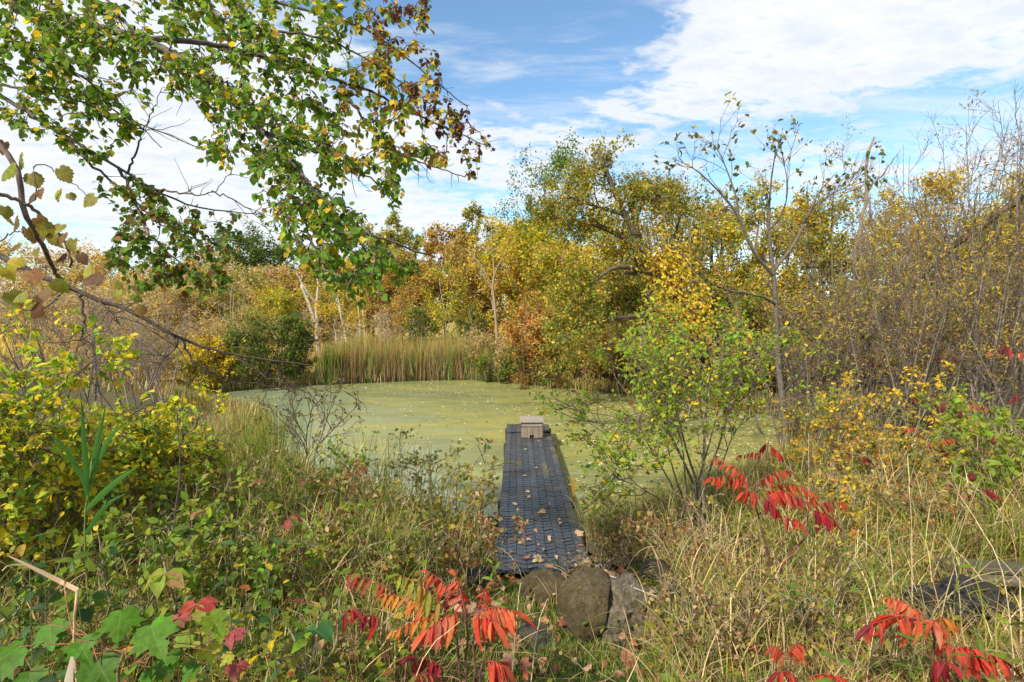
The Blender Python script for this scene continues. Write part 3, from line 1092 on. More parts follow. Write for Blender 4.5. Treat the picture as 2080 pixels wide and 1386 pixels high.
def plant_tree(name, base, label, cat, pal, seed, h, width, nleaf, lsize, trunks=1, r0=0.09, bark=GREYTWIG, lean=0.06, spread=0.3, t0=0.2, n=(26, 110, 260), shape='bit', group=None,
               ang=(1.0, 0.8, 0.7), profile=None, paths=None, trunk_bark=None, leaf_t0=0.1, jit=None, up=(0.03, 0.03, 0.0), twig_sides=3, wob=0.16, droop=-0.25, parts=0, part_name='leaf', clump=1.0):
    rng = np.random.default_rng(seed)
    root = thing(name, base, label, cat, group)
    if paths is None:
        TP, TR = straight_trunks(rng, base, h, trunks, lean, spread, r0)
    else:
        K = 14
        TP = np.stack([smooth_path(p, K) for p, _, _ in paths])
        TR = np.stack([np.linspace(a, b, K) for _, a, b in paths])
    lv = tree_levels(rng, TP, TR, n[0], width * 0.5, n[1], width * 0.26, n[2], width * 0.14, ang, up, wob, t0, profile=profile)
    if len(TP) > 1 and base[1] < 19:      # near enough to tell the stems apart: one part each
        for q in range(len(TP)):
            b = Bag()
            tubes(b, TP[q:q + 1], TR[q:q + 1], 7, trunk_bark or bark, 0.10, rng)
            b.build('stem' if cat in ('bush', 'shrub') else ('trunk' if q == 0 else 'limb'), M_BARK, root)
    else:
        b = Bag()
        tubes(b, TP, TR, 7, trunk_bark or bark, 0.05, rng)
        b.build('trunk', M_BARK, root)
    b = Bag()
    for q, (a, r) in enumerate(lv[1:]):
        tubes(b, a, r, 5 if q == 0 else twig_sides, bark, 0.2, rng)
    br = tag(b.build('branches', M_BARK, root), kind='stuff')
    if nleaf:
        ll_ = lv[-1]
        if clump < 1.0:      # whole sprays carry leaves, others are bare
            nb = len(lv[-2][0])
            keep_b = rng.random(nb) < clump
            sel_t = np.nonzero(keep_b[np.arange(len(ll_[0])) % nb])[0] if len(ll_[0]) >= nb else np.arange(len(ll_[0]))
            if len(sel_t) > 4:
                ll_ = (ll_[0][sel_t], ll_[1][sel_t])
        pos, ax, nr = leaf_sites(rng, ll_, nleaf, leaf_t0, jit if jit is not None else width * 0.035, droop)
        cols = pick(rng, pal, nleaf)
        sz = lsize * rng.uniform(0.6, 1.3, nleaf)
        if parts:
            order = np.argsort(pos[:, 1] - 0.25 * pos[:, 2] + 100 * (np.abs(pos[:, 0]) > pos[:, 1]))
            sel, rest = order[:parts], order[parts:]
            for i in sel:
                leaf_part(part_name, shape, pos[i], ax[i], nr[i], sz[i], cols[i], root)
        else:
            rest = np.arange(nleaf)
        b = Bag()
        add_leaves(b, pos[rest], ax[rest], nr[rest], sz[rest], cols[rest], shape)
        cr = b.build('crown', M_LEAF, root)
        if parts:
            tag(cr, kind='stuff')
    return root, lv


round_prof = lambda t: np.sin(np.pi * (0.12 + 0.83 * t)) ** 0.8
PAL_GOLD = [(GOLD, 4), (YELLOW, 3), (TAN, 3), (RUST, 0.5), (OLIVE, 1.2)]
PAL_BROWN = [(TAN, 3), ((0.42, 0.24, 0.06), 1.2), (YGREEN, 0.9), (GOLD, 3), (BROWN, 0.7), (OLIVE, 1.2)]
PAL_OLIVE = [(OLIVE, 4), (YGREEN, 2), (GREEN, 1.5), (GOLD, 1.5), (TAN, 1)]
PAL_YELLOW = [(YELLOW, 5), (GOLD, 2), (YGREEN, 2), (TAN, 0.6)]
PAL_YG = [(YGREEN, 4), (YELLOW, 2.5), (LIME, 1.5), (OLIVE, 1)]
PAL_GREEN = [(GREEN, 4), (DKGREEN, 1.6), (OLIVE, 2), (YGREEN, 1)]
PAL_ORANGE = [(ORANGE, 1.0), (RUST, 1.1), (GOLD, 4), (BROWN, 0.6), (OLIVE, 1.4), (YGREEN, 1), (TAN, 1)]
PAL_SCRUB = [(TAN, 4), (STRAW, 3.2), (SALMON, 0.35), (GOLD, 1.8), (OLIVE, 1.2), (GREYTWIG, 1)]
PAL_PALEG = [((0.30, 0.33, 0.12), 3), (OLIVE, 2), (YELLOW, 1), (YGREEN, 1.5)]
PAL_DARKG = [(DKGREEN, 4), (GREEN, 2), (OLIVE, 0.6)]

SEED = [100]


def nseed():
    SEED[0] += 1
    return SEED[0]


def far_tree(px, d, top, wpx, pal, label, name='autumn_tree', nleaf=5000, ls=None, group='trees of the far wood', bark=GREYTWIG, cat='tree', trunks=1, **k):
    base = on_ground(px, d)
    h = max(CAM_Z + (650 - top) / 1040 * d - base[2], 1.0)
    wd = wpx / 1040 * d
    ls = ls or 0.0042 * d + 0.03
    kw = dict(profile=round_prof, clump=0.6, t0=0.16, r0=0.012 * h + 0.02)
    kw.update(k)
    return plant_tree(name, base, label, cat, pal, nseed(), h * 1.02, wd, int(nleaf * 1.45), ls, bark=bark, group=group, trunks=trunks, **kw)


def build_far_wood():
    G1 = 'golden trees along the far edge of the left marsh'
    rng = np.random.default_rng(5)
    # far row behind the marsh, left to right
    spec = [(-150, 70, 520, PAL_GOLD), (-60, 66, 528, PAL_YELLOW), (40, 70, 535, PAL_GOLD), (120, 64, 552, PAL_BROWN), (215, 70, 545, PAL_GOLD), (300, 66, 552, PAL_BROWN), (385, 72, 548, PAL_GOLD), (440, 66, 556, PAL_SCRUB)]
    for i, (px, d, top, pal) in enumerate(spec):
        far_tree(px, d, top, 150, pal, 'golden tree along the far edge of the left marsh, ' + ['leftmost of the row', 'second from the left', 'third from the left', 'fourth from the left', 'fourth from the right', 'third from the right', 'second from the right', 'rightmost of the row'][i], group=G1, nleaf=3000, trunks=2, spread=0.8)
    for px, d, top, wd_, lab in [(455, 92, 518, 120, 'dark green wooded tree above the brown scrub, leftmost of three on the far rise'), (520, 95, 500, 140, 'tallest dark green tree on the far rise above the brown scrub'), (590, 95, 512, 120, 'dark green tree on the far rise, nearest to the pale forked snag')]:
        far_tree(px, d, top, wd_, PAL_DARKG, lab, 'green_tree', 5000, group='dark green trees on the far rise')
    # brown scrub slope between the marsh and the cattails
    G2 = 'brown scrub on the slope beyond the pond'
    for i in range(22):
        px = 40 + 690 * ((i * 0.618) % 1.0)
        d = 33 + 22 * rng.random()
        top = 648 - (d - 26) * 1.9 - rng.uniform(0, 34)
        far_tree(px, d, top, 130, [PAL_SCRUB, PAL_BROWN, PAL_SCRUB, PAL_GOLD][i % 4], ['pale tan thin-leaved scrub', 'dense golden tan scrub', 'pale nearly leafless twiggy scrub'][i % 3] + (' on the slope just beyond the cattails and marsh' if d < 43 else ' high on the slope behind the marsh'), 'scrub_bush', [1500, 3000, 900][i % 3], group=G2, cat='bush', trunks=6, spread=0.7, lean=0.35,
                 bark=(0.50, 0.40, 0.30), r0=0.045, t0=0.08, n=(40, 170, 420))
    for px, d, top, wd_, pal, lab in [
        (660, 44, 560, 150, PAL_ORANGE, 'rust coloured tree behind the pale forked snag'),
        (590, 40, 588, 140, PAL_BROWN, 'salmon brown bushy tree left of the pale forked snag'),
        (530, 46, 575, 140, PAL_SCRUB, 'pinkish tan tree below the dark green rise'),
        (760, 50, 478, 130, PAL_PALEG, 'tall thin grey-green tree behind the tip of the hanging branch'),
        (835, 52, 470, 110, PAL_PALEG, 'pale green airy tree left of the pointed grey-green tree'),
        (790, 40, 545, 150, PAL_BROWN, 'brown tree between the yellow birch and the rusty tree'),
        (850, 38, 560, 140, PAL_ORANGE, 'rusty orange tree above the middle of the cattails'),
        (945, 46, 440, 95, PAL_PALEG, 'pointed grey-green tree standing tallest above the brown wood'),
        (905, 44, 505, 150, PAL_ORANGE, 'orange brown tree under the pointed grey-green tree'),
        (965, 40, 520, 140, PAL_BROWN, 'brown tree behind the leaning pale trunk'),
        (1015, 47, 462, 120, PAL_OLIVE, 'olive tree on the skyline left of the big green oak'),
        (1060, 38, 520, 150, PAL_GOLD, 'golden tree behind the orange bush and leaning pale trunk'),
        (1130, 36, 470, 170, PAL_YG, 'yellow-green tree in front of the big green oak'),
        (1180, 32, 520, 160, PAL_YELLOW, 'bright yellow tree below the limbs of the leaning tree'),
    ]:
        far_tree(px, d, top, wd_, pal, lab, nleaf=6200, ls=0.0056 * d + 0.03, bark=(0.26, 0.21, 0.16))
    far_tree(1110, 52, 372, 250, [(GREEN, 5), (LIME, 1), (DKGREEN, 2)], 'big rounded green oak on the skyline left of the leaning tree', 'green_tree', 9000, 0.24, group=None)
    far_tree(1060, 50, 425, 110, [(GREEN, 5), (LIME, 1), (DKGREEN, 2)], 'smaller rounded green oak at the left edge of the big green oak', 'green_tree', 4000, 0.24, group=None)
    # trees right behind the cattails
    far_tree(720, 29, 560, 130, PAL_YELLOW, 'yellow birch with thin white stems behind the left end of the cattails', 'birch_tree', 3200, 0.11, group=None, trunks=4, spread=0.45, lean=0.09, trunk_bark=(0.75, 0.70, 0.58), r0=0.045)
    far_tree(905, 29, 575, 150, PAL_YG, 'lime yellow young tree behind the middle of the cattails', 'young_tree', 4200, 0.11, group=None, trunks=3, spread=0.4, trunk_bark=(0.6, 0.55, 0.42), r0=0.04)
    far_tree(870, 27.5, 640, 70, PAL_DARKG, 'small dark green conifer-like bush behind the cattails', 'evergreen_bush', 2600, 0.09, group=None, cat='bush', t0=0.05, trunks=3)
    far_tree(970, 27, 632, 60, PAL_DARKG, 'dark green bush at the right of the lime yellow young tree', 'evergreen_bush', 2200, 0.09, group=None, cat='bush', t0=0.05, trunks=3)
    far_tree(815, 30, 600, 110, PAL_ORANGE, 'copper leaved sapling between the birch and the dark green bush', 'young_tree', 3000, 0.10, group=None, trunks=2)
    far_tree(785, 26.5, 640, 90, PAL_SCRUB, 'pale grey bare sapling right of the white birch stems', 'bare_sapling', 350, 0.08, group=None, trunks=3, spread=0.2, bark=(0.55, 0.47, 0.38), r0=0.03)
    far_tree(480, 27, 590, 120, PAL_PALEG, 'fan shaped pale bare sapling standing behind the yellow bush', 'bare_sapling', 500, 0.08, group=None, trunks=6, spread=0.25, lean=0.22, bark=(0.55, 0.44, 0.30), r0=0.03)
    far_tree(610, 27, 640, 100, PAL_SCRUB, 'tangle of pale dead stems below the pale forked snag', 'dead_bush', 700, 0.08, group=None, cat='bush', trunks=9, spread=0.6, lean=0.5, bark=(0.58, 0.47, 0.36), r0=0.022)
    far_tree(680, 26, 655, 80, PAL_SCRUB, 'low grey dead bush left of the white birch stems', 'dead_bush', 600, 0.07, group=None, cat='bush', trunks=8, spread=0.5, lean=0.5, bark=(0.5, 0.42, 0.33), r0=0.02)
    for px, d, top, wd_, pal, lab in [
        (560, 33, 590, 130, PAL_YG, 'yellow-green tree left of the pale forked snag'),
        (690, 34, 572, 130, [(YGREEN, 3), (GOLD, 3), (TAN, 2)], 'golden green tree between the pale forked snag and the birch'),
        (470, 36, 585, 140, [(YGREEN, 3), (OLIVE, 3), (TAN, 2)], 'olive green tree behind the fan shaped bare sapling'),
        (380, 34, 600, 140, [(OLIVE, 3), (GOLD, 2), (TAN, 3)], 'olive tan tree behind the tip of the drooping dead branch'),
    ]:
        far_tree(px, d, top, wd_, pal, lab, nleaf=4200, bark=(0.4, 0.32, 0.24), trunks=3, spread=0.5, group=None)
    for px, d, top, wd_, pal, lab in [
        (215, 22, 655, 130, PAL_SCRUB, 'pale brown brush at the back of the left shore, leftmost'),
        (270, 20, 668, 130, PAL_BROWN, 'golden brown brush under the drooping dead branch'),
        (325, 21, 650, 130, [(BROWN, 2), (TAN, 3), (OLIVE, 2)], 'dull brown brush left of the bright yellow leaved bush, taller one'),
        (375, 19.5, 690, 110, [(OLIVE, 3), (RUST, 1), (TAN, 2)], 'low olive brown brush at the far left water edge'),
        (150, 24, 668, 130, PAL_BROWN, 'brown brush before the golden marsh at the far left'),
        (410, 18.8, 730, 80, [(YGREEN, 2), (YELLOW, 2), (OLIVE, 2)], 'small yellow-green bush at the far left water edge'),
    ]:
        far_tree(px, d, top, wd_, pal, lab, 'shore_brush', 2400, 0.10, group=None, cat='bush', trunks=8, spread=0.6, lean=0.45, r0=0.028, t0=0.04, bark=(0.36, 0.28, 0.2))
    # pale forked snag
    root = thing('dead_snag', on_ground(640, 28), 'pale forked dead trunk standing behind the left end of the cattails', 'dead tree')
    d = 28
    paths = [([on_ground(648, d), P(643, 620, d), P(646, 570, d), P(640, 528, d)], 0.16, 0.06), ([P(640, 655, d), P(622, 600, d), P(612, 580, d)], 0.13, 0.09), ([P(640, 612, d), P(625, 592, d - .2), P(602, 556, d - .3)], 0.09, 0.04),
             ([P(646, 572, d), P(655, 545, d)], 0.05, 0.02), ([P(613, 582, d), P(611, 560, d)], 0.07, 0.035)]
    for k, (p, a, c) in enumerate(paths):
        b = Bag()
        q = smooth_path(p, 9)
        q[1:-1] += 0.03 * rng.standard_normal((7, 3))
        tubes(b, q[None], 0.75 * np.linspace(a, c, 9)[None], 8, PALE, 0.0)
        b.build('trunk' if k == 0 else 'limb', M_BARK, root)
    # pale leaning trunk with yellow leaves
    d = 25
    plant_tree('leaning_trunk_tree', on_ground(1012, d), 'leaning forked pale trunk with a few yellow leaves, right of the cattails', 'tree', PAL_YELLOW, nseed(), 5, 2.6, 1900, 0.13, bark=(0.42, 0.30, 0.17), trunk_bark=(0.36, 0.26, 0.15),
               paths=[([on_ground(1014, d), P(1004, 610, d), P(996, 575, d), P(970, 530, d), P(945, 505, d)], 0.095, 0.025), ([P(1000, 600, d), P(1004, 560, d), P(1022, 520, d), P(1040, 480, d)], 0.06, 0.015), ([P(1004, 560, d), P(1000, 500, d), P(998, 460, d)], 0.045, 0.012)], n=(26, 80, 200), t0=0.3)
    for px, d, top, wd_, pal, lab in [
        (1105, 27, 520, 190, [(YGREEN, 3), (GOLD, 3), (YELLOW, 2), (OLIVE, 2)], 'pale yellow-green tree seen under the left limbs of the leaning tree'),
        (1190, 25, 500, 200, [(OLIVE, 4), (YGREEN, 3), (YELLOW, 2)], 'olive and yellow tree straight behind the crown of the leaning tree'),
        (1280, 26, 470, 200, [(YELLOW, 3), (YGREEN, 3), (OLIVE, 2), (GOLD, 2)], 'yellow tree glowing behind the trunk fork of the leaning tree'),
        (1360, 25, 460, 200, [(OLIVE, 3), (GOLD, 3), (YGREEN, 2)], 'golden olive tree behind the yellow vine'),
        (1230, 22.5, 580, 190, [(OLIVE, 4), (GREEN, 2), (GOLD, 1.5), (BROWN, 0.6)], 'dense olive tree filling the gap below the limbs of the leaning tree'),
        (1330, 21.5, 570, 190, [(OLIVE, 3), (BROWN, 1), (GOLD, 2), (YGREEN, 1)], 'dense brownish olive tree filling the gap beside the leaning trunk'),
        (1440, 23, 425, 190, [(YGREEN, 3), (YELLOW, 2), (OLIVE, 3)], 'yellow-green tree right of the yellow vine'),
        (1570, 21, 415, 200, [(YELLOW, 3), (OLIVE, 3), (GOLD, 2)], 'yellow and olive tree behind the fork of the young grey tree'),
        (1690, 20, 445, 200, [(YGREEN, 3), (OLIVE, 3), (GOLD, 2)], 'yellow-green tree between the young grey tree and the bare snag'),
        (1800, 20.5, 425, 200, [(YELLOW, 3), (GOLD, 3), (OLIVE, 2)], 'golden yellow tree right behind the bare snag'),
        (1910, 20, 415, 210, [(OLIVE, 3), (YELLOW, 3), (YGREEN, 2)], 'yellow and green tree behind the leaning mossy log'),
        (2030, 20, 405, 220, [(GOLD, 3), (OLIVE, 3), (YELLOW, 2)], 'gold and olive tree behind the rightmost grey stems'),
    ]:
        far_tree(px, d, top, wd_, pal, lab, nleaf=6000, ls=0.0052 * d + 0.03, bark=(0.17, 0.13, 0.095), t0=0.06, group=None, trunks=3, spread=0.5, lean=0.15)
    # bushes on the far shore
    far_tree(455, 19.6, 690, 110, [(YELLOW, 5), (YGREEN, 2), (GOLD, 1)], 'bright yellow leaved bush on the far left shore', 'yellow_bush', 2600, 0.12, group=None, cat='bush', trunks=7, spread=0.4, lean=0.3, r0=0.03, t0=0.1)
    far_tree(548, 20.6, 672, 150, [(DKGREEN, 4), (GREEN, 3), (OLIVE, 1.2), (RUST, 0.5)], 'dark green rounded bush at the water on the far left shore', 'green_bush', 5200, 0.11, group=None, cat='bush', trunks=8, spread=0.6, lean=0.45, r0=0.03, t0=0.04)
    far_tree(600, 21.4, 700, 70, [(GREEN, 3), (OLIVE, 2), (YGREEN, 1)], 'smaller green bush between the dark green bush and the cattails', 'green_bush', 2400, 0.10, group=None, cat='bush', trunks=6, spread=0.35, lean=0.4, r0=0.025, t0=0.04)
    far_tree(545, 24, 640, 130, PAL_OLIVE, 'olive shrub rising behind the dark green rounded bush', 'olive_bush', 3000, 0.11, group=None, cat='bush', trunks=7, spread=0.5, lean=0.35, r0=0.03, t0=0.06)
    far_tree(420, 24, 668, 120, PAL_SCRUB, 'brown scrubby bush behind the bright yellow leaved bush', 'scrub_bush', 2600, 0.10, group=None, cat='bush', trunks=7, spread=0.5, lean=0.4, r0=0.03, t0=0.06, bark=(0.42, 0.32, 0.23))
    far_tree(1075, 21.6, 618, 120, [(ORANGE, 2), (RUST, 2), (GOLD, 4), (TAN, 2), (BROWN, 0.8)], 'orange and russet bush on the far shore right of the cattails', 'orange_bush', 3400, 0.12, group=None, cat='bush', trunks=6, spread=0.4, lean=0.25, r0=0.035, t0=0.12)
    for px, d, top, wd_, pal, lab in [
        (1035, 21.6, 722, 80, PAL_GREEN, 'small green bush at the water right of the cattails'),
        (1105, 20.9, 715, 130, [(BROWN, 3), (RUST, 3), (OLIVE, 2.2), (GREEN, 1)], 'low russet brown bush overhanging the far water edge'),
        (1160, 20.3, 690, 130, PAL_OLIVE, 'olive bush on the far shore under the leaning tree'),
        (1165, 22.6, 640, 120, PAL_DARKG, 'dark green hollow bush behind the orange and russet bush'),
        (1225, 19.8, 720, 110, [(OLIVE, 3), (RUST, 2), (TAN, 2)], 'low olive brown bush on the point beneath the leaning tree'),
        (1290, 19.0, 660, 150, [(RUST, 2), (OLIVE, 3), (GOLD, 2), (BROWN, 2)], 'rusty brown bush in front of the leaning tree trunk'),
        (1240, 21, 630, 150, [(OLIVE, 4), (YGREEN, 1), (GOLD, 1), (GREEN, 2)], 'olive green bush between the dark hollow and the leaning tree'),
        (1000, 23.2, 690, 110, PAL_SCRUB, 'tan brush between the cattails and the orange bush'),
        (1340, 17.6, 640, 140, [(BROWN, 3), (GREYTWIG, 2), (OLIVE, 2), (GOLD, 1.5)], 'brown vine-tangled bush at the foot of the leaning tree'),
    ]:
        far_tree(px, d, top, wd_, pal, lab, 'shore_bush', 3000, 0.10, group=None, cat='bush', trunks=7, spread=0.5, lean=0.4, r0=0.03, t0=0.04, bark=(0.22, 0.17, 0.12))


build_far_wood()


def build_leaning_tree():
    d = 17.5
    base = on_ground(1408, d)
    paths = [([base, P(1385, 640, d), P(1345, 560, d), P(1292, 480, d - .3), P(1250, 395, d - .5), P(1214, 302, d - .6)], 0.24, 0.06),
             ([P(1350, 565, d), P(1300, 548, d - .6), P(1245, 545, d - 1.2), P(1190, 590, d - 1.6), P(1150, 640, d - 1.8)], 0.12, 0.02),
             ([P(1310, 510, d), P(1240, 470, d + .3), P(1160, 448, d + .5), P(1110, 460, d + .5)], 0.12, 0.02),
             ([P(1285, 470, d), P(1285, 425, d), P(1298, 395, d)], 0.07, 0.02),
             ([P(1268, 435, d - .4), P(1210, 420, d - .4), P(1150, 400, d - .3)], 0.08, 0.02),
             ([P(1370, 610, d), P(1300, 640, d - 1), P(1230, 650, d - 1.5), P(1130, 690, d - 2)], 0.11, 0.02),
             ([P(1335, 545, d), P(1370, 480, d + .6), P(1385, 420, d + .8)], 0.10, 0.02)]
    pal = [(OLIVE, 5), (GREEN, 3.0), (YGREEN, 2.0), (GOLD, 1.8), (YELLOW, 0.8), (RUST, 0.7)]
    plant_tree('leaning_tree', base, 'large crooked tree leaning left over the far shore with dark limbs and olive leaves', 'tree', pal, nseed(), 8, 3.3, 19000, 0.110, paths=paths, bark=(0.10, 0.075, 0.055), trunk_bark=(0.12, 0.09, 0.065),
               n=(60, 320, 1100), t0=0.2, ang=(0.9, 0.8, 0.7), jit=0.10, up=(0.02, 0.0, -0.03))
    # yellow vine climbing the trunk
    root = thing('climbing_vine', base + np.array([0.1, -0.3, 0]), 'bright yellow leaved vine hanging down the right side of the leaning tree', 'vine')
    rng = np.random.default_rng(77)
    paths = []
    for k in range(16):
        px = 1335 + 6 * k
        pts = [P(px - 35 + rng.uniform(-10, 10), 470 + rng.uniform(-30, 130), d - .6), P(px - 8 + rng.uniform(-12, 12), 570, d - 1.0), P(px + rng.uniform(-5, 22), 635, d - 1.3), P(px + 8 + rng.uniform(-20, 30), 690 + rng.uniform(-50, 60), d - 1.4)]
        paths.append(smooth_path(pts, 10))
    TP = np.stack(paths)
    TR = np.full(TP.shape[:2], 0.014)
    P1s, P1d, r, t, _ = spawn(rng, TP, TR, 260, 0.0, 1.0, 1.2)
    P1, R1 = grow(rng, P1s, P1d, np.full(260, 0.45), np.full(260, 0.006), np.full(260, 0.003), 5, 0.2, -0.15)
    b = Bag()
    tubes(b, TP, TR, 4, (0.16, 0.11, 0.07))
    tubes(b, P1, R1, 3, (0.16, 0.11, 0.07))
    b.build('vine_stem', M_BARK, root)
    pos, ax, nr = leaf_sites(rng, (P1, R1), 3000, 0, 0.17, -0.6)
    nr = norm(nr + np.array([0, -0.9, 0]))
    b = Bag()
    add_leaves(b, pos, ax, nr, 0.125 * rng.uniform(0.6, 1.2, len(pos)), pick(rng, [(YELLOW, 6), (GOLD, 3), (YGREEN, 1), (OLIVE, 1)], len(pos)), 'oval')
    b.build('foliage', M_LEAF, root)


build_leaning_tree()


def build_right_wood():
    PAL_R = [(GOLD, 3), (OLIVE, 2.5), (TAN, 1), (YELLOW, 2.6), (RUST, 0.6), (YGREEN, 2.4)]
    for px, d, top, wd_, pal, lab, n_ in [
        (1365, 30, 380, 150, [(OLIVE, 3), (RUST, 2), (GREYTWIG, 2), (GOLD, 1)], 'brown thin-leaved tree just right of the leaning tree top', 2600),
        (1420, 33, 364, 160, PAL_GREEN, 'green tree on the skyline behind the bare forked crown', 4200),
        (1460, 26, 384, 150, PAL_R, 'golden brown tree behind the bare forked crown', 3600),
        (1520, 24, 434, 150, [(YELLOW, 4), (GOLD, 2), (YGREEN, 2)], 'yellow tree behind the young grey-barked tree', 3600),
        (1600, 27, 384, 160, PAL_R, 'mixed gold and olive tree right of the young grey-barked tree', 3600),
        (1670, 23, 414, 150, PAL_ORANGE, 'orange brown tree left of the tall bare snag', 3000),
        (1760, 26, 394, 170, PAL_R, 'gold and olive tree behind the tall bare snag', 3800),
        (1850, 24, 414, 170, PAL_BROWN, 'brown tree right of the tall bare snag', 3400),
        (1940, 28, 374, 180, [(YELLOW, 3), (GOLD, 3), (YGREEN, 2)], 'yellow tree glowing through the thicket stems at the far right', 4200),
        (2040, 25, 394, 180, PAL_R, 'gold and brown tree behind the rightmost thicket shrubs', 3800),
        (2140, 24, 364, 200, PAL_GOLD, 'golden tree at the far right edge beyond the thicket', 3400),
        (1440, 19, 560, 170, [(GREEN, 3), (OLIVE, 3), (YGREEN, 2), (GOLD, 1)], 'green undergrowth tree right of the yellow vine', 4200),
        (1500, 17, 640, 150, [(DKGREEN, 3), (GREEN, 3), (YGREEN, 1), (RUST, 1)], 'dark green shady bush left of the young grey trunk', 4000),
        (1560, 18, 590, 150, [(OLIVE, 3), (GREEN, 2), (GOLD, 2), (ORANGE, 1)], 'olive and gold bush directly behind the young grey trunk', 3600),
        (1650, 17, 600, 160, PAL_R, 'gold and olive bush right of the young grey trunk', 3400),
        (1740, 18, 610, 160, [(OLIVE, 3), (GREEN, 2), (TAN, 2)], 'dull green bush below the tall bare snag', 3400),
        (1830, 17, 600, 170, [(YELLOW, 3), (OLIVE, 3), (YGREEN, 2)], 'yellow-green bush behind the leaning mossy log', 3400),
        (1930, 18, 590, 170, [(YELLOW, 3), (YGREEN, 3), (TAN, 2)], 'pale yellow bush seen between the thicket stems', 3400),
        (2030, 17, 600, 180, PAL_R, 'brown and gold bush behind the rightmost thicket', 3400),
        (2130, 15, 560, 200, PAL_OLIVE, 'olive bush at the right edge beyond the thicket', 3000),
    ]:
        far_tree(px, d, top, wd_, pal, lab, 'autumn_tree' if top < 500 else 'wood_bush', n_, group=None, cat='tree' if top < 500 else 'bush', trunks=3 if top < 500 else 6, spread=0.5, lean=0.15 if top < 500 else 0.4, t0=0.08, bark=(0.20, 0.155, 0.11),
                 ls=0.0040 * d + 0.045)
    # the thicket: grey many-stemmed shrubs
    G3 = 'grey many-stemmed shrubs of the right thicket'
    rng = np.random.default_rng(31)
    spec = [(1655, 12.4, 470, 7), (1715, 11.6, 450, 8), (1790, 12.8, 415, 8), (1850, 11.0, 380, 9), (1905, 12.2, 310, 9), (1960, 10.6, 330, 9), (2010, 11.8, 300, 9), (2075, 10.2, 290, 9), (2140, 11.4, 310, 8),
            (1690, 9.6, 620, 7), (1760, 9.4, 590, 8), (1840, 9.0, 560, 8), (1925, 8.8, 520, 8), (2000, 9.2, 480, 8), (2085, 8.6, 470, 8), (1620, 11.2, 640, 6)]
    anchors = ['just right of the young grey trunk', 'below the bare snag, behind the pinkish sumac', 'under the tall bare snag', 'where the mossy log starts', 'dark dry leaves on top, tallest left of the mossy log top', 'crossed by the mossy log',
               'dark dry leaves on top, near the right edge', 'tallest at the right edge of the view', 'cut by the right edge of the frame', 'low, leaning left over the yellow undergrowth', 'low, with forked stems over the yellow undergrowth',
               'mid height, above the small red sumac', 'mid height, over the crimson sumac', 'mid height, behind the salmon frond', 'mid height, at the right edge', 'low, at the foot of the young grey trunk']
    for (px, d, top, ns), an in zip(spec, anchors):
        base = on_ground(px, d)
        h = CAM_Z + (650 - top) / 1040 * d - base[2]
        tall = top < 480
        pal = [((0.12, 0.08, 0.05), 2), (OLIVE, 2), (GOLD, 2.2), (YGREEN, 1), (RUST, 0.8), (TAN, 1)] if tall else [(GOLD, 2.2), (OLIVE, 2.5), (YELLOW, 2.2), (TAN, 1.2), (YGREEN, 2)]
        lead = [[(GOLD, 5), (YELLOW, 2)], [(OLIVE, 5), (YGREEN, 2)], [(YELLOW, 4), (YGREEN, 4)], [((0.13, 0.085, 0.05), 5), (RUST, 2)], [(YGREEN, 5), (GREEN, 2)]][int(rng.integers(0, 5))]
        pal = pal + lead
        nm = 'thicket_shrub'
        plant_tree(nm, base, 'grey many-stemmed shrub ' + an, 'shrub', pal, nseed(), h * (1.08 if tall else 0.98), 2.5, 1500 if tall else 1300, 0.072, trunks=ns, clump=0.30, r0=0.021, spread=0.55, lean=0.24, bark=(0.16, 0.125, 0.098), trunk_bark=(0.20, 0.165, 0.135),
                   n=(54, 210, 520) if tall else (46, 170, 400), t0=0.16, ang=(0.55, 0.6, 0.6), group=G3, profile=lambda t: 0.5 + 0.5 * (1 - t), shape='slim', up=(0.06, 0.05, 0.03), wob=0.13)
    # tall bare snag
    d = 14
    root = thing('bare_snag', on_ground(1738, d), 'tall bare grey snag with one side limb above the right thicket', 'dead tree')
    for k, (p, a, c) in enumerate([([on_ground(1738, d), P(1736, 560, d), P(1742, 480, d), P(1756, 420, d), P(1762, 390, d), P(1760, 330, d), P(1766, 300, d), P(1776, 279, d)], 0.085, 0.030), ([P(1758, 400, d), P(1772, 378, d), P(1800, 345, d - .3), P(1830, 305, d - .5)], 0.035, 0.006),
                                   ([P(1786, 366, d), P(1792, 372, d - .2), P(1812, 330, d - .5), P(1826, 318, d - .6)], 0.012, 0.004)]):
        b = Bag()
        q = smooth_path(p, 18)
        q[1:-1] += 0.02 * rng.standard_normal((16, 3))
        tubes(b, q[None], np.linspace(a, c, 18)[None], 8, (0.27, 0.20, 0.15), 0)
        b.build('trunk' if k == 0 else 'limb', M_BARK, root)
    # leaning mossy log
    d = 12.5
    p0, p1 = on_ground(1690, 13.4), P(2130, 360, 11.0)
    b = Bag()
    pts = smooth_path([p0, P(1800, 640, 12.9), P(1900, 530, 12.3), P(2000, 455, 11.6), p1], 24)
    tubes(b, pts[None], np.linspace(0.13, 0.07, 24)[None] * (1 + 0.1 * rng.standard_normal((1, 24))), 10, (0.17, 0.125, 0.075), 0)
    log_root = thing('leaning_log', p0, 'mossy brown fallen trunk leaning up to the right through the thicket', 'fallen tree')
    b.build('trunk', M_BARK, log_root)
    S, D, r, t, _ = spawn(rng, pts[None], np.full((1, 24), 0.05), 40, 0.35, 1.0, 1.0)
    Pb, Rb = grow(rng, S, D, rng.uniform(0.4, 1.3, 40), np.full(40, 0.016), np.full(40, 0.004), 7, 0.2, -0.05)
    S, D, r, t, _ = spawn(rng, Pb, Rb, 120, 0.2, 1.0, 0.8)
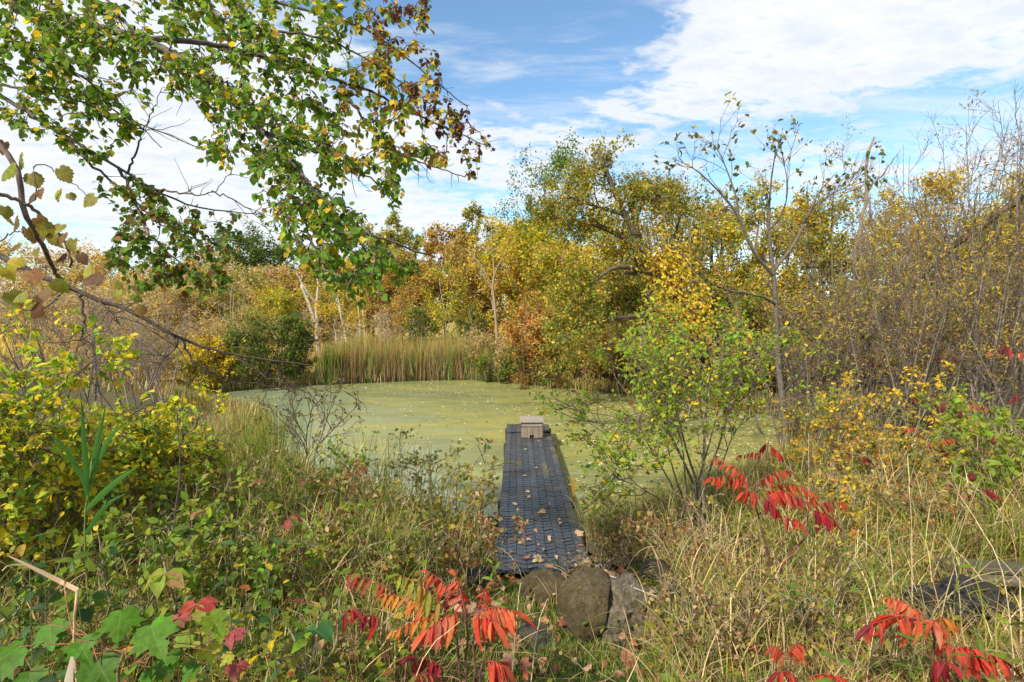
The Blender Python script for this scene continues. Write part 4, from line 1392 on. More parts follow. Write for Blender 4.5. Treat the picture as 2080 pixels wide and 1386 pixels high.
    Pc, Rc = grow(rng, S, D, rng.uniform(0.2, 0.6, 120), np.full(120, 0.006), np.full(120, 0.002), 5, 0.2, -0.05)
    b = Bag()
    tubes(b, Pb, Rb, 5, (0.16, 0.12, 0.08))
    tubes(b, Pc, Rc, 3, (0.16, 0.12, 0.08))
    b.build('branches', M_BARK, log_root)
    pos, ax, nr = leaf_sites(rng, (Pc, Rc), 900, 0.1, 0.06)
    b = Bag()
    add_leaves(b, pos, ax, nr, 0.07 * rng.uniform(0.6, 1.2, 900), pick(rng, [(OLIVE, 3), (GOLD, 2), (YGREEN, 1)], 900), 'bit')
    b.build('foliage', M_LEAF, log_root)


build_right_wood()


def build_young_tree():
    d = 9.4
    base = on_ground(1602, d, -0.05)
    q = lambda x, y, e=0: P(x, y, d + e)
    paths = [([base, q(1594, 850), q(1581, 740), q(1577, 640), q(1572, 560), q(1562, 470), q(1565, 380), q(1575, 310)], 0.075, 0.010),
             ([q(1576, 618), q(1540, 600, -.3), q(1480, 590, -.6), q(1420, 560, -.9), q(1370, 500, -1.1)], 0.028, 0.006),
             ([q(1572, 560), q(1530, 510, -.2), q(1500, 440, -.3), q(1470, 400, -.4), q(1420, 350, -.6), q(1385, 330, -.8)], 0.036, 0.006),
             ([q(1572, 548), q(1610, 500, .1), q(1640, 440, .2), q(1665, 390, .2), q(1700, 350, 0)], 0.034, 0.006),
             ([q(1500, 440, -.3), q(1495, 400, -.3), q(1470, 330, -.2), q(1448, 290, -.2)], 0.022, 0.004),
             ([q(1650, 420, .2), q(1690, 395, -.1), q(1740, 370, -.3)], 0.014, 0.004),
             ([q(1590, 800), q(1640, 740, -.4), q(1670, 700, -.7)], 0.022, 0.005),
             ([q(1577, 700), q(1610, 650, .3), q(1650, 560, .5), q(1640, 480, .6)], 0.024, 0.005),
             ([q(1562, 470), q(1590, 430, -.2), q(1600, 380, -.3), q(1590, 320, -.4)], 0.018, 0.004)]
    root, lv = plant_tree('young_tree', base, 'slender young tree with grey trunk and forked thinly leaved crown, right of the pond', 'tree', [((0.10, 0.11, 0.03), 3), (OLIVE, 2), (GREEN, 1), (GOLD, 1)], nseed(), 5, 1.9, 620, 0.095, paths=paths, bark=(0.12, 0.095, 0.075),
                          trunk_bark=(0.135, 0.115, 0.09), n=(60, 150, 300), t0=0.4, ang=(0.7, 0.6, 0.6), shape='oval', up=(0.06, 0.03, 0.0), jit=0.02, leaf_t0=0.5, parts=200, droop=-0.1, wob=0.12)


build_young_tree()


def build_honeysuckle():
    """many-stemmed green shrub right of the dock"""
    d = 5.6
    base = on_ground(1400, 5.4, -0.03)
    q = lambda x, y, e=0: P(x + 22 + 0.24 * max(0.0, 1400 - x), y, d + e)
    b0 = np.array(base)
    o = lambda dx, dy: b0 + np.array([dx, dy, 0.0])
    paths = [([o(0, 0), q(1385, 1000), q(1350, 930), q(1300, 850, -.2), q(1270, 795, -.4), q(1225, 765, -.5)], 0.0211, 0.0048),
             ([o(.06, .05), q(1395, 1000, .1), q(1365, 920, .2), q(1340, 840, .3), q(1310, 740, .4), q(1290, 690, .4)], 0.0186, 0.0040),
             ([o(.1, 0), q(1400, 1000), q(1410, 900, .2), q(1400, 820, .4), q(1400, 740, .4), q(1380, 670, .4)], 0.0161, 0.0040),
             ([o(.12, .05), q(1412, 980, .1), q(1440, 900, .2), q(1460, 830, .3), q(1480, 770, .5), q(1510, 720, .6)], 0.0161, 0.0040),
             ([o(-.08, -.02), q(1335, 1010), q(1290, 940, -.2), q(1255, 895, -.4), q(1225, 850, -.5), q(1195, 870, -.6)], 0.0136, 0.0032),
             ([o(-.12, .03), q(1310, 1030, -.1), q(1260, 1000, -.3), q(1230, 985, -.3), q(1205, 960, -.4), q(1190, 935, -.5)], 0.0099, 0.0024),
             ([o(.15, .1), q(1425, 1010, .3), q(1470, 880, .5), q(1530, 830, .5), q(1560, 800, .4)], 0.0112, 0.0032),
             ([o(-.02, .12), q(1360, 980, .3), q(1345, 880, .5), q(1300, 800, .6), q(1280, 740, .7)], 0.0136, 0.0032),
             ([o(.02, -.1), q(1370, 1050, -.2), q(1330, 960, -.4), q(1310, 880, -.6), q(1330, 800, -.7), q(1340, 740, -.7)], 0.0124, 0.0032),
             ([o(.04, .1), q(1388, 1000, .3), q(1430, 860, .6), q(1450, 760, .8), q(1440, 680, .9)], 0.0136, 0.0032)]
    pal = [(GREEN, 1.0), ((0.23, 0.36, 0.03), 5), ((0.36, 0.40, 0.03), 3.6), (YELLOW, 1.0), (OLIVE, 0.5), (RUST, 0.25)]
    plant_tree('green_shrub', base, 'large arching many-stemmed shrub with green leaves, right of the dock', 'shrub', pal, nseed(), 2, 1.40, 6000, 0.051, paths=paths, bark=(0.17, 0.13, 0.09), trunk_bark=(0.15, 0.118, 0.085),
               n=(120, 420, 1100), t0=0.55, ang=(0.75, 0.7, 0.7), shape='oval', up=(0.05, 0.02, 0.0), jit=0.035, parts=300, wob=0.15, profile=lambda t: 0.5 + 0.5 * t)
    # bare thin pole beside it
    b = Bag()
    pts = smooth_path([on_ground(1432, 5.3), P(1430, 1050, 5.3), P(1428, 960, 5.3), P(1434, 840, 5.4), P(1440, 760, 5.5)], 16)
    tubes(b, pts[None], np.linspace(0.020, 0.008, 16)[None], 8, (0.20, 0.155, 0.12), 0)
    root = thing('bare_sapling', on_ground(1432, 5.3), 'thin straight bare sapling stem between the green shrub and the red sumac', 'sapling')
    b.build('trunk', M_BARK, root)
    rng = np.random.default_rng(3)
    S, D, r, t, _ = spawn(rng, pts[None], np.full((1, 16), 0.01), 12, 0.4, 1, 0.8)
    Pb, Rb = grow(rng, S, D, rng.uniform(0.15, 0.4, 12), np.full(12, 0.005), np.full(12, 0.002), 5, 0.15, 0.05)
    b = Bag()
    tubes(b, Pb, Rb, 4, (0.20, 0.155, 0.12))
    b.build('branches', M_BARK, root)


build_honeysuckle()


def build_dark_shrub():
    d = 7.6
    base = on_ground(632, 7.4, -0.05)
    q = lambda x, y, e=0: P(x, y, d + e)
    paths = [([base, q(625, 930), q(610, 890), q(580, 860, .2), q(540, 830, .3)], 0.016, 0.003), ([base, q(622, 900), q(630, 850), q(640, 800), q(648, 760)], 0.016, 0.003), ([base, q(640, 920), q(670, 880, -.2), q(700, 850, -.3), q(735, 815, -.4)], 0.016, 0.003),
             ([q(622, 900), q(600, 850, .3), q(590, 800, .4)], 0.010, 0.003), ([q(645, 910), q(665, 850, .3), q(680, 800, .4)], 0.010, 0.003)]
    plant_tree('dark_twiggy_shrub', base, 'small dark twiggy shrub with tiny brown leaves, seen against the water left of the dock', 'shrub', [((0.07, 0.045, 0.03), 5), (BROWN, 2), (OLIVE, 0.7)], nseed(), 1.5, 1.2, 620, 0.055, paths=paths, bark=(0.10, 0.075, 0.06),
               n=(34, 90, 150), t0=0.25, ang=(0.6, 0.6, 0.6), shape='slim', up=(0.06, 0.04, 0.03), jit=0.012, leaf_t0=0.3)


build_dark_shrub()


def build_left_shrubs():
    """yellow and green leaved shrubs at the left edge"""
    pal = [((0.80, 0.60, 0.035), 4.5), ((0.42, 0.44, 0.035), 3.6), ((0.27, 0.42, 0.035), 4), (GREEN, 0.8), (GOLD, 0.3)]
    specs = [(70, 4.6, 770, 360, 'big yellow and green leaved shrub at the left edge behind the reed', 7000, 0.066, 300),
             (255, 5.6, 830, 170, 'yellow and green leaved shrub behind the first one, towards the pond', 4200, 0.066, 260),
             (-50, 3.7, 850, 330, 'yellow leaved shrub cut by the left edge of the view', 2600, 0.070, 120),
             (365, 6.2, 900, 80, 'small sparse shrub with orange-yellow leaves at the pond end of the left shrubs', 520, 0.085, 120)]
    for px, d, top, wpx, lab, nl, ls, parts in specs:
        base = on_ground(px, d)
        h = CAM_Z + (650 - top) / 1040 * d - base[2]
        plant_tree('yellow_shrub', base, lab, 'shrub', pal if d < 7 else [(YELLOW, 3), (GOLD, 2), (GREEN, 2)], nseed(), h, wpx / 1040 * d, nl, ls, trunks=9, r0=0.018, spread=0.35, lean=0.42, bark=(0.14, 0.105, 0.075), n=(70, 260, 760), t0=0.06, ang=(0.9, 0.7, 0.7),
                   shape='oval', group='yellow and green shrubs at the left', up=(0.0, -0.02, -0.05), jit=0.02, parts=parts, wob=0.16, droop=-0.45, profile=lambda t: 0.6 + 0.4 * t)
    # grey bare shrubs in the marsh behind
    for px, d, top, wpx, lab in [(110, 12.5, 560, 230, 'leafless grey shrub in the left marsh behind the yellow shrubs'), (180, 11.5, 620, 160, 'low leafless grey shrub right of the first bare one in the left marsh'), (250, 14, 610, 200, 'brown leafless shrub behind the drooping dead branch'),
                                 (330, 15.5, 640, 160, 'brown twiggy shrub at the left shore of the pond')]:
        base = on_ground(px, d)
        h = CAM_Z + (650 - top) / 1040 * d - base[2]
        plant_tree('bare_shrub', base, lab, 'shrub', [(BROWN, 2), (OLIVE, 1), (TAN, 1)], nseed(), h, wpx / 1040 * d, 320, 0.06, trunks=6, r0=0.022, spread=0.3, lean=0.34, bark=(0.24, 0.19, 0.17), n=(50, 170, 420), t0=0.2, ang=(0.6, 0.6, 0.6), group='leafless shrubs of the left marsh',
                   shape='slim', up=(0.05, 0.03, 0.02), profile=lambda t: 1.1 - 0.5 * t)


build_left_shrubs()


def build_low_bushes():
    """seedlings, brambles and twiggy bushlets crowding the banks"""
    gold = [(GOLD, 4), (YELLOW, 2), (OLIVE, 2), (SALMON, 0.6)]
    lime = [(LIME, 4), (YGREEN, 3), (GREEN, 2)]
    rust = [((0.34, 0.17, 0.07), 3), (OLIVE, 2), (TAN, 2), (RUST, 1)]
    oliv = [(OLIVE, 4), (GREEN, 2), (TAN, 1)]
    dry = [((0.30, 0.20, 0.10), 3), (TAN, 2), (BROWN, 1)]
    L = 'low bushes and brambles on the banks'
    for px, d, top, wpx, nl, ls, pal, nm, lab in [
        (1690, 7.4, 800, 170, 700, .060, gold, 'golden bramble', 'golden leaved low bush left of the curved grey stems'),
        (1760, 6.8, 880, 170, 700, .055, gold, 'golden bramble', 'low golden and olive bramble around the pair of crimson fronds'),
        (1850, 7.9, 780, 150, 650, .065, [(YELLOW, 5), (GOLD, 3)], 'golden bush', 'bright yellow bush between the curved grey stems'),
        (1830, 6.0, 930, 190, 800, .052, gold + oliv, 'bramble', 'olive and gold bramble patch in front of the thicket'),
        (1930, 7.0, 830, 140, 600, .055, oliv, 'bush', 'dull olive low bush behind the bent crimson sumac'),
        (2010, 6.2, 850, 170, 700, .065, lime, 'bush', 'fresh green low bush under the salmon sumac frond'),
        (2070, 5.0, 900, 150, 700, .075, lime, 'bush', 'tall fresh green herb bush at the right edge'),
        (1660, 9.0, 760, 130, 500, .055, oliv, 'bush', 'olive bushlet by the water behind the young grey trunk'),
        (1640, 5.6, 930, 110, 420, .050, oliv, 'bush', 'green-brown bushlet right of the young grey trunk base'),
        (1700, 4.8, 1000, 150, 520, .045, gold, 'bramble', 'yellowing bramble behind the olive fronds of the tall red sumac'),
        (1900, 4.6, 1010, 180, 520, .045, rust, 'bramble', 'rusty bramble under the dark maroon hanging sumac'),
        (1480, 4.8, 1020, 120, 420, .050, oliv, 'bush', 'thin olive bushlet between the green shrub and the tall red sumac'),
        (1440, 4.2, 1090, 110, 320, .045, dry, 'dry bush', 'dry brown twiggy bushlet right of the green shrub base'),
        (1300, 4.9, 1075, 120, 360, .045, rust, 'dry bush', 'rust brown twiggy bushlet in front of the green shrub'),
        (1225, 5.6, 1015, 80, 260, .050, lime, 'bush', 'small green bushlet at the right edge of the dock'),
        (1240, 4.5, 1120, 60, 220, .030, dry, 'dry bush', 'dry grey-brown bushlet at the right shore corner of the mat'),
        (930, 5.3, 940, 120, 420, .050, [(YGREEN, 3), (GOLD, 2), (TAN, 1)], 'bush', 'yellow-green twiggy bushlet at the water left of the dock'),
        (850, 5.6, 905, 140, 460, .050, oliv, 'bush', 'olive twiggy bushlet in the middle of the left shore'),
        (770, 5.2, 935, 130, 420, .050, rust, 'bush', 'rusty twiggy bushlet left of the olive one on the shore'),
        (690, 5.6, 925, 120, 420, .055, lime, 'bush', 'green bushlet behind the pale broad-bladed weed'),
        (550, 5.4, 945, 110, 300, .060, oliv, 'bush', 'olive bushlet left of the dark twiggy shrub'),
        (470, 6.4, 885, 100, 400, .050, dry + oliv, 'dry bush', 'brown reedy bushlet where the left shore meets the water'),
        (425, 5.0, 935, 140, 420, .065, lime, 'bush', 'light green bushlet right of the yellow shrubs'),
        (900, 4.0, 1080, 140, 420, .045, rust, 'dry bush', 'rust brown tangle left of the shore end of the dock'),
        (780, 3.8, 1060, 150, 420, .050, oliv, 'bush', 'olive seedling clump above the left fronds of the orange sumac'),
        (650, 3.7, 1060, 160, 420, .055, rust + lime, 'bush', 'mixed green and rust seedling clump in the middle of the left bank'),
        (510, 3.4, 1050, 150, 420, .055, lime, 'bush', 'green seedling clump behind the yellow leaved thin stem'),
        (380, 3.4, 1020, 150, 380, .060, lime + oliv, 'bush', 'green seedling clump left of the tall dark stalk'),
        (250, 2.9, 1060, 170, 360, .065, lime, 'bush', 'broad green seedling clump right below the reed blades'),
        (80, 2.6, 1060, 180, 360, .070, [(GREEN, 3), (BLUEGREEN, 2), (LIME, 2)], 'bush', 'dark green seedling clump at the left edge above the bent reed'),
        (600, 2.6, 1180, 170, 360, .045, oliv, 'bush', 'olive tangle left of the orange sumac'),
        (1480, 2.9, 1230, 170, 360, .035, dry, 'dry bush', 'straw brown tangle right of the concrete chunk'),
        (1700, 3.0, 1180, 180, 360, .040, oliv, 'bush', 'olive tangle left of the slate boulder'),
    ]:
        base = on_ground(px, d, -0.02)
        h = max(CAM_Z + (650 - top) / 1040 * d - base[2], 0.25)
        plant_tree(nm.replace(' ', '_'), base, lab, 'bush', pal, nseed(), h, wpx / 1040 * d, nl, ls, trunks=6, r0=0.0065, spread=0.16 + 0.02 * d, lean=0.35, bark=(0.25, 0.215, 0.115), n=(26, 64, 110), t0=0.15, ang=(0.8, 0.7, 0.7), group=L, shape='oval', jit=0.02, profile=lambda t: 0.7 + 0.3 * t,
                   up=(0.03, 0.01, -0.02), droop=-0.2)


build_low_bushes()

# ------------------------------------------------------------------ blades: cattails, marsh grass, bank grass
def blades(bag, base, h, az, th0, bend, width, c0, c1, K=5, rng=RNG, pw=1.0):
    """curved flat blades; th0 start angle from vertical, bend added along the blade"""
    N = len(base)
    t = np.linspace(0, 1, K)[None]
    th = th0[:, None] + bend[:, None] * t ** 1.3
    st = h[:, None] / (K - 1)
    dx, dz = np.sin(th) * st, np.cos(th) * st
    hx = np.concatenate([np.zeros((N, 1)), np.cumsum(dx[:, :-1], 1)], 1)
    hz = np.concatenate([np.zeros((N, 1)), np.cumsum(dz[:, :-1], 1)], 1)
    ca, sa = np.cos(az)[:, None], np.sin(az)[:, None]
    C = np.stack([base[:, :1] + hx * ca, base[:, 1:2] + hx * sa, base[:, 2:] + hz], -1)
    wv = width[:, None] * np.array([0.75, 1.0, 0.85, 0.55, 0.06, 0.05, 0.04])[np.linspace(0, 4, K).astype(int)][None]
    tw = az + np.pi / 2 + 0.5 * rng.standard_normal(N)
    side = np.stack([np.cos(tw), np.sin(tw), 0 * tw], -1)[:, None] * (wv * 0.5)[..., None]
    V = np.stack([C - side, C + side], 2).reshape(-1, 3)
    i = np.arange(N)[:, None] * 2 * K + np.arange(K - 1)[None] * 2
    F = np.stack([i, i + 1, i + 3, i + 2], -1).reshape(-1, 4)
    tp = t[..., None] ** pw
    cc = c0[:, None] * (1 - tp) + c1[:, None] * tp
    bag.add(V, [F], np.repeat(cc.reshape(-1, 3), 2, 0))


def cattails():
    rng = np.random.default_rng(41)
    n = 9000
    s = rng.random(n)
    shore = np.array([(-7.7, 20.9), (-7.1, 21.2), (-4.5, 22.2), (-1.8, 22.8), (-0.6, 21.8)])
    cum = np.linspace(0, 1, len(shore))
    px = np.interp(s, cum, shore[:, 0])
    py = np.interp(s, cum, shore[:, 1])
    dep = rng.random(n) ** 1.3 * 5.0 - 0.3
    x, y = px + 0.15 * rng.standard_normal(n), py + dep
    base = np.column_stack([x, y, np.maximum(height(x, y), 0.0) - 0.02])
    hh = (1.66 + 0.19 * rng.standard_normal(n) + 0.10 * np.sin(1.7 * x) + 0.08 * np.sin(4.1 * x + y)) * np.where(s > 0.93, 0.75, 1.0) * (0.88 + 0.12 * np.sin(9 * x) ** 2)
    gsel = rng.random(n) < np.where(s < 0.24, 0.85, np.where(s > 0.70, 0.75, 0.26 + 0.35 * (np.sin(4 * x) > 0.5)))
    c0 = np.where(gsel[:, None], pick(rng, [((0.09, 0.19, 0.03), 3), (OLIVE, 1)], n), pick(rng, [((0.26, 0.14, 0.07), 3), ((0.40, 0.28, 0.16), 1.6), ((0.19, 0.085, 0.04), 2.5)], n))
    c1 = np.where((gsel & (rng.random(n) < 0.45))[:, None], c0 * 1.2, pick(rng, [((0.60, 0.44, 0.10), 3), ((0.55, 0.40, 0.16), 2), ((0.40, 0.24, 0.08), 1)], n))
    b = Bag()
    blades(b, base, hh, rng.uniform(0, 6.28, n), 0.09 * rng.standard_normal(n), np.abs(0.45 * rng.standard_normal(n)), rng.uniform(0.012, 0.026, n), c0, c1, rng=rng, pw=3.5)
    # broken bleached blades at the water line
    m = 1400
    i = rng.integers(0, n, m)
    bb = base[i].copy()
    bb[:, 1] = py[i] + rng.uniform(-0.3, 0.2, m)
    blades(b, bb, rng.uniform(0.4, 1.0, m), rng.uniform(0, 6.28, m), 0.2 * rng.standard_normal(m), 0.9 * rng.standard_normal(m), rng.uniform(0.012, 0.022, m), pick(rng, [(STRAW, 2), (TAN, 2), ((0.42, 0.27, 0.2), 1)], m), pick(rng, [(STRAW, 2), (TAN, 2)], m), rng=rng)
    tag(b.build('cattails', M_GRASS), 'dense bed of brown and green cattails on the far shore of the pond', 'cattails', kind='stuff')


cattails()


def marsh_grass():
    rng = np.random.default_rng(43)
    b = Bag()
    # golden meadow beyond the left shore
    n = 15000
    y = rng.uniform(17, 60, n)
    x = -y * rng.uniform(0.25, 1.08, n)
    k = pond_sd(x, y) > 0.3
    x, y = x[k], y[k]
    y2 = rng.uniform(24, 40, 3500)
    x2 = y2 * rng.uniform(-0.35, 0.9, 3500)
    k2 = pond_sd(x2, y2) > 2
    x, y = np.concatenate([x, x2[k2]]), np.concatenate([y, y2[k2]])
    n = len(x)
    base = np.column_stack([x, y, height(x, y) - 0.03])
    near = np.clip((y - 16) / 14, 0, 1)
    gold = pick(rng, [((0.62, 0.46, 0.08), 4), (STRAW, 1.5), (YGREEN, 0.8)], n)
    mix_ = pick(rng, [(TAN, 3), (OLIVE, 1.5), (BROWN, 1.5), (GREYTWIG, 1)], n)
    c = mix_ * (1 - near[:, None]) + gold * near[:, None]
    blades(b, base, rng.uniform(0.5, 1.0, n) * (0.55 + 0.35 * near), rng.uniform(0, 6.28, n), 0.25 * rng.standard_normal(n), 0.7 * rng.standard_normal(n), 0.02 + 0.0016 * y, c * 0.9, np.clip(c * 1.1, 0, 0.9), 4, rng)
    tag(b.build('marsh_grass', M_GRASS), 'golden grass of the marsh beyond the pond', 'marsh grass', kind='stuff')
    # grasses along the pond's rim
    b = Bag()
    n = 42000
    i = rng.integers(0, len(POND), n)
    tt = rng.random(n)[:, None]
    p = POND[i] * (1 - tt) + POND[(i + 1) % len(POND)] * tt
    p = p + np.abs(rng.standard_normal((n, 1))) * 0.45 * norm(p - np.array([0, 13.0])) + 0.12 * rng.standard_normal((n, 2))
    dock = (p[:, 0] > -0.35) & (p[:, 0] < 0.95) & (p[:, 1] < 8)
    sd = pond_sd(p[:, 0], p[:, 1])
    seg = np.linalg.norm(POND[(i + 1) % len(POND)] - POND[i], axis=1)
    k = ~dock & (sd > -0.12) & (rng.random(n) < seg / 3.2) & ~((p[:, 1] > 20.8) & (p[:, 0] < 0.0) & (p[:, 0] > -7.5))
    p = p[k]
    n = len(p)
    base = np.column_stack([p, height(p[:, 0], p[:, 1]) - 0.03])
    far = p[:, 1] > 13
    hh = rng.uniform(0.2, 0.62, n) * np.where(far, 0.95, 1.0) * np.where((p[:, 0] > -1.2) & (p[:, 0] < 3.0) & (p[:, 1] < 8), 0.6, 1.0)
    hh = np.where((p[:, 0] < -4.9) & (p[:, 1] > 9.5) & (p[:, 1] < 12.6), hh * 1.45, hh)
    c = pick(rng, [(STRAW, 2.4), (TAN, 3), (OLIVE, 2.2), (GREEN, 1.6), (YGREEN, 1), (BROWN, 1), (RUST, 0.5)], n)
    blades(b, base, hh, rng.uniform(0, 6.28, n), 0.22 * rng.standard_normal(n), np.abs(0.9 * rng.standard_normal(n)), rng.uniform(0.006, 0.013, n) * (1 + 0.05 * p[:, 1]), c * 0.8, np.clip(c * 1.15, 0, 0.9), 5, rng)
    tag(b.build('shore_grass', M_GRASS), 'mixed green and straw coloured grass fringing the pond', 'shore grass', kind='stuff')


marsh_grass()


def free_of_obstacles(x, y, pad=0.0):
    k = ~((x > -0.24 - pad) & (x < 0.84 + pad) & (y > 4.70) & (y < 12))
    for ox, oy, r in OBST:
        k &= np.hypot(x - ox, y - oy) > r + pad
    return k


def bank_points(rng, n, y0=1.15, y1=9.5, power=1.0):
    """points on the near bank inside the view, denser nearer"""
    u = rng.random(n)
    y = y0 + (y1 - y0) * u ** power
    x = y * rng.uniform(-1.32, 1.32, n)
    return x, y


def lawn_mask(x, y):
    """1 in the short grass around the boulders, 0 in the tall growth"""
    r = x / y
    cx = sstep(-0.27, -0.10, r) * (1 - sstep(0.24, 0.36, r))
    return cx * (1 - sstep(4.4, 5.2, y))


def bank_grass():
    rng = np.random.default_rng(47)
    b = Bag()
    # tussock centres give the growth its clumps
    n = 92000
    x, y = bank_points(rng, n, 1.25, 9.8, 1.35)
    nt = 1100
    tx, ty = bank_points(rng, nt, 1.2, 9.8, 1.2)
    pull = rng.random(n) < 0.65
    i = rng.integers(0, nt, n)
    x = np.where(pull, tx[i] + 0.10 * rng.standard_normal(n), x)
    y = np.where(pull, ty[i] + 0.10 * rng.standard_normal(n), y)
    lm = lawn_mask(x, y)
    k = (pond_sd(x, y) > 0.02) & free_of_obstacles(x, y) & (y > 1.1) & (rng.random(n) > lm * 0.85)
    x, y, lm, i, pull = x[k], y[k], lm[k], i[k], pull[k]
    n = len(x)
    base = np.column_stack([x, y, height(x, y) - 0.02])
    patch = np.sin(1.3 * x + 0.7 * y) + np.sin(2.1 * y - 0.8 * x + 1.0) + 0.5 * np.sin(4.3 * x + 3.1 * y)
    tall = rng.uniform(0.16, 0.50, n) * (1 - 0.72 * lm) * (0.85 + 0.12 * patch)
    tall *= np.where((x < -0.05 * y) & (y > 3.8), 1.35, 1.0) * np.clip((y - 0.55) / 1.6, 0.4, 1.0)
    tall *= np.where((x > 0.8) & (x < 2.2) & (y > 4.6), 0.7, 1.0)
    rim = (1 - sstep(0.2, 2.2, pond_sd(x, y))) * sstep(0.35, 1.1, -x)
    tall *= 1 + 0.95 * rim * (0.75 + 0.35 * np.sin(3.1 * x))
    tkind = rng.random(nt)
    green_p = np.clip(0.56 + 0.42 * lm + 0.10 * patch + np.where(x < -0.45 * y, 0.18, 0.0), 0.05, 0.95)
    g = np.where(pull, tkind[i] < green_p, rng.random(n) < green_p)
    cg = pick(rng, [(GREEN, 2.4), ((0.14, 0.18, 0.035), 3), (YGREEN, 1.2), (OLIVE, 3.0)], n)
    cd = pick(rng, [(STRAW, 1.8), (TAN, 3.0), ((0.34, 0.22, 0.09), 3), (BROWN, 1.6), ((0.60, 0.44, 0.24), 0.9), ((0.36, 0.16, 0.06), 0.9)], n)
    c = np.where(g[:, None], cg, cd)
    th0 = np.abs(0.35 * rng.standard_normal(n))
    bend = np.where(g, 0.9, 1.7) * np.abs(rng.standard_normal(n)) + 0.25
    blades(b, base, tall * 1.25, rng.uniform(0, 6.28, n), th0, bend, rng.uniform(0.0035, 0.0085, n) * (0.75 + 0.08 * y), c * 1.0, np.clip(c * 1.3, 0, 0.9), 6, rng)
    # tall straw and seed-headed stems rising out of the growth
    m = 7500
    x, y = bank_points(rng, m, 2.2, 8.5, 1.0)
    k = (pond_sd(x, y) > 0.02) & free_of_obstacles(x, y) & (rng.random(m) > lawn_mask(x, y) * 0.97)
    x, y = x[k], y[k]
    m = len(x)
    base = np.column_stack([x, y, height(x, y)])
    c = pick(rng, [(STRAW, 3), (TAN, 3), ((0.60, 0.44, 0.24), 2), (YGREEN, 1.2), (GREEN, 1)], m)
    blades(b, base, rng.uniform(0.40, 0.80, m) * np.clip((y - 0.6) / 2.6, 0.35, 1), rng.uniform(0, 6.28, m), np.abs(0.22 * rng.standard_normal(m)), rng.uniform(0.3, 2.3, m), rng.uniform(0.004, 0.009, m) * (0.8 + 0.06 * y), c * 0.95, np.clip(c * 1.1, 0, 0.9), 8, rng)
    # flattened thatch low in the growth
    m = 26000
    x, y = bank_points(rng, m, 1.25, 8.0, 1.2)
    k = (pond_sd(x, y) > 0.05) & free_of_obstacles(x, y) & (rng.random(m) > lawn_mask(x, y) * 0.8)
    x, y = x[k], y[k]
    m = len(x)
    base = np.column_stack([x, y, height(x, y) + rng.uniform(0.0, 0.16, m)])
    c = pick(rng, [(TAN, 3), (STRAW, 1.5), ((0.34, 0.22, 0.09), 3), (BROWN, 2), (OLIVE, 1)], m)
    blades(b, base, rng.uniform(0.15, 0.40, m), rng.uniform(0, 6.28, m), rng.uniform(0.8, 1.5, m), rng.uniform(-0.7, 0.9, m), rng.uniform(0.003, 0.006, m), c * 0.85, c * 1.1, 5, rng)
    tag(b.build('bank_grass', M_GRASS), 'tangled green and straw coloured grass covering the near bank', 'grass', kind='stuff')
    # short turf around the stones
    b = Bag()
    n = 60000
    y = rng.uniform(1.9, 5.0, n)
    x = y * rng.uniform(-0.32, 0.42, n)
    k = (rng.random(n) < lawn_mask(x, y)) & free_of_obstacles(x, y, -0.03) & (np.sin(5.1 * x + 1.7 * y) + np.sin(4.3 * y - 2.2 * x) + 0.9 * rng.standard_normal(n) > -0.5)
    x, y = x[k], y[k]
    n = len(x)
    base = np.column_stack([x, y, height(x, y) - 0.01])
    c = pick(rng, [((0.09, 0.20, 0.03), 4), (GREEN, 3), (YGREEN, 0.8), (STRAW, 0.8), (OLIVE, 1)], n)
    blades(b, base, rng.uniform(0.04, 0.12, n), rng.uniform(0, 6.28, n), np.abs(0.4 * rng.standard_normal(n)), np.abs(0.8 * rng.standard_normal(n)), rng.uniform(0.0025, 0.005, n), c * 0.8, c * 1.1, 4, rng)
    tag(b.build('short_turf', M_GRASS), 'short green turf around the boulders', 'grass', kind='stuff')
    # broad low leaves between the grasses
    b = Bag()
    n = 44000
    x, y = bank_points(rng, n, 1.3, 8.5, 1.15)
    lm = lawn_mask(x, y)
    left = x < -0.12 * y
    dens = np.where(left, 0.75, 0.30) * (1 - 0.75 * lm) * (0.6 + 0.4 * np.sin(2.3 * x + 1.9 * y))
    yel = (x > 0.45 * y) & (y > 5.0) & (y < 8.8)
    dens = np.where(yel, 0.95, dens)
    k = (pond_sd(x, y) > 0.15) & free_of_obstacles(x, y, 0.05) & (rng.random(n) < dens)
    x, y, left, yel = x[k], y[k], left[k], yel[k]
    n = len(x)
    hz = rng.random(n) ** 1.2 * np.where(left, 0.46, 0.24) * np.clip((y - 0.7) / 1.5, 0.3, 1.0)
    pos = np.column_stack([x, y, height(x, y) + hz])
    az = rng.uniform(0, 6.28, n)
    ax = np.column_stack([np.cos(az), np.sin(az), rng.uniform(-0.5, 0.3, n)])
    nr = np.column_stack([0.35 * rng.standard_normal((n, 2)), np.ones(n)])
    c = np.where(yel[:, None], pick(rng, [((0.42, 0.33, 0.05), 3), (YGREEN, 2), (GOLD, 2), (OLIVE, 2), (TAN, 1)], n),
                 pick(rng, [(GREEN, 3), (BLUEGREEN, 1.4), (LIME, 2.2), (YGREEN, 2.0), (OLIVE, 1.2), (YELLOW, 0.4), (RUST, 0.35), (PINK, 0.22), (BROWN, 0.8)], n))
    add_leaves(b, pos, ax, nr, rng.uniform(0.028, 0.08, n) * np.where(left, 1.12, 1.0), c, 'oval')
    tag(b.build('ground_cover', M_LEAF), 'low broad leaved plants mixed into the bank grass', 'ground cover', kind='stuff')
    # thin branched weeds and seedlings tangled through the grass
    b, bl = Bag(), Bag()
    m = 1500
    x, y = bank_points(rng, m, 1.5, 8.8, 1.1)
    rr = x / y
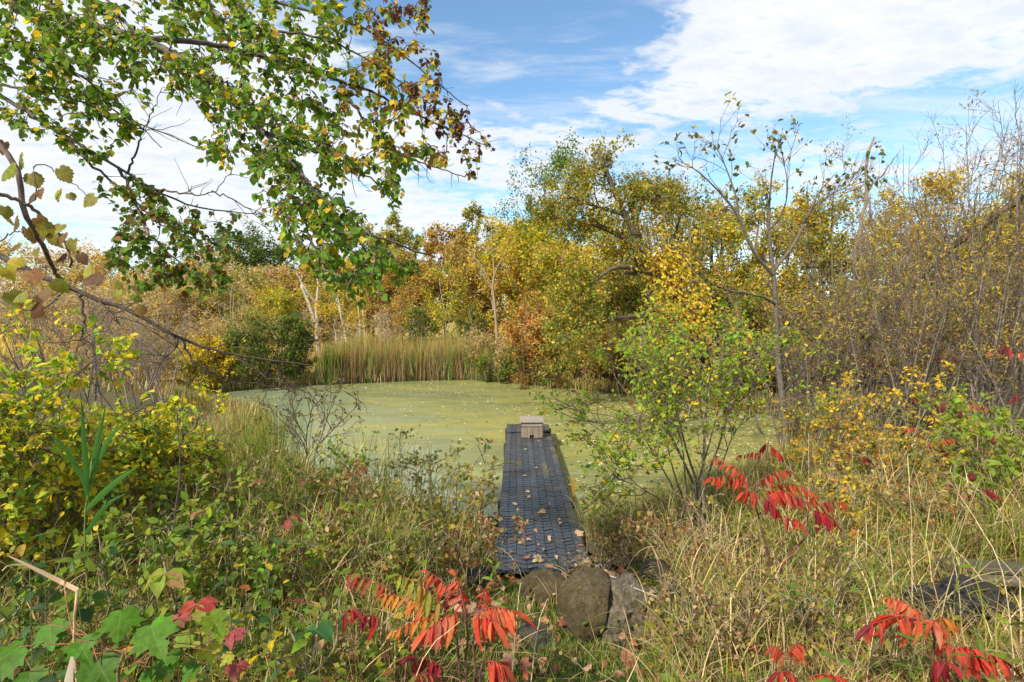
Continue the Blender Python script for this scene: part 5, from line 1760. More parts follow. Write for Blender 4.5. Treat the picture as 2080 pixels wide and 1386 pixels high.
    k = (pond_sd(x, y) > 0.05) & free_of_obstacles(x, y, 0.05) & (rng.random(m) > lawn_mask(x, y) * 0.95)
    x, y = x[k], y[k]
    m = len(x)
    rim = (1 - sstep(0.1, 1.8, pond_sd(x, y))) * sstep(0.3, 1.0, -x)
    S = np.column_stack([x, y, height(x, y) - 0.02])
    L = rng.uniform(0.22, 0.55, m) * (1 + 0.35 * rim) * np.clip((y - 0.4) / 1.8, 0.45, 1.0)
    D = np.column_stack([0.3 * rng.standard_normal((m, 2)), np.ones(m)])
    P1, R1 = grow(rng, S, D, L, np.full(m, 0.0028), np.full(m, 0.0012), 7, 0.12, 0.02)
    kind = rng.integers(0, 7, m)
    scol = np.array([(0.16, 0.12, 0.06), (0.22, 0.08, 0.05), (0.30, 0.21, 0.11), (0.14, 0.15, 0.05), (0.20, 0.13, 0.08), (0.36, 0.27, 0.14), (0.15, 0.10, 0.07)])[kind]
    tubes(b, P1, R1, 4, scol, 0.1, rng)
    S2, D2, r2, t2, i2 = spawn(rng, P1, R1, m * 3, 0.25, 0.95, 0.8)
    P2, R2 = grow(rng, S2, D2, L[i2] * rng.uniform(0.2, 0.5, m * 3), np.full(m * 3, 0.0016), np.full(m * 3, 0.0009), 5, 0.16, 0.03)
    tubes(b, P2, R2, 3, scol[i2], 0.1, rng)
    nl = 26000
    pos, ax, nr = leaf_sites(rng, (P2, R2), nl, 0.0, 0.012, -0.15)
    # the same branch picks give each weed its own leaf colour
    idx = np.argmin(((pos[:, None, :2] - S[None, ::25, :2]) ** 2).sum(-1), 1) * 25
    pals = np.array([YGREEN, GREEN, (0.34, 0.24, 0.09), LIME, OLIVE, (0.36, 0.17, 0.07), (0.40, 0.33, 0.05), (0.16, 0.10, 0.06), OLIVE, GREEN])
    c = pals[(idx // 25 * 7 + rng.integers(0, 3, nl)) % len(pals)] * (1 + 0.2 * rng.standard_normal((nl, 1)))
    add_leaves(bl, pos, ax, nr, rng.uniform(0.014, 0.045, nl), np.clip(c, 0.01, 0.9), 'bit')
    o = b.build('weed_stems', M_BARK)
    tag(o, 'thin branching weed stems tangled through the bank grass', 'weed stems', kind='stuff')
    tag(bl.build('weed_leaves', M_LEAF), 'small mixed green, yellow and rust leaves of the bank weeds', 'weed leaves', kind='stuff')
    # dead leaves on the ground
    b = Bag()
    n = 4200
    x, y = bank_points(rng, n, 1.6, 6.2, 1.0)
    k = (pond_sd(x, y) > 0.1) & (rng.random(n) < 0.25 + 0.75 * lawn_mask(x, y)) & free_of_obstacles(x, y, -0.04)
    x, y = x[k], y[k]
    n = len(x)
    pos = np.column_stack([x, y, height(x, y) + rng.uniform(0.005, 0.045, n)])
    az = rng.uniform(0, 6.28, n)
    ax = np.column_stack([np.cos(az), np.sin(az), 0.3 * rng.standard_normal(n)])
    nr = np.column_stack([0.5 * rng.standard_normal((n, 2)), np.ones(n)])
    c = pick(rng, [((0.36, 0.19, 0.10), 4), ((0.25, 0.10, 0.055), 3), ((0.46, 0.30, 0.18), 2), (BROWN, 2), ((0.40, 0.12, 0.06), 0.8), (GOLD, 0.5)], n)
    add_leaves(b, pos, ax, nr, rng.uniform(0.03, 0.075, n), c, 'oval')
    tag(b.build('leaf_litter', M_GRASS), 'brown dead leaves strewn over the ground', 'leaf litter', kind='stuff')


bank_grass()

# ------------------------------------------------------------------ the tree that reaches in from the left
def in_poly(px, py, poly):
    poly = np.asarray(poly, float)
    ins = np.zeros(px.shape, bool)
    for i in range(len(poly)):
        ax, ay = poly[i]
        bx, by = poly[(i + 1) % len(poly)]
        c = (ay > py) != (by > py)
        ins ^= c & (px < (bx - ax) * (py - ay) / (by - ay + 1e-12) + ax)
    return ins


def build_overhang():
    rng = np.random.default_rng(53)
    tb = np.array([-3.75, 2.9, hgt(-3.75, 2.9) - 0.1])
    root = thing('overhanging_tree', tb, 'green leaved tree whose long limbs hang into the view from the upper left', 'tree')
    up = lambda z: tb * [1, 1, 0] + np.array([0, 0, z])
    limbs = [
        ([up(3.55), (-60, 5, 2.9), (60, 28, 2.8), (150, 45, 2.75), (290, 80, 2.6), (400, 140, 2.5), (470, 205, 2.4), (560, 290, 2.3), (640, 390, 2.2), (700, 460, 2.15), (790, 490, 2.2), (872, 520, 2.3)], 0.036, 0.004),
        ([up(3.0), (-60, 165, 4.1), (0, 195, 4.1), (130, 275, 4.0), (240, 340, 4.0), (330, 395, 4.0), (420, 425, 4.1), (515, 432, 4.2)], 0.030, 0.004),
        ([(120, 265, 4.0), (180, 330, 3.9), (250, 390, 3.9), (340, 465, 3.8), (420, 485, 3.8), (490, 490, 3.8)], 0.012, 0.003),
        ([(240, 340, 4.0), (275, 410, 3.9), (300, 470, 3.8), (370, 540, 3.7), (440, 590, 3.7)], 0.012, 0.003),
        ([up(2.5), (-120, 465, 2.9), (-40, 500, 2.9), (80, 560, 2.9), (180, 600, 2.9), (280, 640, 2.95), (370, 690, 3.0), (480, 722, 3.1), (640, 742, 3.2)], 0.026, 0.003),
        ([(290, 80, 2.6), (400, 85, 2.8), (520, 112, 3.0), (640, 148, 3.2), (760, 190, 3.4), (850, 235, 3.6), (930, 270, 3.7), (1000, 300, 3.75)], 0.016, 0.003),
        ([up(3.9), (-60, -70, 3.4), (200, -55, 3.5), (400, -30, 3.5), (600, 15, 3.6), (740, 60, 3.7), (830, 120, 3.8), (890, 170, 3.9), (945, 215, 3.9)], 0.026, 0.003),
        ([up(3.2), (-50, 70, 3.6), (60, 110, 3.6), (160, 150, 3.6), (240, 230, 3.6), (330, 270, 3.6), (400, 300, 3.6)], 0.018, 0.003),
        ([(540, 270, 2.3), (620, 300, 2.5), (700, 330, 2.8), (770, 375, 3.0), (808, 405, 3.1)], 0.010, 0.003),
        ([(690, 165, 3.3), (730, 230, 3.2), (790, 300, 3.2), (850, 330, 3.3), (945, 360, 3.4)], 0.010, 0.003),
        ([(400, -30, 3.5), (450, 40, 3.2), (540, 60, 3.1), (660, 80, 3.2), (760, 130, 3.3), (850, 190, 3.4)], 0.014, 0.003),
        ([(200, -55, 3.5), (230, 20, 3.2), (310, 110, 3.1), (390, 190, 3.0), (450, 240, 3.0)], 0.012, 0.003),
        ([(640, 390, 2.2), (620, 440, 2.2), (640, 510, 2.2), (690, 580, 2.2)], 0.007, 0.002),
        ([(-60, 165, 4.1), (40, 180, 3.9), (150, 200, 3.8), (280, 260, 3.8), (330, 300, 3.8)], 0.012, 0.003),
        # bare twigs
        ([(260, 350, 4.0), (290, 270, 3.8), (310, 220, 3.7), (330, 185, 3.7)], 0.009, 0.002),
        ([(300, 385, 4.0), (400, 395, 3.8), (440, 385, 3.7), (475, 340, 3.7)], 0.009, 0.002),
        ([(430, 388, 3.7), (500, 420, 3.7), (550, 475, 3.7)], 0.006, 0.0015),
        ([(165, 595, 2.9), (172, 660, 2.85), (165, 690, 2.85), (190, 705, 2.8)], 0.008, 0.002),
        ([(355, 683, 3.0), (355, 705, 2.95), (320, 745, 2.9)], 0.007, 0.002),
        ([(370, 690, 3.0), (400, 740, 3.0), (470, 770, 3.1), (600, 790, 3.2)], 0.007, 0.002),
        ([(480, 722, 3.1), (540, 765, 3.1), (640, 790, 3.2), (730, 800, 3.3)], 0.006, 0.0015),
        ([(200, 610, 2.9), (235, 640, 2.85), (240, 660, 2.85)], 0.006, 0.002),
    ]
    nodes, npx, ndep, nlimb = [], [], [], []
    # trunk outside the frame
    b = Bag()
    tp = smooth_path([tb, up(1.8), up(2.8) + np.array([0.05, 0, 0]), up(4.2) + np.array([-0.1, 0.1, 0]), up(6.0)], 12)
    tubes(b, tp[None], np.linspace(0.17, 0.07, 12)[None], 10, (0.20, 0.16, 0.125), 0)
    b.build('trunk', M_BARK, root)
    for k, (pts, r0, r1) in enumerate(limbs):
        w3 = [p if isinstance(p, np.ndarray) else P(*p) for p in pts]
        K = 6 * len(w3)
        q = smooth_path(w3, K)
        q[2:] += (0.0035 if r0 > 0.012 else 0.006) * rng.standard_normal((K - 2, 3))
        b = Bag()
        col = (0.085, 0.062, 0.05) if k in (4, 17, 18, 19, 20, 21) else (0.13, 0.105, 0.08)
        tubes(b, q[None], np.linspace(r0, r1, K)[None], 8 if r0 > 0.01 else 5, col, 0)
        # short spur twigs
        S, D, r, t, _ = spawn(rng, q[None], np.linspace(r0, r1, K)[None], 14 if k < 14 else 8, 0.3, 1.0, 0.9)
        Pb, Rb = grow(rng, S, D, rng.uniform(0.05, 0.28, len(S)), np.full(len(S), 0.0028), np.full(len(S), 0.0012), 6, 0.22, -0.02)
        tubes(b, Pb, Rb, 4, col)
        b.build('limb', M_BARK, root)
        if k < 14 and k != 4:
            for p in q:
                nodes.append(p)
                nlimb.append(k)
    nodes = np.array(nodes)
    rel = nodes - np.array([0, 0, CAM_Z])
    fwd = rel[:, 1] * _c - rel[:, 2] * _s
    upc = rel[:, 1] * _s + rel[:, 2] * _c
    npx = np.column_stack([1040 + 1040 * rel[:, 0] / fwd, 693 - 1040 * upc / fwd])
    main = [(0, -30), (880, -30), (885, 90), (900, 165), (955, 212), (1000, 285), (985, 330), (940, 370), (895, 335), (850, 312), (815, 330), (812, 405), (770, 392), (730, 345), (690, 345), (720, 420), (790, 480), (872, 540), (820, 565),
            (735, 600), (690, 585), (640, 562), (590, 520), (572, 450), (520, 432), (505, 370), (480, 345), (420, 312), (400, 282), (450, 242), (380, 212), (330, 162), (200, 120), (0, 130)]
    left = [(-20, 110), (200, 110), (335, 165), (300, 230), (240, 300), (180, 330), (100, 285), (-20, 240)]
    low = [(190, 370), (290, 360), (400, 425), (490, 440), (500, 490), (470, 540), (445, 600), (400, 590), (330, 572), (280, 600), (215, 545), (230, 450)]
    targets, tp_ = [], []
    for poly, cnt in ((main, 980), (left, 170), (low, 180)):
        poly = np.array(poly, float)
        lo, hi = poly.min(0), poly.max(0)
        got = 0
        while got < cnt:
            p = lo + (hi - lo) * rng.random(2)
            if not in_poly(p[:1], p[1:], poly)[0]:
                continue
            # a few holes where the sky shows
            if math.sin(p[0] * 0.031 + 1.0) * math.sin(p[1] * 0.043 + 0.4 + p[0] * 0.01) > 0.62 and rng.random() < 0.85:
                continue
            j = np.argsort(np.hypot(npx[:, 0] - p[0], npx[:, 1] - p[1]))[:5]
            d = nodes[rng.choice(j), 1] + rng.normal(0.0, 0.22)
            targets.append(P(p[0], p[1], max(d, 1.75)))
            tp_.append(p)
            got += 1
    targets, tp_ = np.array(targets), np.array(tp_)
    dmin = np.array([np.min(np.linalg.norm(nodes - q, axis=1)) for q in targets])
    order = np.argsort(dmin)
    nd = list(nodes)
    paths = []
    for i in order:
        arr = np.array(nd)
        diff = targets[i] - arr
        cost = np.linalg.norm(diff, axis=1) + 0.35 * np.maximum(-diff[:, 0], 0) + 0.25 * np.maximum(diff[:, 2], 0)
        s = arr[np.argmin(cost)]
        v = targets[i] - s
        L = np.linalg.norm(v)
        mid = s + v * 0.5 + np.array([0, 0, 0.10 * L]) + 0.05 * L * rng.standard_normal(3)
        q = smooth_path([s, mid, targets[i] - np.array([0, 0, 0.04])], 9)
        q[1:] += 0.006 * rng.standard_normal((8, 3))
        paths.append((q, tp_[i]))
        nd.extend(q[3::2])
    TW = np.stack([p for p, _ in paths])
    b = Bag()
    tubes(b, TW, np.repeat(np.linspace(0.0042, 0.0013, 9)[None], len(TW), 0), 4, (0.14, 0.11, 0.085))
    tw = b.build('twigs', M_BARK, root)
    tag(tw, kind='stuff')
    pos, ax, nr, sz, cl = [], [], [], [], []
    PG = [((0.125, 0.24, 0.020), 5), ((0.19, 0.30, 0.026), 3.4), (GREEN, 1.4), (YGREEN, 1.6), (YELLOW, 0.9), (GOLD, 0.6)]
    PY = [(YELLOW, 2.0), (GOLD, 2.6), (YGREEN, 1.8), (GREEN, 2.8), ((0.30, 0.12, 0.04), 1.6)]
    PB = [((0.13, 0.045, 0.03), 4), ((0.22, 0.09, 0.04), 2), (GOLD, 1.2), (GREEN, 0.8)]
    PL = [((0.13, 0.23, 0.022), 5), (GREEN, 2.5), (OLIVE, 0.8), ((0.28, 0.11, 0.035), 1.1), (GOLD, 0.4)]
    for q, p in paths:
        m = rng.integers(7, 13)
        L = np.linalg.norm(q[-1] - q[0])
        t = 1.0 - rng.random(m) ** 1.0 * min(1.0, 0.30 / max(L, 0.05))
        t[0] = 1.0
        ps, tan, _ = along(q[None], np.zeros((1, 9)), np.zeros(m, int), t)
        side = norm(np.cross(tan, np.array([0, 0, 1.0]) + 0.4 * rng.standard_normal((m, 3)))) * np.where(np.arange(m) % 2 == 0, 1, -1)[:, None]
        a = norm(tan * 0.55 + side * 0.75 + np.array([0, 0, -0.55]) + 0.35 * rng.standard_normal((m, 3)))
        n_ = norm(np.array([0, -0.45, 0.7]) + 0.55 * rng.standard_normal((m, 3)))
        if p[1] > 350 and p[0] < 510:
            pal = PL
        elif p[0] + 0.5 * (300 - p[1]) * (p[1] < 300) > 880 or p[0] > 930 and p[1] < 330:
            pal = PB if rng.random() < 0.7 else PY
        elif p[0] > 690 and p[1] < 330:
            pal = PY if rng.random() < 0.65 else PG
        else:
            pal = PG
        pos.append(ps + a * 0.012)
        ax.append(a)
        nr.append(n_)
        sz.append(np.where(pal is PB, 0.8, 1.0) * np.clip(ps[:, 1] / 3.0, 0.72, 1.1) * rng.uniform(0.022, 0.052, m))
        cl.append(pick(rng, pal, m, 0.18))
    pos, ax, nr, sz, cl = map(np.concatenate, (pos, ax, nr, sz, cl))
    show = sz / pos[:, 1]
    order = np.argsort(-show)
    for i in order[:300]:
        leaf_part('leaf', 'round', pos[i], ax[i], nr[i], sz[i], cl[i], root)
    rest = order[300:]
    b = Bag()
    add_leaves(b, pos[rest], ax[rest], nr[rest], sz[rest], cl[rest], 'round')
    tag(b.build('foliage', M_LEAF, root), kind='stuff')
    print('overhang leaves', len(pos))


build_overhang()


def build_grapevine():
    rng = np.random.default_rng(59)
    anchor = P(-60, 560, 2.7)
    root = thing('grape_vine', anchor, 'wild grape vine with lobed yellow-brown leaves climbing the branch at the left edge', 'vine')
    stems = [([(-40, 240, 1.9), (0, 292, 1.9), (35, 350, 1.9), (45, 420, 1.9), (70, 470, 1.95), (110, 545, 2.2), (135, 585, 2.9)], 0.010, 0.006), ([(-40, 385, 1.8), (0, 395, 1.85), (50, 412, 1.9), (90, 445, 1.95), (130, 490, 2.0), (146, 520, 2.0), (142, 548, 2.0)], 0.008, 0.004),
             ([(45, 420, 1.9), (75, 395, 1.9), (70, 340, 1.9), (110, 345, 1.95), (180, 400, 2.0)], 0.003, 0.0015), ([(-30, 520, 2.0), (20, 475, 2.0), (60, 470, 2.0)], 0.003, 0.002), ([(-30, 600, 2.1), (60, 630, 2.1), (110, 610, 2.2), (135, 570, 2.6)], 0.005, 0.002)]
    for pts, r0, r1 in stems:
        q = smooth_path([P(*p) for p in pts], 30)
        q[1:] += 0.003 * rng.standard_normal((29, 3))
        b = Bag()
        tubes(b, q[None], np.linspace(r0, r1, 30)[None], 7, (0.17, 0.12, 0.095), 0)
        b.build('stem', M_BARK, root)
    YB, OB, BR = (0.30, 0.25, 0.045), (0.28, 0.16, 0.045), (0.17, 0.075, 0.035)
    lv = [(20, 355, 46, (0.36, 0.38, 0.05)), (38, 330, 30, YB), (62, 372, 38, YB), (8, 300, 22, OB), (120, 357, 28, YB), (118, 398, 22, (0.36, 0.34, 0.07)), (140, 401, 16, YB), (72, 403, 24, BR), (80, 395, 20, (0.30, 0.13, 0.05)), (190, 412, 26, YB), (15, 438, 30, OB), (30, 455, 26, OB), (10, 432, 24, YB),
          (74, 455, 24, OB), (85, 470, 28, YB), (54, 480, 28, OB), (105, 490, 24, YB), (128, 488, 26, OB), (122, 470, 28, YB), (148, 500, 26, YB), (92, 480, 20, BR), (30, 508, 22, OB), (126, 528, 24, BR), (140, 525, 16, BR), (162, 528, 20, BR), (72, 515, 18, YB), (150, 520, 16, OB), (35, 540, 34, (0.60, 0.42, 0.06)),
          (10, 560, 34, (0.62, 0.46, 0.06)), (78, 575, 36, OB), (62, 565, 30, (0.42, 0.18, 0.06)), (50, 612, 34, (0.34, 0.36, 0.06)), (85, 615, 24, BR), (78, 636, 28, BR), (92, 600, 22, OB), (20, 610, 30, YB), (200, 570, 30, BR), (198, 556, 22, OB), (232, 588, 26, YB), (175, 555, 24, (0.5, 0.42, 0.08)),
          (110, 588, 28, YB), (240, 600, 20, (0.40, 0.36, 0.07)), (285, 632, 20, OB)]
    for px, py, r, c in lv:
        d = 1.95 + 0.12 * rng.standard_normal() + (0.7 if px > 165 and py > 540 else 0)
        p = P(px, py - r * 0.5, d)
        ax = np.array([0.5 * rng.standard_normal(), 0.35 * rng.standard_normal(), -0.9])
        nr = np.array([0.5 * rng.standard_normal(), -1.0, 0.55 + 0.5 * rng.standard_normal()])
        leaf_part('leaf', 'grape', p, ax, nr, (1.2 if r < 31 else 0.9) * r / 1040 * d, np.array(c) * rng.uniform(0.85, 1.15), root)
    # brown grape leaves on the limb beyond (seen small)


build_grapevine()

# ------------------------------------------------------------------ sumacs
SR, SO, SC, SG, SP = [(RED, 4), ((0.60, 0.09, 0.035), 3), (CRIMSON, 1.5), ((0.46, 0.09, 0.05), 1.5)], [((0.66, 0.22, 0.04), 4), ((0.62, 0.12, 0.04), 2), ((0.55, 0.30, 0.05), 1)], [(CRIMSON, 4), ((0.40, 0.02, 0.025), 2)], [((0.34, 0.34, 0.04), 4), ((0.45, 0.20, 0.04), 1)], [((0.36, 0.12, 0.05), 3), ((0.30, 0.20, 0.05), 2), ((0.5, 0.06, 0.04), 2)]
SF = [((0.68, 0.11, 0.05), 4), ((0.66, 0.20, 0.07), 2), (RED, 2), ((0.62, 0.16, 0.10), 1)]


def frond(rng, root, p0, p1, pairs, ll, pal, arch=0.12, droop=1.1, width_jit=1.0):
    p0, p1 = np.asarray(p0), np.asarray(p1)
    L = np.linalg.norm(p1 - p0)
    mid = (p0 + p1) / 2 + np.array([0, 0, arch * L])
    q = smooth_path([p0, mid, p1], 14)
    b = Bag()
    tubes(b, q[None], np.linspace(0.0026, 0.0010, 14)[None], 5, (0.30, 0.05, 0.04), 0)
    fr = b.build('frond', M_BARK, root)
    for k in range(pairs):
        t = 0.22 + 0.76 * k / max(pairs - 1, 1)
        pos, tan, _ = along(q[None], np.zeros((1, 14)), np.zeros(1, int), np.array([t]))
        pos, tan = pos[0], tan[0]
        lat = norm(np.cross(tan, np.array([0, 0, 1.0])))
        size = 0.80 * ll * (0.72 + 0.5 * math.sin(math.pi * min(1, 0.18 + 0.80 * t))) * rng.uniform(0.85, 1.12)
        for sg in (-1, 1):
            if rng.random() < 0.05:
                continue
            ax = norm(lat * sg * rng.uniform(0.35, 0.75) + tan * rng.uniform(0.25, 0.6) + np.array([0, 0, -droop * rng.uniform(0.7, 1.15)]) + 0.12 * rng.standard_normal(3))
            nr = norm(lat * sg * 0.9 + np.array([0, -0.15, 0.45]) + 0.25 * rng.standard_normal(3))
            leaf_part('leaflet', 'lance', pos, ax, nr, size, pick(rng, pal, 1, 0.13)[0], fr)
    tan = norm(q[-1] - q[-2])
    leaf_part('leaflet', 'lance', q[-1], norm(tan + np.array([0, 0, -0.6])), np.array([0, -0.3, 1.0]), ll * 0.9, pick(rng, pal, 1, 0.1)[0], fr)


def sumac(px_base, py_base, d, label, stems, fronds, seed, heads=(), stem_col=(0.13, 0.06, 0.045), name='sumac', r=0.008):
    rng = np.random.default_rng(seed)
    x = (px_base - 1040) / 1040 * d
    base = np.array([x, d, hgt(x, d) - 0.02])
    root = thing(name, base, label, 'sumac', 'staghorn sumacs with red leaves')
    for pts in stems:
        q = smooth_path([base if p is None else P(p[0], p[1], d + (p[2] if len(p) > 2 else 0)) for p in pts], 14)
        q[1:-1] += 0.004 * rng.standard_normal((12, 3))
        b = Bag()
        tubes(b, q[None], np.linspace(r, r * 0.5, 14)[None], 7, stem_col, 0)
        b.build('stem', M_BARK, root)
    for (x0, y0, x1, y1, pairs, ll, pal, e0, e1) in fronds:
        frond(rng, root, P(x0, y0, d + e0), P(x1, y1, d + e1), pairs, ll, pal)
    for hx, hy in heads:
        p = P(hx, hy, d)
        b = Bag()
        q = np.array([p + np.array([0, 0, z]) for z in np.linspace(-0.05, 0.05, 7)])
        tubes(b, q[None], np.array([[0.006, 0.018, 0.024, 0.022, 0.018, 0.010, 0.002]]) * (1 + 0.1 * rng.standard_normal((1, 7))), 9, (0.12, 0.02, 0.02), 0)
        b.build('seed_head', M_BARK, root)
    return root


sumac(945, 1330, 2.15, 'bright orange and red sumac with one yellow-green frond, in front of the dock', [[None, (948, 1290), (945, 1240)], [None, (925, 1300), (900, 1262), (870, 1238)], [None, (965, 1290), (975, 1245)], [None, (900, 1370), (890, 1350)], [None, (980, 1345, -.05)]],
      [(830, 1232, 708, 1168, 8, 0.085, SP, 0.02, 0.05), (905, 1268, 782, 1206, 9, 0.085, SO, -0.02, 0.0), (910, 1245, 812, 1168, 8, 0.10, SG, -0.03, -0.05), (935, 1230, 868, 1160, 7, 0.085, SR, 0.06, 0.12), (945, 1245, 925, 1172, 7, 0.10, SF, 0.0, 0.10),
       (965, 1245, 1040, 1240, 10, 0.155, SF, -0.02, -0.05), (945, 1245, 870, 1278, 9, 0.125, SF, -0.04, -0.10), (905, 1262, 800, 1280, 7, 0.075, SO, -0.05, -0.05), (775, 1260, 735, 1248, 4, 0.10, SC, 0.05, 0.03), (700, 1245, 715, 1238, 2, 0.09, SC, 0.05, 0.03),
       (970, 1240, 990, 1190, 6, 0.075, SF, 0.05, 0.10), (905, 1362, 845, 1335, 6, 0.10, SC, -0.05, -0.08), (985, 1345, 1020, 1350, 6, 0.13, SR, -0.10, -0.12), (900, 1385, 850, 1370, 5, 0.12, SP, -0.12, -0.2), (955, 1250, 1000, 1262, 6, 0.13, SF, -0.05, -0.12)], 201)
sumac(1565, 1240, 3.55, 'tall red sumac with spreading flat fronds, in dry grass right of the green shrub', [[None, (1562, 1160), (1550, 1085), (1540, 1045), (1530, 1005)], [None, (1570, 1180), (1610, 1120), (1638, 1090), (1642, 1035)], [(1530, 1010), (1540, 985), (1560, 970)]],
      [(1530, 990, 1448, 970, 8, 0.10, SR, -.05, -.15), (1530, 985, 1455, 932, 8, 0.085, SR, .05, .12), (1535, 985, 1600, 955, 9, 0.09, SR, .0, -.05), (1540, 1000, 1625, 1012, 10, 0.125, SR, -.05, -.15), (1535, 1005, 1512, 1000, 5, 0.115, SR, -.05, -.1), (1545, 1010, 1580, 1040, 7, 0.10, SC, -.05, -.15),
       (1590, 1050, 1622, 1060, 6, 0.10, SR, -.1, -.2), (1560, 990, 1650, 1000, 8, 0.10, SF, .05, .1), (1642, 1035, 1722, 1022, 8, 0.10, SP, 0, .0), (1642, 1035, 1690, 1055, 8, 0.14, SC, -.05, -.12), (1642, 1030, 1655, 1005, 5, 0.10, SF, 0.05, .1)], 202, r=0.010)
sumac(1568, 1000, 6.2, 'small crimson sumac beside the young grey trunk at the water', [[None, (1558, 940), (1562, 895)]], [(1560, 905, 1585, 925, 6, 0.13, SR, 0, -.1), (1560, 900, 1545, 912, 5, 0.14, SC, 0, .1), (1555, 925, 1505, 925, 6, 0.09, SC, 0, 0)], 203)
sumac(1905, 1370, 2.30, 'bright red sumac with large leaflets in front of the dark slate boulder', [[None, (1898, 1320), (1893, 1275), (1880, 1250)], [None, (1915, 1330), (1930, 1320)]],
      [(1880, 1255, 1805, 1214, 8, 0.085, SF, .05, .1), (1890, 1268, 1770, 1268, 9, 0.125, SR, -.08, -.12), (1890, 1265, 1900, 1262, 4, 0.115, SF, -.05, -.1), (1895, 1262, 1938, 1262, 5, 0.09, SO, 0.0, .05), (1912, 1316, 2035, 1340, 9, 0.125, SR, -.1, -.15), (1920, 1318, 1925, 1308, 4, 0.10, SF, -.02, -.1),
       (1900, 1345, 1925, 1345, 7, 0.11, SC, -.15, -.2)], 204)
sumac(1610, 1400, 2.25, 'low red and olive sumac at the bottom edge, left of the bright red one', [[None, (1605, 1350), (1600, 1330)], [None, (1640, 1380)]], [(1600, 1335, 1570, 1312, 5, 0.09, SP, 0, .05), (1600, 1330, 1625, 1308, 6, 0.09, SF, 0.03, .1), (1620, 1380, 1580, 1365, 5, 0.10, SR, -.05, -.1), (1640, 1378, 1700, 1372, 7, 0.10, SR, -.05, -.1)], 205)
for (px, d, lab, fr, hd) in [
    (1735, 6.6, 'pair of crimson drooping sumac fronds over the yellow ground cover', [(1740, 930, 1770, 938, 6, .12, SC), (1735, 918, 1760, 902, 5, .11, SR), (1730, 930, 1702, 930, 5, .11, SR)], [(1722, 925), (1697, 960)]),
    (1875, 7.2, 'single scarlet sumac frond at the base of a curved grey stem', [(1865, 872, 1840, 872, 6, .12, SF), (1865, 880, 1870, 895, 4, .10, SC)], []),
    (1905, 6.2, 'bent crimson sumac with a thin scarlet frond, right of the scarlet single frond', [(1895, 905, 1935, 892, 7, .13, SF), (1905, 910, 1930, 925, 6, .13, SC), (1885, 905, 1890, 900, 3, .10, SR)], [(1915, 830)]),
    (1885, 5.4, 'dark maroon hanging sumac below the bent crimson one', [(1885, 965, 1886, 990, 6, .12, SC)], []),
    (1975, 5.6, 'sumac with one salmon frond arching left, near the right edge', [(2008, 832, 1978, 822, 6, .12, [(SALMON, 3), (PINK, 1)])], [(1950, 842), (2018, 895)]),
    (2000, 4.6, 'maroon sumac twig with toothed hanging leaflets, right of the yellow flower', [(1990, 992, 2030, 1010, 6, .10, SC), (1972, 990, 1970, 1005, 3, .09, SC)], [(1975, 968)]),
    (1760, 9.2, 'pinkish sumac frond high among the thicket stems', [(1742, 735, 1778, 738, 7, .18, [(PINK, 2), (CRIMSON, 1)])], [(1798, 725), (1850, 725)]),
    (1868, 8.6, 'rosy sumac frond behind the curved grey stem', [(1850, 812, 1875, 808, 6, .15, [(PINK, 1), (CRIMSON, 1)]), (1868, 758, 1870, 765, 3, .12, [(PINK, 1)])], [(1902, 728), (1918, 785)]),
    (1920, 7.8, 'faded rosy sumac hanging among upright grey stems', [(1918, 815, 1920, 835, 5, .16, [(PINK, 1), (CRIMSON, 1)])], [(1940, 730)]),
    (2060, 6.4, 'crimson sumac at the right edge above the green grass', [(2055, 718, 2040, 705, 5, .14, SC), (2070, 800, 2055, 812, 5, .12, SC), (2068, 720, 2085, 715, 4, .13, SF)], []),
    (2070, 2.6, 'red leaflets cut by the lower right edge of the view', [(2095, 1355, 2065, 1362, 4, .10, SC)], []),
]:
    top = min(f[1] for f in fr)
    sumac(px, 0, d, lab, [[None, (px, (top + 650 + 1040 * (CAM_Z - hgt((px - 1040) / 1040 * d, d)) / d) / 2), (fr[0][0], fr[0][1])]] + [[(fr[0][0], fr[0][1] + 10), (f[0], f[1])] for f in fr[1:] if abs(f[0] - fr[0][0]) + abs(f[1] - fr[0][1]) > 6], [(*f[:5], f[5] * 0.78, f[6], 0.0, -0.08) for f in fr], int(px * 7 + d * 10), hd, (0.12, 0.085, 0.065), r=0.007)

# ------------------------------------------------------------------ maple sapling, creeper, weeds, reeds
def stem_part(root, pts, r0, r1, col, name='stem', K=12, sides=6):
    q = smooth_path(pts, K)
    b = Bag()
    tubes(b, q[None], np.linspace(r0, r1, K)[None], sides, col, 0)
    b.build(name, M_BARK, root)
    return q


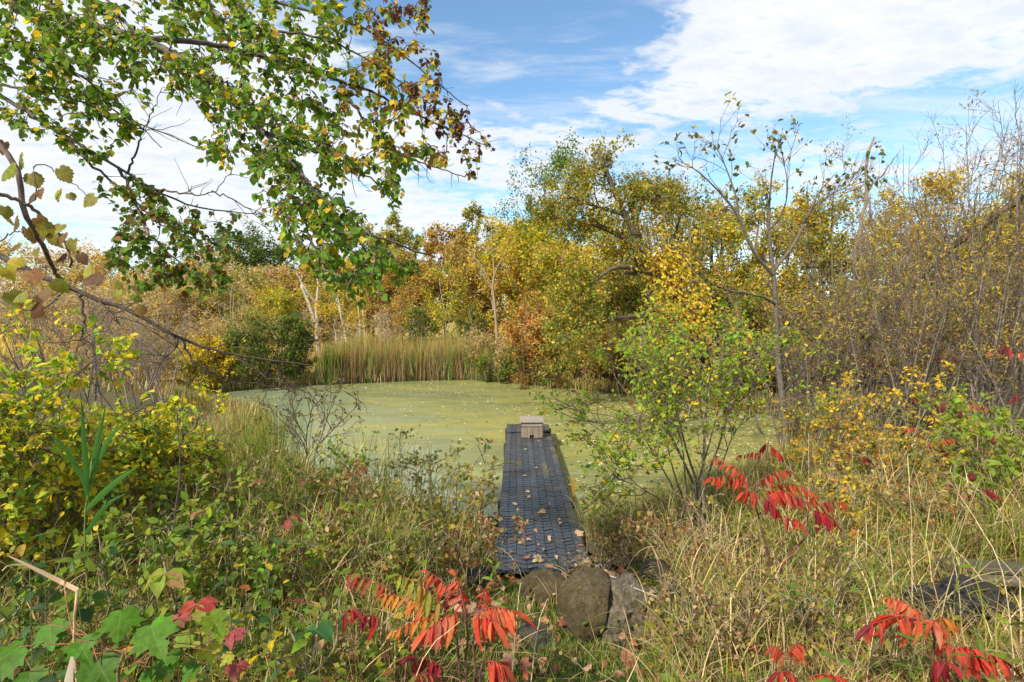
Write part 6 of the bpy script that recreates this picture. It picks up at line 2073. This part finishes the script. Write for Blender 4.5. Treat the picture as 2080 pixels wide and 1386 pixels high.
def maple():
    rng = np.random.default_rng(61)
    d = 1.5
    base = np.array([(230 - 1040) / 1040 * d, d, hgt((230 - 1040) / 1040 * d, d) - 0.03])
    root = thing('maple_sapling', base, 'maple sapling with large bright green lobed leaves at the lower left corner', 'sapling')
    top = P(250, 1330, d)
    stem_part(root, [base, P(240, 1380, d + .02), top], 0.006, 0.004, (0.20, 0.13, 0.07))
    lv = [(100, 1292, 66, 0), (245, 1268, 80, 0), (305, 1302, 92, 0), (160, 1325, 60, 0), (40, 1345, 90, 0), (195, 1372, 96, 1), (330, 1360, 52, 0), (385, 1305, 46, 2), (425, 1270, 58, 2), (420, 1330, 48, 3), (345, 1340, 40, 1), (400, 1365, 48, 1), (445, 1290, 36, 2), (60, 1385, 60, 1), (300, 1380, 50, 1), (470, 1340, 30, 3), (130, 1300, 40, 1)]
    cols = [(0.105, 0.24, 0.018), (0.08, 0.19, 0.015), (0.22, 0.32, 0.025), (0.42, 0.40, 0.03)]
    for px, py, r, c in lv:
        dd = d + rng.uniform(-0.10, 0.16)
        p = P(px, py - r * 0.35, dd + 0.05)
        az = rng.uniform(-0.9, 0.9)
        ax = norm(np.array([math.sin(az), -0.55 * math.cos(az), -0.42]))
        nr = norm(np.array([0.35 * rng.standard_normal(), -0.45 + 0.2 * rng.standard_normal(), 1.0]))
        leaf_part('leaf', 'maple', p, ax, nr, r * 0.90 / 1040 * dd, np.array(cols[c]) * rng.uniform(0.9, 1.12), root)
        stem_part(root, [top + 0.03 * rng.standard_normal(3), (top + p) / 2 + np.array([0, 0, 0.02]), p], 0.0018, 0.0012, (0.30, 0.12, 0.06), 'petiole', 8, 5)


maple()


def creeper(px, py, d, r, cols, label, az0=0.0, nleaf=5):
    rng = np.random.default_rng(int(px * 3 + py))
    g = np.array([(px - 1040) / 1040 * d, d, hgt((px - 1040) / 1040 * d, d)])
    root = thing('creeper', g, label, 'creeper', 'five-leaved creepers in the bank growth')
    c = P(px, py, d)
    stem_part(root, [g, (g + c) / 2 + np.array([0.02, 0.02, 0.02]), c], 0.0022, 0.0014, (0.22, 0.08, 0.05))
    for k in range(nleaf):
        a = az0 + (k - (nleaf - 1) / 2) * 1.05
        ax = norm(np.array([math.sin(a), -0.45 * math.cos(a), -0.30 - 0.5 * math.cos(a) * 0.5]))
        nr = norm(np.array([0.15 * rng.standard_normal(), -0.6, 1.0]))
        leaf_part('leaflet', 'oval', c, ax, nr, r * (0.95 if py > 1100 else 0.6) / 1040 * d * rng.uniform(0.85, 1.15), np.array(cols[k % len(cols)]) * rng.uniform(0.9, 1.1), root)


for a in [(335, 1165, 2.0, 56, [(0.30, 0.34, 0.04), (0.36, 0.36, 0.05), (0.28, 0.32, 0.04), (0.42, 0.24, 0.09)], 'yellow-green five-leaved creeper above the maple leaves', 0.0),
          (398, 1228, 1.9, 44, [(0.52, 0.07, 0.06), (0.46, 0.10, 0.07), (0.30, 0.33, 0.05)], 'coral red creeper leaf right of the yellow-green creeper', 0.5), (362, 1255, 1.85, 30, [PINK, (0.36, 0.13, 0.09)], 'dull pink creeper leaf right above the largest maple leaf', -0.4),
          (468, 1285, 1.8, 34, [(0.50, 0.12, 0.13), PINK], 'pink creeper leaf at the right end of the maple leaves', 0.2), (482, 1350, 1.7, 32, [PINK, (0.52, 0.12, 0.10)], 'pink creeper leaf at the bottom edge right of the maple sapling', 0.0),
          (585, 1052, 3.4, 44, [(0.38, 0.07, 0.06), (0.22, 0.16, 0.05)], 'magenta red leaf lying across the grass in the middle of the left bank', 1.2), 
          (525, 975, 4.4, 26, [(0.36, 0.14, 0.08), OLIVE], 'salmon creeper leaf high on the left bank near the dark twiggy shrub', 0.3), (400, 1040, 3.0, 28, [(0.42, 0.18, 0.10), (0.30, 0.24, 0.05)], 'faded salmon leaf on the left bank right of the reed', 0.7)]:
    creeper(*a[:6], az0=a[6], nleaf=5 if a[1] > 1100 else 3)


def weed(px, py_top, d, n, size, shape, pal, label, name='weed', group='broad-leaved weeds on the bank', lean=0.0, stem=(0.12, 0.13, 0.05), spread=0.75, opp=True, cat='weed'):
    rng = np.random.default_rng(int(px * 5 + py_top * 3))
    x = (px - 1040) / 1040 * d
    g = np.array([x + lean, d, hgt(x + lean, d) - 0.02])
    top = P(px, py_top, d)
    if top[2] < g[2] + 0.12:
        top[2] = g[2] + 0.12
    root = thing(name, g, label, cat, group)
    q = stem_part(root, [g, (g + top) / 2 + 0.02 * rng.standard_normal(3), top], 0.0032, 0.0014, stem)
    for k in range(n):
        t = 0.25 + 0.75 * (k // 2 if opp else k) / max((n - 1) // 2 if opp else n - 1, 1)
        pos, tan, _ = along(q[None], np.zeros((1, 12)), np.zeros(1, int), np.array([min(t, 0.999)]))
        a = rng.uniform(0, 6.28) if not opp else (k // 2) * 1.57 + (k % 2) * math.pi + 0.3 * rng.standard_normal() + px
        ax = norm(np.array([math.cos(a) * spread, math.sin(a) * spread, rng.uniform(-0.25, 0.45)]))
        nr = norm(np.array([0.3 * rng.standard_normal(), 0.3 * rng.standard_normal() - 0.2, 1.0]))
        leaf_part('leaf', shape, pos[0], ax, nr, size * (1.15 - 0.45 * t) * rng.uniform(0.8, 1.15), pick(rng, pal, 1, 0.12)[0], root)


WG, WB, WY, WP = [(GREEN, 3), (LIME, 2)], [(BLUEGREEN, 3), (GREEN, 1)], [(YELLOW, 3), (YGREEN, 1), (GOLD, 1)], [(GREEN, 2), (YGREEN, 2), (PINK, 0.8)]
for a in [
    (90, 1085, 2.2, 12, .09, 'oval', WB, 'blue-green weed with broad leaves below the reed at the left edge'), (60, 1150, 1.8, 10, .08, 'oval', WB, 'broad blue-green weed under the bent dry stalk'), (30, 1035, 2.6, 12, .08, 'oval', WG, 'green leafy weed at the left edge below the yellow shrub'),
    (150, 1140, 2.0, 12, .085, 'oval', WG, 'green leafy weed right of the bent dry stalk'), (235, 1130, 2.3, 10, .075, 'oval', WB, 'bluish weed left of the yellow-green creeper'), (210, 1015, 3.0, 14, .08, 'oval', WG, 'leafy green weed right of the reed stem'),
    (455, 1105, 2.4, 10, .085, 'oval', WB, 'grey-green weed behind the tall dark stem'), (520, 1110, 2.5, 14, .085, 'oval', WG + [(BLUEGREEN, 2)], 'dark green rose-like weed right of the tall dark stem'), (565, 1105, 2.5, 14, .08, 'oval', WB, 'blue-green leafy weed with rounded leaves in mid left bank'),
    (490, 1150, 2.2, 8, .07, 'oval', WY, 'thin dark stem with clear yellow leaves above the coral creeper'), (540, 1145, 2.2, 6, .075, 'oval', WY, 'weed with two bright yellow oval leaves in the left bank'), (500, 1200, 2.0, 12, .05, 'slim', WY, 'small weed with narrow golden leaves near the pink creeper'),
    (620, 1300, 1.9, 10, .10, 'oval', WG, 'large-leaved green weed left of the orange sumac'), (640, 1280, 1.75, 6, .15, 'round', [((0.07, 0.17, 0.05), 1)], 'burdock-like plant with one big round leaf left of the sumac'), (560, 1340, 1.7, 12, .06, 'oval', WB, 'low bluish weed near the bottom edge left of centre'),
    (1000, 1145, 3.2, 16, .11, 'lance', WG, 'upright willow-leaved green weed between the sumac and the boulders'), (985, 1300, 2.1, 8, .10, 'lance', WG, 'green lance-leaved weed growing through the red sumac'), (800, 905, 6.0, 16, .10, 'slim', [(YGREEN, 2), (YELLOW, 1)], 'yellow-green wispy weed at the water left of the dock'),
    (765, 880, 6.4, 12, .085, 'round', [(DKGREEN, 2), (GREEN, 1)], 'single upright stem with round dark leaves against the water'), (705, 905, 6.2, 16, .07, 'oval', [(DKGREEN, 1), (GREEN, 2)], 'dark green leafy weed left of the upright round-leaved stem'), (870, 925, 5.7, 18, .08, 'oval', [(YGREEN, 3), (YELLOW, 1)], 'lime coloured bushy weed at the water edge near the dock'),
    (915, 950, 5.6, 14, .075, 'oval', WY, 'yellowing weed on the shore just left of the dock'), (955, 985, 5.5, 18, .03, 'slim', [((0.12, 0.05, 0.04), 1)], 'dark seed-headed weed leaning over the water by the dock'), (840, 1060, 4.2, 10, .075, 'grape', WY, 'weed with yellow lobed leaves above the left end of the sumac'),
    (915, 1070, 4.2, 8, .075, 'grape', [(YELLOW, 2), (GOLD, 2)], 'golden lobed leaves on a low vine left of the mat'), (1010, 1085, 4.5, 8, .07, 'maple', [(GOLD, 2), (RUST, 1)], 'golden brown leaved sprig touching the left edge of the mat'), (330, 960, 4.0, 14, .085, 'oval', WG, 'green weed in front of the yellow shrubs'),
    (270, 930, 4.4, 14, .08, 'oval', WG + [(YELLOW, 1)], 'green and yellow weed right of the reed blades'), (440, 955, 4.6, 14, .08, 'oval', WP, 'pink tinged weed on the upper left bank'), (480, 930, 5.4, 14, .08, 'oval', WG, 'green weed near the pond on the left bank'),
    (610, 985, 4.3, 12, .08, 'oval', WP, 'weed with pinkish top leaves below the dark twiggy shrub'), (560, 940, 5.2, 10, .16, 'slim', [(YGREEN, 2), (STRAW, 1)], 'pale broad-bladed weed left of the dark twiggy shrub'), (720, 1010, 4.2, 12, .12, 'slim', WG, 'green long-leaved weed in the dry grass before the pond'),
    (1240, 1050, 5.2, 12, .07, 'oval', WG, 'low green weed beside the drain pipe'), (1270, 990, 5.8, 12, .08, 'slim', WG, 'grassy green weed at the water right of the dock'), (1820, 1065, 3.8, 10, .04, 'slim', WY, 'yellow flowered weed in the grass of the right bank'),
    (1950, 1150, 2.9, 10, .12, 'lance', [(LIME, 2), (YGREEN, 2)], 'light green lance-leaved weed before the timber beams'), (1985, 1290, 2.0, 12, .12, 'lance', [(LIME, 2), (GREEN, 2)], 'light green weed between the red sumac and the slate'), (2050, 1270, 1.9, 10, .13, 'lance', [(YGREEN, 2), (LIME, 2)], 'tall yellow-green grassy weed at the right edge before the slate'),
    (1700, 1340, 2.0, 12, .12, 'lance', WG, 'green willow-leaved weed at the bottom edge right of centre'), (1860, 1300, 2.1, 10, .10, 'lance', WG, 'green weed behind the left frond of the bright red sumac'), (2040, 900, 4.6, 16, .14, 'oval', [(LIME, 3), (YGREEN, 2)], 'light green broad weed at the right edge below the thicket'),
    (2020, 720, 5.6, 14, .14, 'oval', [(YGREEN, 2), (GOLD, 1), (RUST, 1)], 'green and rust leaved sapling at the right edge among grey stems'), (1700, 880, 7.4, 18, .12, 'oval', [(GOLD, 2), (SALMON, 1), (YGREEN, 1)], 'golden and salmon leaved weed over the right bank ground cover'),
    (1850, 830, 7.8, 24, .13, 'oval', [(YELLOW, 3), (GOLD, 2)], 'bright yellow leaved bushlet among the curved grey stems'), (1965, 855, 6.6, 12, .12, 'oval', [(YELLOW, 2), (YGREEN, 1)], 'yellow leaved weed beneath the salmon sumac'), (1540, 1130, 3.6, 10, .14, 'lance', WG, 'green blade-leaved weed at the left foot of the tall red sumac'),
    (1640, 1180, 3.2, 10, .12, 'slim', [(OLIVE, 2), (GREEN, 1)], 'olive weed in the dry grass right of the tall red sumac'),
]:
    weed(*a)


def reed():
    d = 3.0
    x = (165 - 1040) / 1040 * d
    g = np.array([x, d, hgt(x, d)])
    root = thing('reed', g, 'tall green reed with long pointed blades in front of the yellow shrub', 'reed')
    stem_part(root, [g, P(172, 1080, d), P(180, 1000, d), P(187, 930, d)], 0.006, 0.004, (0.14, 0.22, 0.05))
    rng = np.random.default_rng(2)
    for (x0, y0, x1, y1, w_, bow) in [(178, 1000, 164, 800, .030, .0), (182, 985, 215, 825, .034, .02), (186, 960, 268, 850, .030, .06), (182, 1000, 66, 868, .024, .10), (176, 1035, 290, 942, .036, .02), (174, 1085, 262, 1000, .030, .05), (180, 1010, 140, 940, .022, .08)]:
        p0, p1 = P(x0, y0, d), P(x1, y1, d - 0.2 + 0.3 * rng.random())
        K = 10
        q = smooth_path([p0, (p0 + p1) / 2 + np.array([0, 0, bow]), p1], K)
        T = norm(np.gradient(q, axis=0))
        side = norm(np.cross(T, np.array([0.3, -1.0, 0.2])))
        wv = w_ * np.array([0.5, 0.85, 1, 1, 0.95, 0.85, 0.7, 0.5, 0.28, 0.02])[:, None] * 0.5
        mid = q + 0.12 * w_ * np.cross(side, T)
        V = np.stack([q - side * wv, mid, q + side * wv], 1).reshape(-1, 3)
        i = np.arange(K - 1) * 3
        F = np.concatenate([np.stack([i, i + 1, i + 4, i + 3], -1), np.stack([i + 1, i + 2, i + 5, i + 4], -1)])
        b = Bag()
        b.add(V, [F], np.array((0.075, 0.20, 0.035)) * rng.uniform(0.85, 1.2))
        b.build('blade', M_LEAF, root)


reed()


def strap(bag, pts, w_, col, K=14, face=(0.2, -1.0, 0.3)):
    q = smooth_path(pts, K)
    T = norm(np.gradient(q, axis=0))
    side = norm(np.cross(T, np.array(face)))
    wv = (w_ * (1 - 0.75 * np.linspace(0, 1, K) ** 2))[:, None] * 0.5
    V = np.stack([q - side * wv, q + 0.15 * wv * np.cross(side, T), q + side * wv], 1).reshape(-1, 3)
    i = np.arange(K - 1) * 3
    bag.add(V, [np.concatenate([np.stack([i, i + 1, i + 4, i + 3], -1), np.stack([i + 1, i + 2, i + 5, i + 4], -1)])], col)


def dry_stalks():
    d = 1.7
    x = (148 - 1040) / 1040 * d
    g = np.array([x, d, hgt(x, d)])
    root = thing('dry_reed', g, 'pale dry reed stalk bent sharply to the left at the lower left corner', 'dry reed')
    stem_part(root, [g, P(150, 1300, d), P(152, 1250, d), P(157, 1200, d)], 0.0045, 0.004, (0.56, 0.36, 0.20))
    stem_part(root, [g + np.array([-0.005, 0, 0]), P(148, 1280, d), P(135, 1230, d), P(130, 1180, d)], 0.0035, 0.002, (0.42, 0.22, 0.12))
    b = Bag()
    strap(b, [P(158, 1199, d), P(120, 1180, d), P(60, 1150, d - .03), P(18, 1130, d - .05)], 0.015, (0.62, 0.42, 0.25))
    strap(b, [P(130, 1186, d), P(60, 1152, d), P(20, 1148, d - .05), P(4, 1160, d - .07)], 0.012, (0.66, 0.48, 0.30))
    b.build('blade', M_GRASS, root)
    b = Bag()
    d = 1.25
    p = P(138, 1386, d)
    strap(b, [P(140, 1460, d), P(138, 1400, d), P(147, 1334, d)], 0.028, (0.62, 0.50, 0.36))
    o = thing('cut_reed', np.array([p[0], d, hgt(p[0], d)]), 'cut straw-pale reed blade sticking up at the lower left edge of the picture', 'dry reed')
    stem_part(o, [np.array([p[0], d, hgt(p[0], d)]), P(140, 1460, d)], 0.004, 0.004, (0.56, 0.42, 0.28))
    b.build('blade', M_GRASS, o)
    # a pale dead leaf blade curling over the maple
    # tall dark leafless weed stem on the left bank
    for (px, pt, pb, dd, lab) in [(360, 830, 1160, 2.9, 'tall dark weathered weed stalk standing upright in the left bank'), (1240, 0, 0, 0, None)]:
        if lab is None:
            continue
        x = (px - 15 - 1040) / 1040 * dd
        g = np.array([x, dd, hgt(x, dd)])
        r_ = thing('dead_stalk', g, lab, 'dead stalk')
        q = stem_part(r_, [g, P(354, 1080, dd), P(366, 960, dd), P(358, pt, dd)], 0.0055, 0.0025, (0.13, 0.09, 0.075), K=20)
        rng = np.random.default_rng(8)
        S, D, r, t, _ = spawn(rng, q[None], np.full((1, 20), 0.004), 26, 0.2, 1.0, 0.9)
        Pb, Rb = grow(rng, S, D, rng.uniform(0.04, 0.12, 26), np.full(26, 0.0022), np.full(26, 0.001), 5, 0.25, -0.05)
        b = Bag()
        tubes(b, Pb, Rb, 4, (0.17, 0.12, 0.09))
        b.build('side_shoots', M_BARK, r_)
    # yellow arrow-like plant beside the dock
    dd = 7.3
    g = np.array([(1166 - 1040) / 1040 * dd, dd, -0.02])
    r_ = thing('yellow_water_plant', g, 'orange-yellow water plant with cross-shaped blades beside the right edge of the dock', 'water plant')
    for pts, w_ in [([g, P(1166, 990, dd), P(1168, 965, dd)], 0.032), ([P(1164, 1000, dd), P(1158, 975, dd), P(1152, 966, dd)], 0.020), ([P(1165, 990, dd), P(1172, 987, dd), P(1179, 988, dd)], 0.026), ([P(1165, 988, dd), P(1160, 984, dd), P(1154, 985, dd)], 0.022)]:
        b = Bag()
        strap(b, pts, w_, (0.62, 0.33, 0.03), 8)
        b.build('blade', M_GRASS, r_)
    # pale dead stick by the boulders
    q0, q1 = P(1212, 1163, 3.75), P(1335, 1212, 3.3)
    b = Bag()
    pts = smooth_path([q0, P(1262, 1178, 3.6), P(1290, 1195, 3.45), q1], 16)
    tubes(b, pts[None], np.linspace(0.006, 0.003, 16)[None], 6, (0.50, 0.43, 0.36), 0)
    o = b.build('dead_stick', M_BARK, origin=q0)
    tag(o, 'thin pale dead stick lying over the concrete chunk', 'stick')
    # long pale grass stalks near the camera
    for k, (pts, lab) in enumerate([([(760, 1400, 1.9), (850, 1360, 1.95), (935, 1262, 2.0)], 'pale leafless straw slanting across the red sumac'), ([(1060, 1370, 2.2), (1090, 1290, 2.3), (1113, 1215, 2.4)], 'pale straw with a bent top slanting before the boulder'),
                                    ([(1035, 1260, 2.7), (1055, 1200, 2.8), (1066, 1185, 2.85)], 'seed-headed grass stalk left of the low mossy boulder'), ([(1855, 1260, 3.0), (1852, 1080, 3.0), (1846, 985, 3.0)], 'tall pale dead stalk standing behind the bright red sumac'),
                                    ([(2075, 1330, 2.4), (2040, 1180, 2.4), (1990, 1070, 2.5), (1945, 1000, 2.7)], 'long yellow grass stalk arching left over the slate boulder'), ([(1640, 1120, 4.3), (1643, 1000, 4.3), (1642, 880, 4.3)], 'thin pale stalk right of the tall red sumac')]):
        w3 = [P(*p) for p in pts]
        x, y = w3[0][0], w3[0][1]
        w3 = [np.array([x, y, hgt(x, y) - 0.02])] + w3[1:] if w3[0][2] > hgt(x, y) else w3
        b = Bag()
        q = smooth_path(w3, 14)
        tubes(b, q[None], np.linspace(0.0032, 0.0015, 14)[None], 5, (0.60, 0.48, 0.27), 0)
        o = b.build('grass_stalk', M_BARK, origin=w3[0])
        tag(o, lab, 'grass stalk', 'pale dry grass stalks')


dry_stalks()


def fallen_leaves():
    rng = np.random.default_rng(67)
    z = DECK_Z + 0.02
    TL, TD, TR_ = (0.55, 0.36, 0.22), (0.36, 0.15, 0.08), (0.55, 0.30, 0.16)
    spots = [(1026, 1081, 15, TL, 'large pale leaf near the left edge of the mat'), (1107, 1041, 12, (0.62, 0.34, 0.12), 'orange leaf in the middle of the mat'), (1100, 1136, 17, (0.66, 0.48, 0.27), 'big cream leaf near the shore end of the mat'), (1118, 1154, 12, TD, 'reddish leaf at the shore edge of the mat'),
             (1172, 1086, 13, TL, 'pale leaf by the right edge of the mat'), (1193, 1144, 14, (0.52, 0.33, 0.22), 'tan leaf at the right shore corner of the mat'), (1085, 1077, 9, TD, 'small brown leaf in the centre of the near mat'), (1068, 1098, 9, TR_, 'small orange brown leaf left of centre on the near mat'),
             (1072, 1135, 12, TD, 'dark red leaf left of the big cream leaf'), (1138, 1066, 10, TR_, 'tan leaf right of centre on the near mat'), (1117, 1090, 9, TL, 'small tan leaf above the big cream leaf'), (1118, 1102, 9, TR_, 'small rusty leaf just below the small tan one'), (1103, 1120, 10, TR_, 'orange leaf right above the big cream leaf'),
             (1127, 1130, 9, TL, 'tan leaf right of the big cream leaf'), (1035, 1124, 9, TD, 'brown leaf by the left shore corner of the mat'), (1096, 1110, 7, TD, 'tiny brown leaf above the orange one'), (1072, 1012, 9, TL, 'pale curled leaf beyond the middle of the near mat'), (1076, 1001, 8, TL, 'pale leaf beside the thin twig on the mat'),
             (1056, 1048, 8, TR_, 'pinkish leaf left of the orange middle leaf'), (1117, 1027, 8, TR_, 'small leaf right beyond the orange middle leaf'), (1140, 1056, 8, TL, 'pale leaf on the muddy right side of the mat'), (1093, 1054, 7, TD, 'tiny brown leaf below the orange middle leaf'), (1141, 1102, 8, TD, 'reddish leaf low on the right of the mat'),
             (1062, 968, 7, TL, 'pale leaf at the first seam of the mats'), (1092, 952, 6, TL, 'tiny pale leaf on the seam of the mats'), (1110, 951, 6, (0.6, 0.5, 0.4), 'whitish leaf on the right part of the mat seam'), (1071, 914, 6, TL, 'tiny leaf in front of the nesting box'), (1092, 898, 5, TL, 'tiny leaf right below the nesting box entrance'),
             (1075, 1156, 10, TD, 'dark crumpled leaf at the shore edge left of the reddish one'), (1185, 1110, 8, TD, 'brown leaf near the right edge low on the mat')]
    for px, py, r, c, lab in spots:
        rr = ray(px, py)
        k = (z - CAM_Z) / rr[2]
        p = np.array([0, 0, CAM_Z]) + rr * k + np.array([0, 0, 0.008])
        a = rng.uniform(0, 6.28)
        o = leaf_part('fallen_leaf', 'maple' if r > 11 else 'oval', p, [math.cos(a), math.sin(a), 0.1], [0.25 * rng.standard_normal(), -0.25, 1.0], 1.4 * r / 1040 * p[1], c, None, M_DRYLEAF)
        tag(o, 'fallen ' + lab, 'fallen leaf', 'fallen leaves on the dock mats')
    n = 0
    while n < 200:
        y = rng.uniform(2.0, 4.6)
        x = y * rng.uniform(-0.14, 0.36)
        if not free_of_obstacles(np.array([x]), np.array([y]), -0.02)[0]:
            continue
        a = rng.uniform(0, 6.28)
        c = pick(rng, [((0.40, 0.22, 0.13), 4), ((0.28, 0.11, 0.06), 3), ((0.52, 0.36, 0.24), 2), ((0.46, 0.12, 0.05), 0.8)], 1)[0]
        o = leaf_part('fallen_leaf', ['oval', 'oak', 'maple', 'oval'][n % 4], np.array([x, y, hgt(x, y) + rng.uniform(0.05, 0.11)]), [math.cos(a), math.sin(a), 0.35 * rng.standard_normal()], [0.5 * rng.standard_normal(), -0.3, 1.0], rng.uniform(0.05, 0.095), c, None, M_DRYLEAF)
        tag(o, 'curled brown fallen leaf in the short turf around the boulders', 'fallen leaf', 'fallen leaves in the turf')
        n += 1


fallen_leaves()
